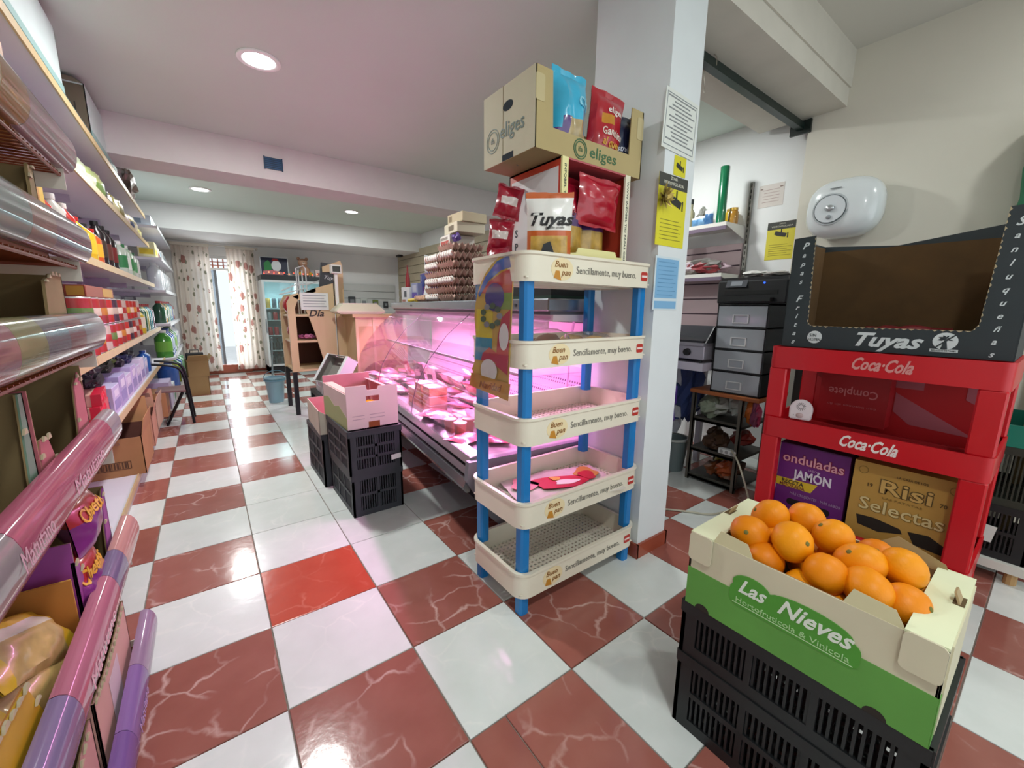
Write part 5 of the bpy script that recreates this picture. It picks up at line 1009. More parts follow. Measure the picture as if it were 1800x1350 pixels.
for k in range(4): 
    t = thing('banana', 'yellow banana beside the low egg tray, %s from the left' % ORD[k], 'banana', DW_(.50, 2.42 - k * .03, TZ), group='bananas on the counter'); MB().tube(smooth([(0, .09, .018), (.01, .05, .022), (.012, 0, .026), (.01, -.05, .022), (0, -.085, .018)], 3), .015, 8).build('fruit', M('#d1b32c', .45, var=.1), t, smooth=True); MB().cyl((0, .09, .018), (-.002, .106, .018), .006, .004, 6).build('stem', M('#7c6a20', .7), t)
def figure(label, loc, s, rz, c1, c2):
    t = thing('santa_figure', label, 'figurine', loc, rz); MB().ell((0, 0, .05 * s), .04 * s, .05 * s, .05 * s, 12, 8).build('body', M(c1, .7), t, smooth=True); MB().ell((0, 0, .115 * s), .032 * s, .035 * s, .034 * s, 12, 8).build('head', M('#d9b8a0', .7), t, smooth=True)
    MB().ell((-.012 * s, 0, .095 * s), .028 * s, .034 * s, .03 * s, 10, 6).build('beard', M('#e8e4de', .9), t, smooth=True); MB().cyl((0, 0, .13 * s), (.01 * s, .02 * s, .20 * s), .034 * s, .004 * s, 12).build('hat', M(c2, .7), t, smooth=True); MB().ell((.01 * s, .02 * s, .2 * s), .010 * s, .010 * s, .010 * s, 8, 6).build('pompom', M('#efece8', .9), t, smooth=True); return t
figure('small red and white santa figure on top of the far egg stack', DW_(.66, 1.86, TZ + .36), .85, TH, '#b5352e', '#c03a2e')
bag_t = crisp_bag('sweet_bag', 'clear and red bag standing beside the santa figure', DW_(.66, 1.99, TZ + .30), (0, 0, TH - PI / 2), .10, .22, .05, [('#c9b9b4', .2), ('#a83a34', .1)], bands((.35, 1), (1, 0)), 95)
# dark trays of meat at the near end of the top
for k, (lx, ly) in enumerate(((.74, .42),)):
    t = thing('black_tray', 'black tray with dark green rim on the near end of the counter top', 'tray', DW_(lx, ly, TZ), TH); carton_body(.46, .66, .12, .006).build('tray_body', [M('#14171a', .4), M('#101214', .5)], t); MB().box(-.236, -.336, .0, .236, .336, .018).build('rim', M('#163a2c', .4), t)
    meatpack('pink meat pack in the black tray', DW_(lx - .12, ly - .18, TZ + .05), 0, .16, .14, .04, '#b35a6a', '#d8a8ae', 210, None)
wc = thing('white_cabinet', 'pale cabinet behind the near end of the deli counter', 'cabinet', (2.10, 1.72, 0)); MB().cbox(0, 0, 0, .40, .40, 1.22, .006).build('body', M('#cfcdd2', .5), wc); MB().box(-.006, .02, .05, 0, .38, 1.18).build('door', M('#d6d4d8', .45), wc); MB().cyl((-.02, .04, .9), (-.02, .04, 1.05), .006, n=8).build('handle', M('#3a3a3e', .3, metal=.5), wc)
t = thing('black_tray', 'black tray of meat on the pale cabinet behind the pillar side', 'tray', (2.29, 1.92, 1.2205), 0); carton_body(.38, .38, .14, .006).build('tray_body', [M('#14171a', .4), M('#101214', .5)], t); MB().box(-.195, -.195, .0, .195, .195, .016).build('rim', M('#163a2c', .4), t)

# ---------------------------------------------------------------- crates and boxes in the aisle before the counter
gcr = M('#34363d', .5, var=.15, vscale=12)
vent_crate('plastic_crate', 'grey slotted crate at the floor of the aisle stack, nearest the counter', (.742, 2.60, 0), PI / 2, .50, .305, .262, gcr, 'grey crates in the aisle', 2)
vent_crate('plastic_crate', 'grey slotted crate with white tag in the aisle, directly under the pink box', (.737, 2.60, .2625), PI / 2, .51, .315, .268, gcr, 'grey crates in the aisle', 3)
t = thing('paper_tag', 'small white tag on the upper grey aisle crate', 'tag', (.855, 2.3405, .335)); flat(t, 'tag', [(-.03, -.018), (.03, -.012), (.03, .018), (-.03, .014)], (0, 0, 0), (1, 0, 0), (0, 0, 1), M('#d9dad8', .6), .0016)
vent_crate('plastic_crate', 'grey slotted crate behind the aisle stack', (.70, 3.15, 0), PI / 2, .50, .30, .375, gcr, 'grey crates in the aisle', 3)
fb = thing('fruit_carton', 'pinkish open fruit box with handle hole on the grey aisle crates', 'carton', (.737, 2.635, .5312), 0.03); w, d, h = .305, .50, .255
pinkc = M('#ddccc8', .7, var=.04); pin_in = M('#cf8f95', .8, var=.1)
mb = MB(); x, y = w / 2, d / 2
for off, m_ in ((0, 0), (.004, 1)):
    for q in ([(0, 0), (w, 0), (w, .155), (0, .155)], [(0, .19), (w, .19), (w, h - .012), (w * .62, h - .012), (w * .6, h - .03), (w * .4, h - .03), (w * .38, h - .0), (0, h)], [(0, .155), (w * .37, .155), (w * .37, .19), (0, .19)], [(w * .63, .155), (w, .155), (w, .19), (w * .63, .19)]): mb.prism(q, (-x, -y + off + .004, 0), (1, 0, 0), (0, 0, 1), .0039, m_)
    mb.prism([(0, 0), (w, 0), (w, h), (0, h)], (x, y - off - .004, 0), (-1, 0, 0), (0, 0, 1), .0039, m_)
    for sx in (-1, 1): mb.box(sx * (x - off), -y + .001, 0, sx * (x - off - .0039), y - .001, h - .045, m_)
mb.box(-x + .004, -y + .004, 0, x - .004, y - .004, .005, 1); mb.build('body', [pinkc, pin_in], fb)
flat(fb, 'green_print', [(0, 0), (d, 0), (d, .07), (d * .7, .12), (d * .5, .10), (d * .25, .14), (0, .12)], (-x - .0002, y, 0), (0, -1, 0), (0, 0, 1), M('#a9b880', .6), .0008)
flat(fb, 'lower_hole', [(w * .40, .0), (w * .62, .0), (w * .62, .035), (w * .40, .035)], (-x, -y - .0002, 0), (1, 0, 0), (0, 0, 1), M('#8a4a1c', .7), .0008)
for k in range(4): flat(fb, 'print_line', [(.03 + (k % 2) * .1, .075 - (k // 2) * .02), (.10 + (k % 2) * .12, .075 - (k // 2) * .02), (.10 + (k % 2) * .12, .079 - (k // 2) * .02), (.03 + (k % 2) * .1, .079 - (k // 2) * .02)], (-x, -y - .0002, 0), (1, 0, 0), (0, 0, 1), M('#b3a3a8', .6), .0006)
MB().prism([(0, 0), (.46, 0), (.40, .055), (.06, .055)], (x - .008, -y + .02, h - .046), (0, 1, 0), (-1, 0, .35), .003).build('rim_flap', M('#d3a5a6', .75), fb); MB().prism([(0, 0), (.46, 0), (.42, .04), (.04, .04)], (-x + .008, y - .02, h - .046), (0, -1, 0), (1, 0, .2), .003).build('rim_flap', M('#d8b6b2', .75), fb)
for k in range(3):
    t = thing('orange', 'orange inside the pinkish fruit box, %s from the near side' % ORD[k], 'orange', (.70 + .05 * k, 2.50 + .06 * k, .60 + .0), group='oranges in the pinkish box'); place('peel', protos[k % 3][0], t); place('stem_scar', protos[k % 3][1], t)
f2 = thing('fruit_carton', 'low pinkish fruit box with folded lid on the crate behind', 'carton', (.695, 3.14, .376), -.04); w, d, h = .29, .48, .17
carton_body(w, d, h, .005, [(0, h), (.15, h - .03), (.85, h - .03), (1, h)]).build('body', [M('#d3cdbb', .75, var=.06), pin_in], f2)
MB().prism([(0, 0), (.30, 0), (.26, .09), (.03, .10)], (-.06, -.20, h - .04), (.5, 1, 0), (.3, 0, 1), .004).build('torn_flap', M('#d99aa4', .75), f2); MB().prism([(0, 0), (.14, 0), (.10, .07), (.03, .05)], (-.10, -.235, h - .03), (1, .1, 0), (0, .5, 1), .004).build('torn_flap', M('#cf8f98', .75), f2)
# dark table with white fruit boxes farther along
lt = thing('low_table', 'low black produce stand behind the aisle crates', 'stand', (.80, 3.55, 0)); MB().box(0, 0, .36, .36, 1.05, .40).build('top', M('#1d1f22', .5), lt)
for q in ((.0, .0), (.32, .0), (.0, 1.01), (.32, 1.01)): MB().box(q[0], q[1], 0, q[0] + .04, q[1] + .04, .36).build('leg', M('#1d1f22', .5), lt)
for k, (x, y, z, rz, rot, lb) in enumerate(((.97, 3.85, .4005, .05, None, 'white fruit tray box on the black stand, nearer one'), (.98, 4.33, .4005, -.05, None, 'white fruit tray box on the black stand, farther one'), (.99, 4.12, .60, 0, (.0, -1.0, .25), 'empty white fruit tray box tipped on its side'))):
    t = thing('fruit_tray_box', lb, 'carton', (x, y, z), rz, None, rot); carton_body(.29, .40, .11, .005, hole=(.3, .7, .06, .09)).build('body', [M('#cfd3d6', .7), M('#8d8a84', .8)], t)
    for s in (-1, 1): MB().box(-.145, s * .2, .11, .145, s * .16, .115).build('end_deck', M('#d8dbdc', .7), t)
# ---------------------------------------------------------------- wooden bread stand with curved end panel
bw = wood_mat('stand_wood', '#c2a67c', '#d8c09a', 10); bwd = M('#5a3526', .7, var=.15); sleg = M('#1c1c20', .4)
ds = thing('bread_stand', 'beige wooden bread stand with curved side panel and black legs', 'stand', (.73, 5.14, 0)); LY = .60
for y in (.0, LY - .05):
    for x in (.0, .42): MB().box(x, y, 0, x + .045, y + .045, .50).build('leg', sleg, ds)
    MB().prism([(0, .50), (.075, .50), (.075, 1.22), (.12, 1.33), (.12, 1.38), (.05, 1.36), (.0, 1.27)], (0, y + .045, 0), (1, 0, 0), (0, 0, 1), .045).build('post', bw, ds)
pan = [(.14, 1.37), (.30, 1.44), (.49, 1.50), (.49, .47), (.36, .47)] + [(.36 - .22 * math.sin(t * PI / 2) ** 1.0 * 1.0, .47 + .85 * (1 - math.cos(t * PI / 2)) + .05) for t in (.25, .5, .75, 1.0)]
cp_ = MB().prism([(.14, 1.37), (.30, 1.44), (.49, 1.50), (.49, .47), (.37, .47), (.345, .56), (.31, .72), (.27, .90), (.22, 1.08), (.17, 1.24)], (0, .022, 0), (1, 0, 0), (0, 0, 1), .022).build('side_panel', bw, ds)
MB().prism([(.06, 1.34), (.14, 1.37), (.30, 1.44), (.30, 1.40), (.15, 1.33), (.12, 1.30)], (0, .040, 0), (1, 0, 0), (0, 0, 1), .04).build('top_rail', bw, ds)
for z in (.50, .83, 1.12): MB().box(.02, .01, z, .48, LY, z + .022).build('shelf', bw, ds)
MB().box(.47, .02, .50, .49, LY, 1.48).build('back_panel', bwd, ds); MB().box(.05, LY - .02, .52, .47, LY - .01, 1.30).build('far_panel', bwd, ds)
text('Día', ds, (.285, -.0012, 1.155), (1, 0, 0), (0, 0, 1), .075, M('#2a2622', .5), .3, .02, .16)
pn = thing('paper_notice', 'white printed notice taped over the bread stand lettering', 'notice', (1.01, 5.132, 1.29)); MB().box(-.145, -.002, -.095, .145, 0, .095).build('sheet', M('#e0e2e0', .6), pn)
for k in range(5): MB().box(-.12, -.0028, .06 - k * .03, .12 - .02 * (k % 2), -.002, .068 - k * .03).build('print_line', M('#8f949a', .6), pn)
junk('pink_cloth', 'folded pink cloth on the middle shelf of the bread stand', 'cloth', (.95, 5.35, .853), ['#c9729e', '#b95f8e'], 3, .10, .10, .05, 120)
for k, (z, c) in enumerate(((1.143, '#b52a30'), (.853, '#a03038'), (1.143, '#c9a27a'))):
    t = thing('bread_bag', ['red bread bag on the top shelf of the bread stand', 'red bag at the aisle side of the bread stand middle shelf', 'tan bread bag at the far end of the top stand shelf'][k], 'bag', (.78 + .02 * k, 5.42 + .12 * (k == 2), z)); bag_mesh(.16, .20, .10, bands((1, 0)), seed=50 + k, n=8, k=8).build('bag', M(c, .4, coat=.3), t, rot=(0, 0, -PI / 2), smooth=True)
wr_ = thing('wire_stand', 'white wire price stand on top of the bread stand', 'wire stand', (.93, 5.36, 1.143)); wmw = M('#d9dde0', .4)
for pts in ([(-.05, 0, 0), (-.05, 0, .52), (.03, 0, .55), (.05, 0, .52), (.05, 0, 0)], [(-.02, .05, 0), (-.02, .05, .5), (.02, .05, .5), (.02, .05, 0)], [(-.22, 0, .26), (-.05, 0, .34), (.05, 0, .34), (.22, 0, .40)], [(-.24, .0, .22), (.05, .02, .30)]): MB().tube(pts, .007, 6).build('wire', wmw, wr_)
dk2 = thing('dark_folder', 'dark grey crisp pack leaning on the board above the bread stand', 'packet', (1.18, 5.20, 1.36), rot=(0, .12, 0)); MB().cbox(-.11, -.02, 0, .11, .02, .36, .004).build('body', M('#3a3d42', .5), dk2); text('Tuyas', dk2, (0, -.0212, .20), (1, 0, 0), (0, 0, 1), .04, M('#b3b5b8', .5), .4, .02, .15)
bd = thing('tall_board', 'tall beige wooden board with rounded top behind the bread stand', 'board', (1.24, 5.16, 0)); MB().prism([(0, 0), (.10, 0), (.10, 1.70), (.08, 1.76), (-.12, 1.68), (-.12, 1.62), (0, 1.63)], (0, .03, 0), (1, 0, 0), (0, 0, 1), .03).build('board', bw, bd)
ct = thing('bread_counter', 'wooden bread counter with lettering at the far end of the deli glass', 'counter', (1.33, 4.74, 0)); MB().box(0, 0, 0, .60, .40, 1.12).build('body', bw, ct); MB().box(-.03, -.03, 1.12, .62, .42, 1.155).build('top', M('#c2a878', .4), ct); MB().box(.02, -.004, .45, .58, -.0005, 1.02).build('front_panel', bwd if False else M('#b79a6c', .5, var=.08), ct)
for x in (.0, .19, .56): MB().box(x, -.012, 0, x + .03, -.004, 1.12).build('stile', bw, ct)
text('PAN', ct, (.42, -.0128, 1.06), (1, 0, 0), (0, 0, 1), .06, M('#3a2c24', .5), .2, .02, .22)
sc_ = thing('counter_scale', 'cream electronic scale with raised display on the bread counter', 'scale', (1.40, 4.86, 1.156)); cs = M('#d6d2b8', .4)
mb = MB(); R4 = lambda a, b, z: [(-a, -b, z), (a, -b, z), (a, b, z), (-a, b, z)]
mb.loft([R4(.22, .15, 0), R4(.26, .16, .02), R4(.26, .16, .035), R4(.19, .12, .11)]).build('base', cs, sc_); MB().box(-.19, -.12, .11, .19, .12, .118).build('pan', M('#e1ddc8', .35), sc_)
MB().box(-.21, .06, .035, -.18, .09, .44).build('display_post', M('#dadcd6', .4), sc_); MB().cbox(-.25, .03, .44, -.14, .10, .53, .005).build('display', M('#d8dad2', .4), sc_); MB().box(-.235, .028, .455, -.155, .0302, .515).build('screen', M('#39423a', .3), sc_)
# bucket and mop
bu = thing('mop_bucket', 'pale blue mop bucket on the floor beside the bread stand', 'bucket', (.64, 6.05, 0)); MB().lathe([(.085, 0), (.115, .30), (.125, .31), (.125, .33), (.11, .33), (.08, .02)], n=20).build('pail', M('#8fb4c4', .35, var=.05), bu, smooth=True); MB().lathe([(.12, .28), (.128, .285), (.128, .30), (.12, .30)], n=20, cap=False).build('band', M('#6fa0b8', .4), bu); MB().tube([(.124 * math.cos(a), .124 * math.sin(a), .33 - .10 * math.sin(a)) for a in [PI + PI * i / 10 for i in range(11)]], .004, 6).build('handle', M('#5b8aa0', .4), bu)
mo = thing('mop', 'grey metal pole leaning beside the mop bucket', 'pole', (.66, 6.60, 0), rot=(0, .06, 0)); MB().cyl((0, 0, 0), (0, 0, .78), .011, n=8).build('pole', M('#8fa3a8', .35, metal=.4), mo); MB().ell((0, 0, .79), .016, .016, .02, 8, 6).build('cap', M('#6f8388', .4), mo); MB().ell((0, 0, .03), .06, .06, .03, 10, 6, jit=.4).build('mop_head', M('#8a8f90', .9), mo)
# ---------------------------------------------------------------- long wall shelving on the left
sh_w = M('#d5d2da', .45); rail_w = wood_mat('price_rail', '#b59a6c', '#cdb589', 20)
def shelving(label, x0, x1, y0, y1, levels, rail, base_x=None):
    t = thing('aisle_shelving', label, 'shelving', (0, 0, 0))
    for k, z in enumerate(levels):
        xf = base_x if (k == 0 and base_x) else x1
        s = MB().box(x0, y0, z - .028, xf, y1, z).build('shelf', sh_w, t)
        n = max(1, round((y1 - y0) / 1.0))
        for q in range(n):
            a = y0 + (y1 - y0) * q / n
            MB().box(xf, a + .002, z - .034, xf + .008, a + (y1 - y0) / n - .002, z + .006).build('price_rail', rail, s)
            if k: MB().box(x0, a + .02, z - .075, x0 + .30, a + .024, z - .028).build('bracket', M('#b9b4c4', .5), s)
            if k: MB().box(x0 + .17, a + .02, z - .034, x0 + .20, a + (y1 - y0) / n - .02, z - .028).build('stiffener', M('#c3b4c2', .5), s)
    MB().box(x0 - .012, y0, 0, x0, y1, levels[-1] + .05).build('back_panel', M('#cbc8d2', .5), t)
    for q in range(int((y1 - y0) / 1.0) + 1): MB().box(x0, y0 + q * (y1 - y0) / int((y1 - y0)) - .015, 0, x0 + .03, y0 + q * (y1 - y0) / int(y1 - y0) + .015, levels[-1] + .05).build('upright', M('#b9b6c0', .5), t)
    MB().box(x0, y0, 0, (base_x or x1) - .01, y1, levels[0] - .028).build('plinth', M('#bdb8b4', .6), t)
    return t
L1 = [.10, .60, .97, 1.47, 1.92, 2.24]; L2 = [.20, .585, 1.01, 1.41, 1.79, 2.15]
shelving('long white wall shelving with wood coloured price rails along the left aisle', -.90, -.458, 1.90, 6.52, L1, rail_w, -.478)
shelving('white wall shelving unit at the far left beyond the wood railed one', -.90, -.365, 6.58, 8.95, L2, M('#c9ced2', .4))

def bottle(label, loc, r, h, body, capc, grp, lab=None, squat=.72, name='bottle'):
    t = thing(name, label, 'bottle', loc, group=grp); MB().lathe([(r * .92, 0), (r, h * .04), (r, h * squat), (r * .42, h * .88), (r * .36, h * .92)], n=14).build('body', M(body, .22, coat=.3), t, smooth=True)
    MB().lathe([(r * .44, h * .90), (r * .46, h * .91), (r * .46, h), (r * .3, h + .001)], n=12).build('cap', M(capc, .4), t, smooth=True)
    if lab: MB().lathe([(r * 1.012, h * .22), (r * 1.015, h * .23), (r * 1.015, h * .58), (r * 1.012, h * .59)], n=14, cap=False).build('label', M(lab, .5), t, smooth=True)
    return t
def can(label, loc, r, h, col, band, grp):
    t = thing('food_tin', label, 'tin', loc, group=grp); MB().lathe([(r * .95, 0), (r, .004), (r, h - .004), (r * .95, h)], n=14).build('body', M('#b9b5b0', .3, metal=.7), t, smooth=True)
    MB().lathe([(r * 1.01, .008), (r * 1.012, .009), (r * 1.012, h - .009), (r * 1.01, h - .008)], n=14, cap=False).build('label', M(col, .4), t, smooth=True); MB().lathe([(r * 1.02, h * .35), (r * 1.025, h * .36), (r * 1.025, h * .62), (r * 1.02, h * .63)], n=14, cap=False).build('label_band', M(band, .4), t, smooth=True); return t
def packet(label, loc, rz, w, h, t_, c1, c2, grp, seed, name='food_packet'):
    t = thing(name, label, 'packet', loc, rz, grp); bag_mesh(w, h, t_, lambda u, v, s: 1 if (.3 < v < .65 and abs(u) < .7) else 0, n=8, k=10, seed=seed, wr=.008).build('bag', [M(c1, .32, var=.1, coat=.3), M(c2, .35)], t, smooth=True); return t
def fbox(label, loc, w, d, h, c, prints, grp, name='food_box'): 
    """box whose printed face looks into the aisle (+x)"""
    t = thing(name, label, 'box', loc, 0, grp); MB().cbox(-w / 2, -d / 2, 0, w / 2, d / 2, h, .003).build('body', M(c, .5), t)
    for y0, z0, y1, z1, cc in prints:
        flat(t, 'print', [(d * y0, h * z0), (d * y1, h * z0), (d * y1, h * z1), (d * y0, h * z1)], (w / 2 + .0002, -d / 2, 0), (0, 1, 0), (0, 0, 1), M(cc, .5), .0008)
        flat(t, 'print', [(w * y0, h * z0), (w * y1, h * z0), (w * y1, h * z1), (w * y0, h * z1)], (-w / 2, -d / 2 - .0002, 0), (1, 0, 0), (0, 0, 1), M(cc, .5), .0008)
    return t
XF = -.475
# --- fourth shelf: sauces and dressings
g = 'sauces and dressings on the fourth shelf'; z = 1.4702
fbox('yellow food box with red stripes on the fourth shelf, nearest the camera', (XF - .05, 2.42, z), .10, .22, .23, '#c9a01c', [(.08, .1, .92, .5, '#d8cfc4'), (.08, .5, .92, .62, '#a8302c'), (.3, .7, .7, .9, '#b3761a')], g)
SA = [('#b9402a', '#1d6b3f', '#d8c9b0', .036, .20), ('#c7c4bc', '#d9d7d2', '#b8342a', .038, .22), ('#b3261f', '#d8d4cc', '#e0ddd4', .036, .215), ('#c9a51a', '#b3221c', '#c8372a', .042, .19), ('#cfa81d', '#1a1a1a', '#d8b52c', .042, .185), ('#c2541e', '#b3221c', '#d8a52c', .040, .185), ('#1d1518', '#141214', '#3a2a22', .036, .25), ('#231619', '#141214', '#5a2a22', .036, .25), ('#1a1416', '#101010', '#6a1f1c', .036, .25), ('#b5c2b4', '#e2e4e0', '#2f7a48', .040, .23), ('#c8d2c6', '#2f7a48', '#dfe5dc', .040, .23), ('#a9c4a6', '#e2e4e0', '#3a8a4c', .040, .24), ('#d0d4ce', '#dfe1de', '#5aa06a', .040, .22), ('#c2c9bf', '#3a6a4a', '#d9ddd6', .04, .22)]
names = ['red sauce with green cap', 'white dressing', 'red ketchup', 'yellow mustard with red cap', 'yellow squeeze', 'orange sauce', 'dark balsamic', 'dark soy', 'black vinegar', 'pale green dressing', 'white and green dressing', 'green labelled cleaner', 'pale cleaner', 'pale green cleaner']
for k, (b, c, l, r_, h_) in enumerate(SA): bottle('%s bottle on the fourth shelf, %s after the yellow box' % (names[k], ORD[k]), (XF - .045, 2.63 + k * .20 + (.25 if k > 8 else 0), z), r_ * 1.25, h_ * 1.15, b, c, g, l)
for k in range(7): bottle('second row bottle behind the sauces on the fourth shelf, %s from the near end' % ORD[k], (XF - .15, 2.72 + k * .24, z), .045, .24, ['#8a2a22', '#c9a51a', '#1d1518', '#b3261f', '#231619', '#b5c2b4', '#c8d2c6'][k], '#d8d4cc', g, '#cfc6b8')
# --- fifth shelf: packets
g = 'packets on the fifth shelf'; z = 1.9202
PC = [('#c9a83a', '#8a6a2c'), ('#cfc04a', '#e0dcb0'), ('#d2c77c', '#8a9a6a'), ('#2f6f58', '#3f8a6a'), ('#28604c', '#cfd4c8'), ('#b8c2a6', '#d8dccc'), ('#b3c47c', '#dfe4c4'), ('#c4cf8a', '#7a9a4c'), ('#5c584e', '#8a8474'), ('#c0b93c', '#e0dca0'), ('#cdbf2c', '#8a7a1c'), ('#a8746c', '#d8c0b8'), ('#c9b824', '#2a3a6a'), ('#b09a6c', '#d8ccb0'), ('#c6b62a', '#e2dca4')]
cn = ['mustard yellow', 'yellow', 'pale yellow', 'dark green', 'deep green', 'grey green', 'light green', 'lime green', 'brown grey', 'olive yellow', 'bright yellow', 'rosy brown', 'yellow and navy', 'tan', 'lemon']
for k, (a, b) in enumerate(PC): packet('%s food packet on the fifth shelf, %s from the near end' % (cn[k], ORD[k]), (XF - .045, 2.02 + k * .295, z), PI / 2 - .15, .22, .17 + .03 * math.sin(k * 2.1), .08, a, b, g, 300 + k)
# --- top shelf cartons
cw = M('#c9d4d4', .6, var=.03); tealc = M('#8fb0ad', .5)
for lb, y0, y1, hh, txt in (('big white carton with torn open end on the top shelf, nearest the camera', 2.40, 3.35, .36, ''), ('white carton with brown printed end on the top shelf, second one', 4.02, 5.0, .36, 'AMEN')):
    t = thing('stock_carton', lb, 'carton', (-.665, (y0 + y1) / 2, 2.2705), PI / 2); carton_body(y1 - y0, .36, hh, .006).build('body', [cw, M('#7a6a55', .85, var=.1)], t)
    MB().box(-(y1 - y0) / 2, -.184, .0, (y1 - y0) / 2, -.1805, .09).build('base_band', tealc, t)
    MB().box(-(y1 - y0) / 2 - .002, -.175, .03, -(y1 - y0) / 2 - .0005, .175, hh - .01).build('end_print', M('#6f6353', .8, var=.1), t)
    MB().prism([(0, 0), (.34, 0), (.30, .03), (.03, .04)], (-(y1 - y0) / 2, .17, hh), (0, -1, 0), (.35, 0, 1), .005).build('end_flap', M('#8d8070', .85), t)
    if txt: text(txt, t, (-(y1 - y0) / 2 - .0028, -.05, hh * .6), (0, -1, 0), (0, 0, 1), .05, M('#3f382f', .6), 0, .02, .16)
tf = thing('shelf_fence', 'teal tinted plastic riser along the front of the top shelf', 'riser', (-.462, 2.0, 2.2405)); 
for k in range(4): MB().box(0, k * .80, 0, .004, k * .80 + .79, .030).build('strip', clear_mat('#8fc0ba', .5, .1), tf)
junk('plastic_bag', 'clear plastic bag of bread hanging over the top shelf front', 'bag', (-.52, 5.55, 2.2405), ['#b5aeb0', '#a0958f', '#c6c3c4', '#8c7c72'], 5, .10, .28, .26, 130)
# --- third shelf: tins in two tiers
g = 'stacked tins on the third shelf'; z = .9702
TC = [('#a8261f', '#cdb9a4'), ('#a42822', '#c98a3a'), ('#b8a89c', '#a8302c'), ('#9c2420', '#5a7a3a'), ('#a02620', '#c9b9a8'), ('#8a2a24', '#b5762c'), ('#a8261f', '#cdb9a4'), ('#3a2a36', '#b0a090'), ('#8f241f', '#d0c4b4'), ('#a8948a', '#96302a'), ('#a42822', '#b58a3a')]
for k, (a, b) in enumerate(TC):
    for tier in (0, 1):
        c = TC[(k + tier * 3) % len(TC)]
        can('%s food tin on the third shelf, %s tier, %s from the near end' % ({'#a8261f': 'red', '#a42822': 'red and gold', '#b8a89c': 'cream', '#9c2420': 'dark red', '#a02620': 'scarlet', '#8a2a24': 'brick red', '#3a2a36': 'plum', '#8f241f': 'maroon', '#a8948a': 'beige'}[c[0]], ('lower', 'upper')[tier], ORD[k]), (XF - .055, 2.95 + k * .185, z + tier * .150), .075, .148, c[0], c[1], g)
bottle('dark green jar on the third shelf beside the silver price strip', (XF - .04, 2.72, z), .05, .13, '#4a5a34', '#8d8f8a', None, '#5a6a44')
fbox('brown and red carton lying across the top tier of tins', (XF - .09, 3.45, z + .301), .16, .80, .06, '#8a3a24', [(.55, .1, .95, .9, '#b58a2c')], None)
t = thing('juice_jug', 'yellow handled jug on the third shelf after the tins', 'jug', (XF - .06, 5.15, z)); MB().lathe([(.07, 0), (.075, .01), (.075, .16), (.05, .2), (.03, .215)], n=14).build('body', M('#c9b02a', .3), t, smooth=True); MB().lathe([(.076, .05), (.077, .05), (.077, .15), (.076, .151)], n=14, cap=False).build('label', M('#ddd8c0', .5), t); MB().tube([(.0, -.07, .06), (.0, -.11, .08), (0, -.11, .15), (0, -.06, .19)], .010, 8).build('handle', M('#c9b02a', .3), t, smooth=True)
for k, c in enumerate(('#1f4a30', '#285c3a', '#b0b068', '#3a7a7c', '#2f8a96', '#6a4a5a')): bottle('%s bottle on the third shelf, %s after the yellow jug' % (('dark green', 'green', 'olive', 'teal', 'turquoise', 'plum')[k], ORD[k]), (XF - .06, 5.35 + k * .18, z), .06, .27, c, '#8a2a2a', 'bottles at the far end of the third shelf')
# --- second shelf: gift boxes, tissue packs
g = 'red ribboned gift boxes on the second shelf'; z = .6002
for k in range(3):
    t = thing('gift_box', 'pink gift box with red ribbon on the second shelf, %s of the three' % ('bottom', 'middle', 'top')[k], 'gift box', (XF - .095, 2.98 + .02 * k, z + k * .061), .04 * k, g); MB().cbox(-.10, -.15, 0, .085, .15, .06, .003).build('body', M('#c9988a', .5), t)
    MB().box(.050, -.152, -.0005, .088, .152, .0605).build('ribbon', M('#c41535', .35), t); MB().box(-.09, -.1515, .012, -.03, -.1502, .05).build('dark_label', M('#4a2a2a', .5), t)
    for s in (-1, 1): MB().ell((.082, s * .04 - .05, .032), .018, .045, .028, 10, 6, jit=.3).build('bow', M('#c41535', .35), t, smooth=True)
g = 'tissue and hygiene packs on the second shelf'
for k in range(7):
    h_ = .19 if k % 2 else .16; c = ('#b9afd0', '#a59ac4', '#c4b9d4', '#b3a6cf', '#bfb6d4', '#cfc6dc', '#a9b4d4')[k]
    fbox('lilac tissue pack on the second shelf, %s from the gift boxes' % ORD[k], (XF - .085, 3.33 + k * .26, z), .17, .23, h_, c, [(.1, .15, .9, .5, '#8f86b8'), (.2, .6, .8, .85, '#d6d0e2')], g, 'tissue_pack')
for k in range(6): junk('black_bundle', 'dark wrapped bundle lying on the tissue packs, %s from the near end' % ORD[k], 'bundle', (XF - .12, 3.2 + k * .27, z + .172), [('#2a2b30', '#3a3d34'), ('#4a2f3c', '#2c2a33'), ('#303a2c', '#22232a'), ('#3a3540', '#5a7a3a'), ('#26335a', '#2a2b30'), ('#3b3f44', '#24262c')][k], 3, .09, .13, .085, 140 + k, 'dark bundles on the tissue packs')
bottle('blue spray bottle at the end of the tissue packs', (XF - .05, 5.25, z), .05, .20, '#1f57a0', '#174a8c', None); bottle('pale blue bottle beside the blue spray bottle', (XF - .06, 5.42, z), .05, .19, '#7f9cc4', '#d6dae4', None)
fbox('small pink and cream carton lying at the near end of the second shelf', (XF - .06, 2.62, z), .10, .22, .075, '#c98f8c', [(.1, .2, .45, .8, '#d8d0b8'), (.55, .2, .9, .8, '#a8504c')], None)
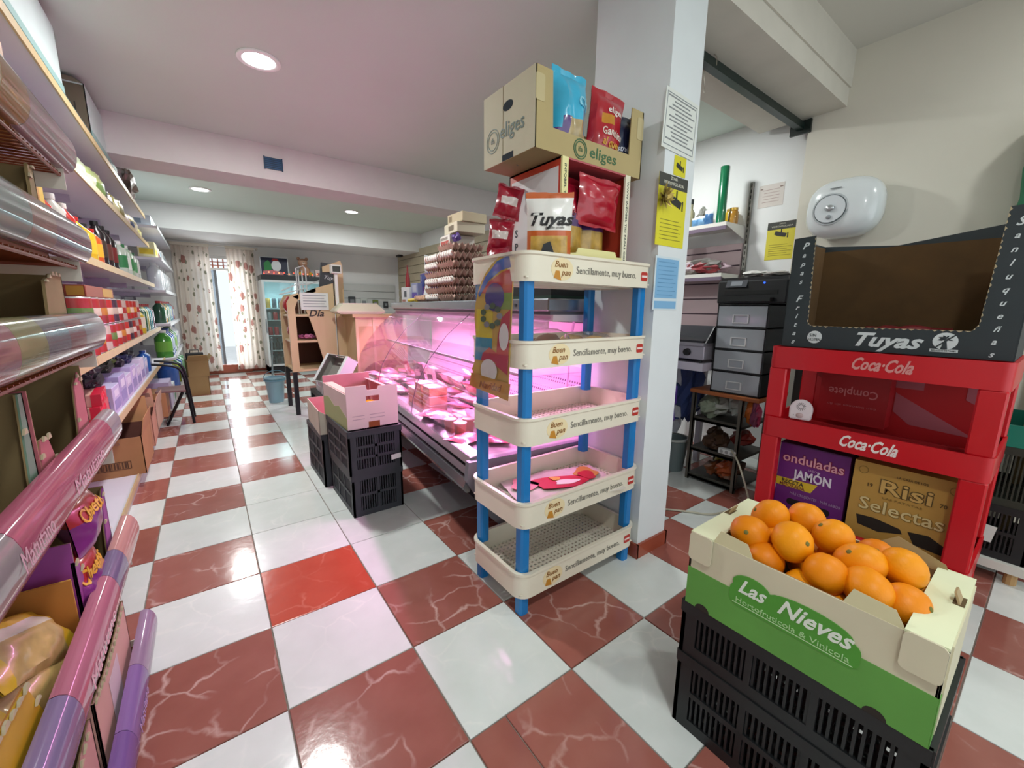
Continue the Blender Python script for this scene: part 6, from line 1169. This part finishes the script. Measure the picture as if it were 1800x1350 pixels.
# --- base shelf and floor cartons
def open_carton(label, loc, rz, w, d, h, mo, mi, flaps, txt=None, grp=None):
    t = thing('stock_carton', label, 'carton', loc, rz, grp); carton_body(w, d, h, .005).build('body', [mo, mi], t)
    for s, tl in flaps:
        if s == 'f': MB().prism([(0, 0), (w, 0), (w - .02, d * .42), (.015, d * .40)], (-w / 2, -d / 2, h), (1, 0, 0), (0, -math.sin(tl), math.cos(tl)), .004).build('flap', mo, t)
        if s == 'b': MB().prism([(0, 0), (w, 0), (w - .02, d * .42), (.015, d * .40)], (w / 2, d / 2, h), (-1, 0, 0), (0, math.sin(tl), math.cos(tl)), .004).build('flap', mo, t)
        if s == 'l': MB().prism([(0, 0), (d, 0), (d - .015, w * .35), (.02, w * .33)], (-w / 2, d / 2, h), (0, -1, 0), (-math.sin(tl), 0, math.cos(tl)), .004).build('flap', mo, t)
        if s == 'r': MB().prism([(0, 0), (d, 0), (d - .015, w * .35), (.02, w * .33)], (w / 2, -d / 2, h), (0, 1, 0), (math.sin(tl), 0, math.cos(tl)), .004).build('flap', mo, t)
    return t
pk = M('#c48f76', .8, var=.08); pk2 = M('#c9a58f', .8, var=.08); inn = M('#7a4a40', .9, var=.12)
bc = open_carton('brown open carton with red print and barcode on the base shelf', (-.60, 3.86, .1005), 0, .34, .50, .26, M('#a9794f', .8, var=.07), inn, [('r', .15), ('b', .5)])
text('GO', bc, (-.05, -.2512, .18), (1, 0, 0), (0, 0, 1), .05, M('#a83a34', .6), 0, .03, .13); text('CINCO', bc, (.0, -.2512, .225), (1, 0, 0), (0, 0, 1), .02, M('#8a6a5a', .6), 0, .0, .12)
MB().box(-.13, -.2515, .05, .10, -.2505, .053).box(-.13, -.2515, .10, .10, -.2505, .103).box(-.13, -.2515, .05, -.127, -.2505, .103).box(.097, -.2515, .05, .10, -.2505, .103).build('barcode_frame', M('#4a3020', .7), bc)
for k in range(16): MB().box(-.118 + k * .0132, -.2514, .056, -.118 + k * .0132 + .004 + .003 * (k % 3), -.2505, .097).build('barcode_bar', M('#5a3a26', .7), bc)
open_carton('pinkish open carton behind the brown one on the base shelf', (-.60, 4.52, .1005), .03, .32, .46, .24, pk, inn, [('r', .25), ('f', .4), ('b', .6)])
open_carton('third open carton along the base shelf with raised flap', (-.60, 5.10, .1005), -.02, .30, .44, .20, pk2, inn, [('r', .1), ('f', .5)])
fbox('orange printed carton leaning out of the base shelf farther along', (-.52, 5.55, .1005), .22, .34, .25, '#b58058', [(.1, .1, .6, .35, '#a8502c')], None, 'stock_carton')
fbox('lilac detergent box stacked on the base shelf', (-.52, 5.95, .1005), .24, .36, .30, '#b3a9c6', [(.1, .2, .5, .6, '#c9c2d8')], None, 'stock_carton'); fbox('white and green box beside the lilac detergent box', (-.50, 6.30, .1005), .22, .26, .22, '#c6ccd0', [(.1, .1, .9, .45, '#3f7a5c')], None, 'stock_carton')
bl = thing('blister_pack', 'pale blister pack lying on the near base shelf', 'packet', (-.56, 2.75, .1005), .3); bag_mesh(.14, .20, .03, bands((.5, 0), (1, 1)), n=6, k=8).build('bag', [M('#cdbfc0', .4), M('#b58a94', .4)], bl, rot=(-1.45, 0, 0), smooth=True)
hk = thing('price_disc', 'small round clear disc on the floor under the base shelf', 'disc', (-.455, 2.62, .002)); MB().cyl((0, 0, 0), (0, 0, .006), .022, n=16).build('disc', M('#c9b8b8', .3), hk, smooth=True)

# --- far unit stock
X2 = -.40
g = 'large bottles on the far unit'
for k, (c, cp, l) in enumerate((('#3f8a2c', '#d8dad4', '#6aa83c'), ('#2f5fa8', '#1f4a90', '#b9c9e0'), ('#2a58a4', '#1c4488', '#c2cfe4'), ('#2f7a2c', '#1f5a24', '#6aac3a'), ('#4a8a34', '#dfe0da', '#8abf4a'), ('#b9bcc4', '#d5d8dc', '#8fa0c0'), ('#c4c8ce', '#8a90a0', '#d6dae0'), ('#b4bac6', '#3a4a80', '#cfd4de'))):
    bottle('%s on the far unit, %s from its near end' % (('green fizzy drink bottle', 'blue water bottle', 'blue water bottle with pale label', 'dark green drink bottle', 'light green drink bottle', 'clear water bottle', 'clear bottle with grey cap', 'clear bottle with navy cap')[k], ORD[k]), (X2 - .06, 6.72 + k * .27, .5855), .085, .34, c, cp, g, l)
for k, (c, cp) in enumerate((('#2a56a0', '#1f4488'), ('#8a9a2c', '#c9c03a'), ('#1f8a4a', '#146a38'), ('#2a58a4', '#204a90'), ('#239050', '#167040'), ('#2f8a4a', '#d8d8d0'))): bottle('%s jerry bottle on the bottom far unit shelf, %s from near end' % (('blue', 'olive', 'green', 'navy', 'bright green', 'pale capped green')[k], ORD[k]), (X2 - .06, 6.78 + k * .33, .2005), .11, .32, c, cp, g)
for k, (c, cp) in enumerate((('#1f4a34', '#a82a2a'), ('#b58a2c', '#b3302c'), ('#2a5a44', '#a82a2a'), ('#9aa86a', '#b03030'), ('#2f8090', '#a82a2a'), ('#3a9aa0', '#c04040'), ('#6a7ab0', '#8a3040'), ('#a85a4c', '#d8d4cc'))): bottle('%s cleaning bottle with red top on the far unit, %s from its near end' % (('dark green', 'amber', 'bottle green', 'sage', 'teal', 'aqua', 'periwinkle', 'terracotta')[k], ORD[k]), (X2 - .06, 6.74 + k * .26, 1.0105), .06, .27, c, cp, 'cleaning bottles on the far unit', '#cfd4c8' if k % 2 else None)
for k in range(6): bottle('tall white bottle on the upper part of the far unit, %s from its near end' % ORD[k], (X2 - .06, 6.78 + k * .35, 1.4105), .07, .33, ('#b9bcc2', '#c6c8cc', '#aeb2b8', '#bfc2c6', '#c9ccd0', '#b4b8be')[k], '#c9ccd0', 'tall white bottles on the far unit')
for k in range(6): fbox('%s carton on the high far unit shelf, %s from near end' % (('white and yellow', 'cream', 'pale blue', 'white', 'grey blue', 'pale')[k], ORD[k]), (X2 - .09, 6.80 + k * .36, 1.7905), .16, .30, .18 - .02 * (k % 3), ('#cdc9a0', '#cfc8b8', '#a9bcc8', '#d0d2d4', '#9fb0b8', '#c6ccd0')[k], [(.1, .2, .9, .55, ('#c9b02a', '#8a3a34', '#6a8aa8', '#a8b4bc', '#55687a', '#8aa0ac')[k])], 'cartons on the high shelf of the far unit')
for k in range(4): fbox('pale packaged box on the very top of the far unit, %s from its near end' % ORD[k], (X2 - .10, 6.85 + k * .55, 2.1505), .18, .42, .12, ('#b9c4cc', '#c8ccd2', '#aab6c0', '#c2c9ce')[k], [(.1, .2, .5, .8, '#7f8fa0')], 'boxes on top of the far unit')

# --- black folding step stool
stl = thing('folding_stool', 'black tubular folding stool standing by the left shelves', 'stool', (-.33, 5.40, 0)); bm_ = M('#16181d', .35, metal=.4)
for y in (.0, .32):
    MB().tube(smooth([(.12, y, 0), (.10, y, .30), (.08, y, .52), (.04, y, .60), (-.04, y, .63), (-.16, y, .645)], 4), .013, 8).build('leg', bm_, stl, smooth=True); MB().tube([(-.10, y, 0), (.06, y, .34)], .011, 8).build('leg', bm_, stl, smooth=True)
MB().tube([(.085, 0, .32), (.085, .32, .32)], .010, 8).build('crossbar', bm_, stl); MB().tube([(-.10, 0, .03), (-.10, .32, .03)], .010, 8).build('crossbar', bm_, stl); MB().cbox(-.16, -.01, .345, .09, .33, .365, .006).build('tread', M('#7c5a5c', .5), stl)
# far carton stack with a black bag
for k, (z_, h_) in enumerate(((0, .26), (.2605, .22))): open_carton('brown carton on the floor near the curtains, %s one' % ('lower', 'upper')[k], (-.17, 7.25, z_), .1 * k, .24, .34, h_, M('#a8875c', .8, var=.06), inn, [('r', .6), ('f', .9)] if k else [])
bb_ = thing('black_handbag', 'small black handbag on the brown cartons near the curtains', 'bag', (-.18, 7.22, .4815)); MB().cbox(-.10, -.06, 0, .10, .06, .10, .012).build('body', M('#1a1b20', .4), bb_); MB().tube([(-.05, 0, .10), (-.045, 0, .14), (.045, 0, .14), (.05, 0, .10)], .006, 6).build('handle', M('#1a1b20', .4), bb_)

# ---------------------------------------------------------------- snack display rack in the left foreground
dr_ = thing('snack_display_rack', 'wire snack rack with curved clear price strips in the left foreground', 'rack', (0, 0, 0)); wire_c = M('#7d3a1f', .4)
Y0, Y1, XA, XB = .62, 1.80, -.66, -.30
TZS = [.045, .40, .77, 1.09, 1.35, 1.61]
for px, py in ((XA, Y0), (XA, Y1), (XB - .01, Y1), (XB - .01, Y0)): MB().box(px - .01, py - .01, 0, px + .01, py + .01, 1.75 if px < -.5 else .06).build('post', M('#b8b4b0', .4, metal=.4), dr_)
for z in TZS:
    mb = MB()
    for k in range(40): y = Y0 + (Y1 - Y0) * k / 39; mb.cyl((XA, y, z - .006), (XB + .004, y, z - .006), .0028, n=5)
    for x in (XA, XA + .18, XB): mb.cyl((x, Y0, z - .011), (x, Y1, z - .011), .0045, n=6)
    mb.build('wire_shelf', wire_c, dr_)
    MB().box(XA, Y1 + .002, z - .05, XB + .01, Y1 + .006, z + .02).build('end_bracket', M('#cfc9be', .5), dr_)
def strip(z, x, zones, txt, tilt):
    """curved clear price strip with printed zones showing through"""
    n = 10; prof = [(x + .030 * math.cos(a) - .01, z + .058 * math.sin(a)) for a in [math.radians(-100 + 205 * i / n) for i in range(n + 1)]]
    inn_ = [(a - .003, b) for a, b in prof]
    root = None
    for q, (y0, y1, m_) in enumerate(zones):
        mb = MB(); mb.loft([[(a, y, b) for a, b in prof] + [(a, y, b) for a, b in reversed(inn_)] for y in (y0, y1)]); o = mb.build('price_strip' if q == 0 else 'printed_zone', m_, dr_ if q == 0 else root, smooth=True)
        if q == 0: root = o
    for s_, y, dz, hh, c, wd in txt: text(s_, root, (x + .0215, y, z + dz), (0, 1, 0), (-.12, 0, 1), hh, M(c, .4), .15, 0, wd, ext=.0003)
def zc(c, a=.55): return clear_mat(c, a, .08)
strip(1.675, -.285, [(Y0, 1.28, zc('#d8c8a0')), (1.282, 1.44, zc('#c9a47c')), (1.442, Y1 + .06, zc('#c8b0b4'))], [], 0)
strip(1.415, -.285, [(Y0, 1.30, zc('#b9c2bf')), (1.302, 1.48, zc('#c9a8a0')), (1.482, Y1 + .06, zc('#b89aa4'))], [], 0)
strip(1.150, -.285, [(Y0, 1.08, zc('#c9949a')), (1.082, 1.24, zc('#b9b48a')), (1.242, 1.42, zc('#a8a0a4')), (1.422, 1.58, zc('#b58a8c')), (1.582, Y1 + .06, zc('#b7b2b8'))], [], 0)
strip(.835, -.285, [(Y0, .92, zc('#c2b4b8')), (.922, 1.70, zc('#c46a84', .75)), (1.702, Y1 + .06, zc('#cfc0c6'))], [('Matutano', 1.38, 0, .034, '#d3a3b2', .30), ('Matutano', .98, 0, .034, '#d3a3b2', .16)], 0)
strip(.455, -.285, [(Y0, 1.02, zc('#9a86b0', .7)), (1.022, 1.45, zc('#c77b92', .75)), (1.452, 1.60, zc('#8c7aa0', .7)), (1.602, Y1 + .06, zc('#d09a94', .75))], [('Matutano', 1.22, 0, .030, '#d6a2b0', .26)], 0)
strip(.090, -.275, [(Y0, 1.30, zc('#8a66a8', .7)), (1.302, 1.55, zc('#9a76b4', .7)), (1.552, Y1 + .04, zc('#c2a4c4', .5))], [('Matutano', 1.42, 0, .026, '#b394c6', .16)], 0)
def tray_carton(label, y0, y1, z, h, mo, mi, prof, name='snack_tray_carton', xb=-.315):
    """carton on the wire shelf, torn open towards the aisle"""
    w = y1 - y0; d = .32; t = thing(name, label, 'carton', (xb - d / 2, (y0 + y1) / 2, z + .0005), PI / 2); carton_body(w, d, h, .006, prof, [(0, h), (1, h)]).build('body', [mo, mi], t)
    for k in range(int(w / .03)):
        f = (k + .5) * .03 / w
        for (a0, b0), (a1, b1) in zip(prof[:-1], prof[1:]):
            if a0 <= f <= a1 and a1 > a0:
                zz = b0 + (b1 - b0) * (f - a0) / (a1 - a0); MB().prism([(-.012, -.004), (.012, -.004), (.006, rnd.uniform(.001, .008)), (-.005, rnd.uniform(.001, .008))], (-w / 2 + f * w, -d / 2 - .0006, zz), (1, 0, 0), (0, 0, 1), .004).build('torn_edge', M('#b9a98c', .9), t)
    return t
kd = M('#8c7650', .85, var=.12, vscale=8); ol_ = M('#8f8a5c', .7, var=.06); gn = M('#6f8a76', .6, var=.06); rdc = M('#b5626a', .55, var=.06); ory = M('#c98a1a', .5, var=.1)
tray_carton('olive snack carton on the top tier of the snack rack', .95, 1.36, TZS[5], .26, ol_, kd, [(0, .26), (.12, .24), (.16, .06), (.88, .06), (.9, .26), (1, .26)])
fbox('orange topped carton edge standing on the top tier of the snack rack', (-.40, 1.60, TZS[5] + .0005), .14, .06, .24, '#c2854c', [(.1, .1, .9, .3, '#b0703c')], None, 'snack_box')
tray_carton('brown torn snack carton on the second highest tier of the snack rack', 1.02, 1.62, TZS[4], .22, kd, kd, [(0, .22), (.08, .20), (.12, .05), (.9, .05), (.93, .22), (1, .22)])
junk('film_wrap', 'torn clear film hanging from the second highest snack tier', 'film', (-.33, 1.18, TZS[4] + .06), ['#b9a79c', '#a89488'], 3, .03, .10, .14, 150)
tray_carton('orange and yellow snack carton on the middle tier, nearest the camera', .80, 1.18, TZS[3], .235, ory, ory, [(0, .235), (.7, .225), (.8, .20), (.95, .04), (1, .04)])
tray_carton('plain brown snack carton on the middle tier beside the orange one', 1.20, 1.70, TZS[3], .22, kd, kd, [(0, .05), (.62, .05), (.68, .20), (.8, .22), (1, .22)])
tray_carton('green torn snack carton on the tier above the pink strip, nearest the camera', .74, 1.24, TZS[2], .285, gn, kd, [(0, .20), (.30, .19), (.38, .05), (.84, .04), (.90, .10), (.95, .285), (1, .285)])
tray_carton('reddish torn snack carton on the tier above the pink strip, farther one', 1.26, 1.72, TZS[2], .285, rdc, kd, [(0, .10), (.06, .17), (.16, .17), (.30, .05), (.70, .05), (.80, .24), (.92, .27), (1, .20)])
pc_ = tray_carton('purple snack carton holding bags of puffs on the low tier', 1.34, 1.74, TZS[1], .27, M('#8a3a86', .5), kd, [(0, .22), (.1, .20), (.2, .05), (.8, .06), (.9, .24), (1, .27)])
yc_ = tray_carton('yellow and orange snack carton on the low tier, nearest the camera', .72, 1.30, TZS[1], .20, M('#c79a1c', .5, var=.15), M('#a86a2c', .8), [(0, .20), (.45, .18), (.55, .06), (.95, .05), (1, .08)])
for k, (y, z_, c1, c2, lb) in enumerate(((1.46, .43, '#7a2a78', '#a8262c', 'lower'), (1.55, .56, '#7c2c7a', '#a8262c', 'upper'))):
    b_ = crisp_bag('puff_bag', 'purple and red bag of cheese puffs in the purple carton, %s one' % lb, (-.325, y, z_), (-.10, 0, PI / 2), .24, .17, .07, [(c1, .1), (c2, .08), ('#c98a2c', .1)], lambda u, v, s: 1 if v > .62 else (2 if (abs(v - .55) < .06 and u > .2) else 0), 400 + k, [('Cheetos', -.01, .115, .036, '#d9a22c', .2, .02, .165)], 'cheese puff bags', .010)
for k, (p0, d_) in enumerate((((-.385, 1.02, .625), (.035, .30, -.15)), ((-.385, .98, .545), (.04, .28, -.10)))):
    Z_ = Vector(d_).normalized(); n_ = Vector((.75, -.1, .65)); Y_ = -(n_ - Z_ * n_.dot(Z_)).normalized(); X_ = Y_.cross(Z_)
    b_ = crisp_bag('puff_bag', 'yellow bag of corn puffs leaning out of the yellow carton, %s one' % ('upper', 'lower')[k], p0, Matrix((X_, Y_, Z_)).transposed().to_euler(), .15, .33, .07, [('#d4b02a', .1), ('#c2a468', .3), ('#d4cfc0', .1)], lambda u, v, s: 0 if v > .70 or v < .15 or u < -.45 else (1 if u > -.1 else 2), 410 + k, (), 'corn puff bags', .012)
junk('red_snack_bag', 'red snack bag deep in the yellow carton', 'bag', (-.42, 1.12, TZS[1] + .05), ['#a8281c', '#b53222'], 2, .08, .10, .17, 160)
for k, (y0, y1, c) in enumerate(((.80, 1.22, '#c08a86'), (1.26, 1.70, '#c99a90'))): 
    t = tray_carton('pinkish flat carton on the bottom tier of the snack rack, %s one' % ('nearer', 'farther')[k], y0, y1, TZS[0], .24, M(c, .6, var=.05), kd, [(0, .24), (.3, .22), (.7, .22), (1, .24)], xb=-.31)
    flat(t, 'white_label', [(.08, .05), (.20, .05), (.20, .18), (.08, .18)], (-(y1 - y0) / 2 + .06, -.1604, 0), (1, 0, 0), (0, 0, 1), M('#c9b4bc', .5), .0008)
# ---------------------------------------------------------------- far end: drinks coolers and wall things
def cooler(label, x0, x1, lit):
    t = thing('drinks_cooler', label, 'cooler', (x0, 8.72, 0)); w = x1 - x0; wf = M('#cfd6d8', .4); ins = M('#c9dde0', .5)
    MB().box(0, .02, 0, .03, .55, 1.70).build('side_wall', wf, t); MB().box(w - .03, .02, 0, w, .55, 1.70).build('side_wall', wf, t); MB().box(.03, .52, .1, w - .03, .55, 1.70).build('back_wall', ins, t); MB().box(0, 0, 1.70, w, .55, 1.79).build('header', M('#1f2328', .4), t); MB().box(0, .02, 0, w, .55, .12).build('kick_base', M('#1a1c20', .5), t)
    d = MB().box(.0, 0, .13, .035, .02, 1.70).box(w - .035, 0, .13, w, .02, 1.70).box(.035, 0, .13, w - .035, .02, .165).box(.035, 0, 1.66, w - .035, .02, 1.70).build('door', wf, t); MB().box(.035, .008, .165, w - .035, .012, 1.66).build('pane', clear_mat('#eef7f8', .03, .02), d); MB().box(.012, -.02, .75, .022, 0, 1.0).build('handle', M('#55606a', .4), d)
    for z in (.42, .70, .98, 1.20): MB().box(.03, .05, z - .01, w - .03, .5, z).build('shelf', M('#d2dee0', .4), t)
    MB().box(.05, .06, 1.675, w - .05, .10, 1.695).build('lamp', emis('#dffcff', 12.0, 'cooler_lamp'), t)
    a = area('cooler_light', (w / 2, .12, 1.66), (math.radians(-20), 0, 0), w - .12, .05, 5 if lit else 2, (.8, 1.0, 1.0)); a.parent = t
    return t
cooler('tall lit drinks cooler with red cans beside the floral curtain', .86, 1.44, True)
cooler('second drinks cooler partly behind the bread stand', 1.46, 2.05, False)
def mini(label, loc, r, h, c, cap, grp, name='drink_can'):
    t = thing(name, label, 'can' if name == 'drink_can' else 'bottle', loc, group=grp); MB().lathe([(r * .9, 0), (r, h * .05), (r, h * .93), (r * .8, h)] if name == 'drink_can' else [(r, 0), (r, h * .6), (r * .4, h * .8), (r * .38, h)], n=10).build('body', M(c, .25, coat=.3), t, smooth=True); MB().lathe([(r * .7, h), (r * .7, h + .006), (r * .4, h + .007)] if name == 'drink_can' else [(r * .42, h), (r * .45, h + .02), (r * .3, h + .021)], n=10).build('top', M(cap, .3, metal=.5), t); return t
for lv, (z, h, kinds, nm) in enumerate(((.42 - .29, .22, ['#22262a', '#1c2024', '#2a2c30', '#20242a', '#262a2e'], 'bottle'), (.42, .20, ['#23282c', '#1d2226', '#2b2f33', '#22262b', '#282c30'], 'bottle'), (.70, .15, ['#a82c34', '#b03038', '#8c8f92', '#a52a32', '#b5363e'], 'can'), (.98, .14, ['#a9aeb2', '#b8343c', '#a82c34', '#b9bec2', '#9fa4a8'], 'can'), (1.20, .17, ['#c9a24a', '#55606a', '#6a747c', '#4f5a62', '#8a9298'], 'can'))):
    for k in range(5):
        shelf = ('bottom', 'second', 'third', 'fourth', 'top')[lv]
        mini('%s on the %s level of the lit cooler, %s from the left' % (('dark bottle' if nm == 'bottle' else {'#a82c34': 'red can', '#b03038': 'red can', '#8c8f92': 'grey can', '#a52a32': 'red can', '#b5363e': 'red can', '#a9aeb2': 'silver can', '#b8343c': 'red can', '#b9bec2': 'silver can', '#9fa4a8': 'grey can', '#c9a24a': 'gold carton', '#55606a': 'steel jar', '#6a747c': 'grey jar', '#4f5a62': 'dark jar', '#8a9298': 'pale jar'}[kinds[k]]), shelf, ORD[k]), (.86 + .085 + k * .10, 8.72 + .13, z + .0008), .038, h, kinds[k], '#b9bcbe' if nm == 'can' else '#7a1f24', 'drinks in the lit cooler', 'drink_can' if nm == 'can' else 'drink_bottle')
for k in range(10):
    lv = k // 5; mini('drink in the second cooler, %s level, %s from the left' % (('middle', 'upper')[lv], ORD[k % 5]), (1.46 + .085 + (k % 5) * .10, 8.85, (.98, 1.20)[lv] + .0008), .038, .15, ['#a83038', '#9aa0a4', '#b0343c', '#7c858c', '#a8a24a'][k % 5], '#b9bcbe', 'drinks in the second cooler')
fp = thing('christmas_picture', 'framed dark blue christmas picture standing on the lit cooler', 'picture', (1.12, 8.95, 1.7905), rot=(-.08, 0, 0)); MB().box(-.23, 0, 0, .23, .02, .34).build('frame', M('#c6ccd0', .4), fp); MB().box(-.215, -.003, .015, .215, 0, .325).build('picture_ground', M('#141f3a', .5), fp)
flat(fp, 'green_tree_print', [(-.17, .03), (-.08, .03), (-.03, .18), (-.10, .28), (-.17, .22)], (0, -.0032, 0), (1, 0, 0), (0, 0, 1), M('#1f7a3a', .5), .001); flat(fp, 'white_print', oval(.03, .18, .08, .10), (0, -.0034, 0), (1, 0, 0), (0, 0, 1), M('#d5dadd', .5), .001); flat(fp, 'red_print', [(-.04, .27), (.08, .27), (.05, .31), (-.02, .31)], (0, -.0046, 0), (1, 0, 0), (0, 0, 1), M('#a8282c', .5), .001); flat(fp, 'snow_print', [(-.2, .02), (.14, .02), (.12, .07), (-.04, .10), (-.19, .08)], (0, -.0040, 0), (1, 0, 0), (0, 0, 1), M('#c9787c', .5), .001)
garl = thing('light_garland', 'string of small glowing red and amber lights on the coolers', 'light string', (0, 0, 0)); gp_ = [(.92 + k * .08, 8.78 + .02 * math.sin(k), 1.80 + .03 * abs(math.sin(k * 1.3))) for k in range(15)]
MB().tube(gp_, .004, 5).build('wire', M('#b9a49c', .6), garl)
for k, p in enumerate(gp_[::1]): MB().ell((p[0], p[1] - .006, p[2] + .012), .011, .011, .013, 6, 5).build('bulb', emis('#ff9a6a' if k % 2 else '#ff5a4a', 2.5, 'bulb%d' % (k % 2)), garl)
pl = thing('plush_bear', 'pale brown plush toy sitting on the second cooler', 'plush toy', (1.62, 8.92, 1.7905)); pbm = M('#b58f78', .95, var=.2, vscale=40, bump=.4)
MB().ell((0, 0, .10), .10, .09, .11, 12, 8).build('body', pbm, pl, smooth=True); MB().ell((-.03, -.02, .26), .085, .08, .08, 12, 8).build('head', pbm, pl, smooth=True)
for sx in (-1, 1): MB().ell((-.03 + sx * .07, -.01, .335), .03, .02, .03, 8, 6).build('ear', pbm, pl, smooth=True); MB().ell((sx * .09, -.06, .05), .04, .06, .04, 8, 6).build('paw', M('#c9a23a', .9), pl, smooth=True)
MB().ell((-.03, -.10, .245), .03, .025, .025, 8, 6).build('muzzle', M('#d8c0b0', .95), pl, smooth=True); MB().ell((-.03, -.122, .255), .010, .008, .008, 6, 5).build('nose', M('#3a2a26', .6), pl)
for k, x in enumerate((1.86, 2.0)): box3('gift_pack', 'pinkish white package on the second cooler, %s of the pair' % ('left', 'right')[k], 'package', (x, 8.92, 1.7905), PI / 2, .12, .13, .14 + .04 * k, '#d6c6c2', [(.2, .2, .8, .6, '#b5645c')])
# slat boards on the right wall and the back wall
sl = struct('wall_slat_board', MB().box(3.585, 5.20, 1.30, 3.6195, 9.15, 2.40).build('wall_slat_board', M('#8f8676', .6)))
for k in range(7): MB().box(3.570, 5.20, 1.31 + k * .157, 3.5848, 9.15, 1.31 + k * .157 + .145).build('slat', M('#b3a78e', .55, var=.06), sl)
sl2 = struct('wall_slat_board_back', MB().box(2.12, 9.265, 1.10, 3.52, 9.2995, 1.72).build('wall_slat_board_back', M('#a4a6a6', .6)))
for k in range(4): MB().box(2.12, 9.250, 1.11 + k * .155, 3.52, 9.2648, 1.11 + k * .155 + .143).build('slat', M('#c6c9c8', .55), sl2)
for k, (x, c, w_) in enumerate(((2.28, '#22252a', .16), (2.55, '#3a3f44', .14), (2.80, '#b9c0bc', .14), (3.05, '#6a7a3a', .12), (3.28, '#2a2c30', .10))): box3('hung_packet', '%s packet hanging on the pale slat board' % ('black', 'charcoal', 'white', 'olive', 'small black')[k], 'packet', (x, 9.22, 1.22), PI / 2, .03, w_, .26 - .03 * k, c, [(.2, .3, .8, .75, '#7a8084')], 'packets on the slat board')
cmr = thing('security_camera', 'small black security camera high in the far right corner', 'camera', (3.45, 8.75, 2.34)); MB().cbox(-.05, -.10, -.05, .05, .06, .05, .006).build('body', M('#17181b', .4), cmr); MB().cyl((0, -.10, 0), (0, -.115, 0), .03, n=14).build('lens', M('#0a0a0c', .15), cmr); MB().cyl((.03, .04, 0), (.17, .1, .02), .010, n=8).build('bracket', M('#2a2b2e', .5), cmr)
hk2 = thing('wall_clip', 'dark metal clip hanging high on the right wall above the eggs', 'clip', (3.612, 6.2, 2.50)); MB().box(-.01, -.02, -.10, .006, .02, .12).build('clip', M('#3a3d42', .4, metal=.4), hk2)
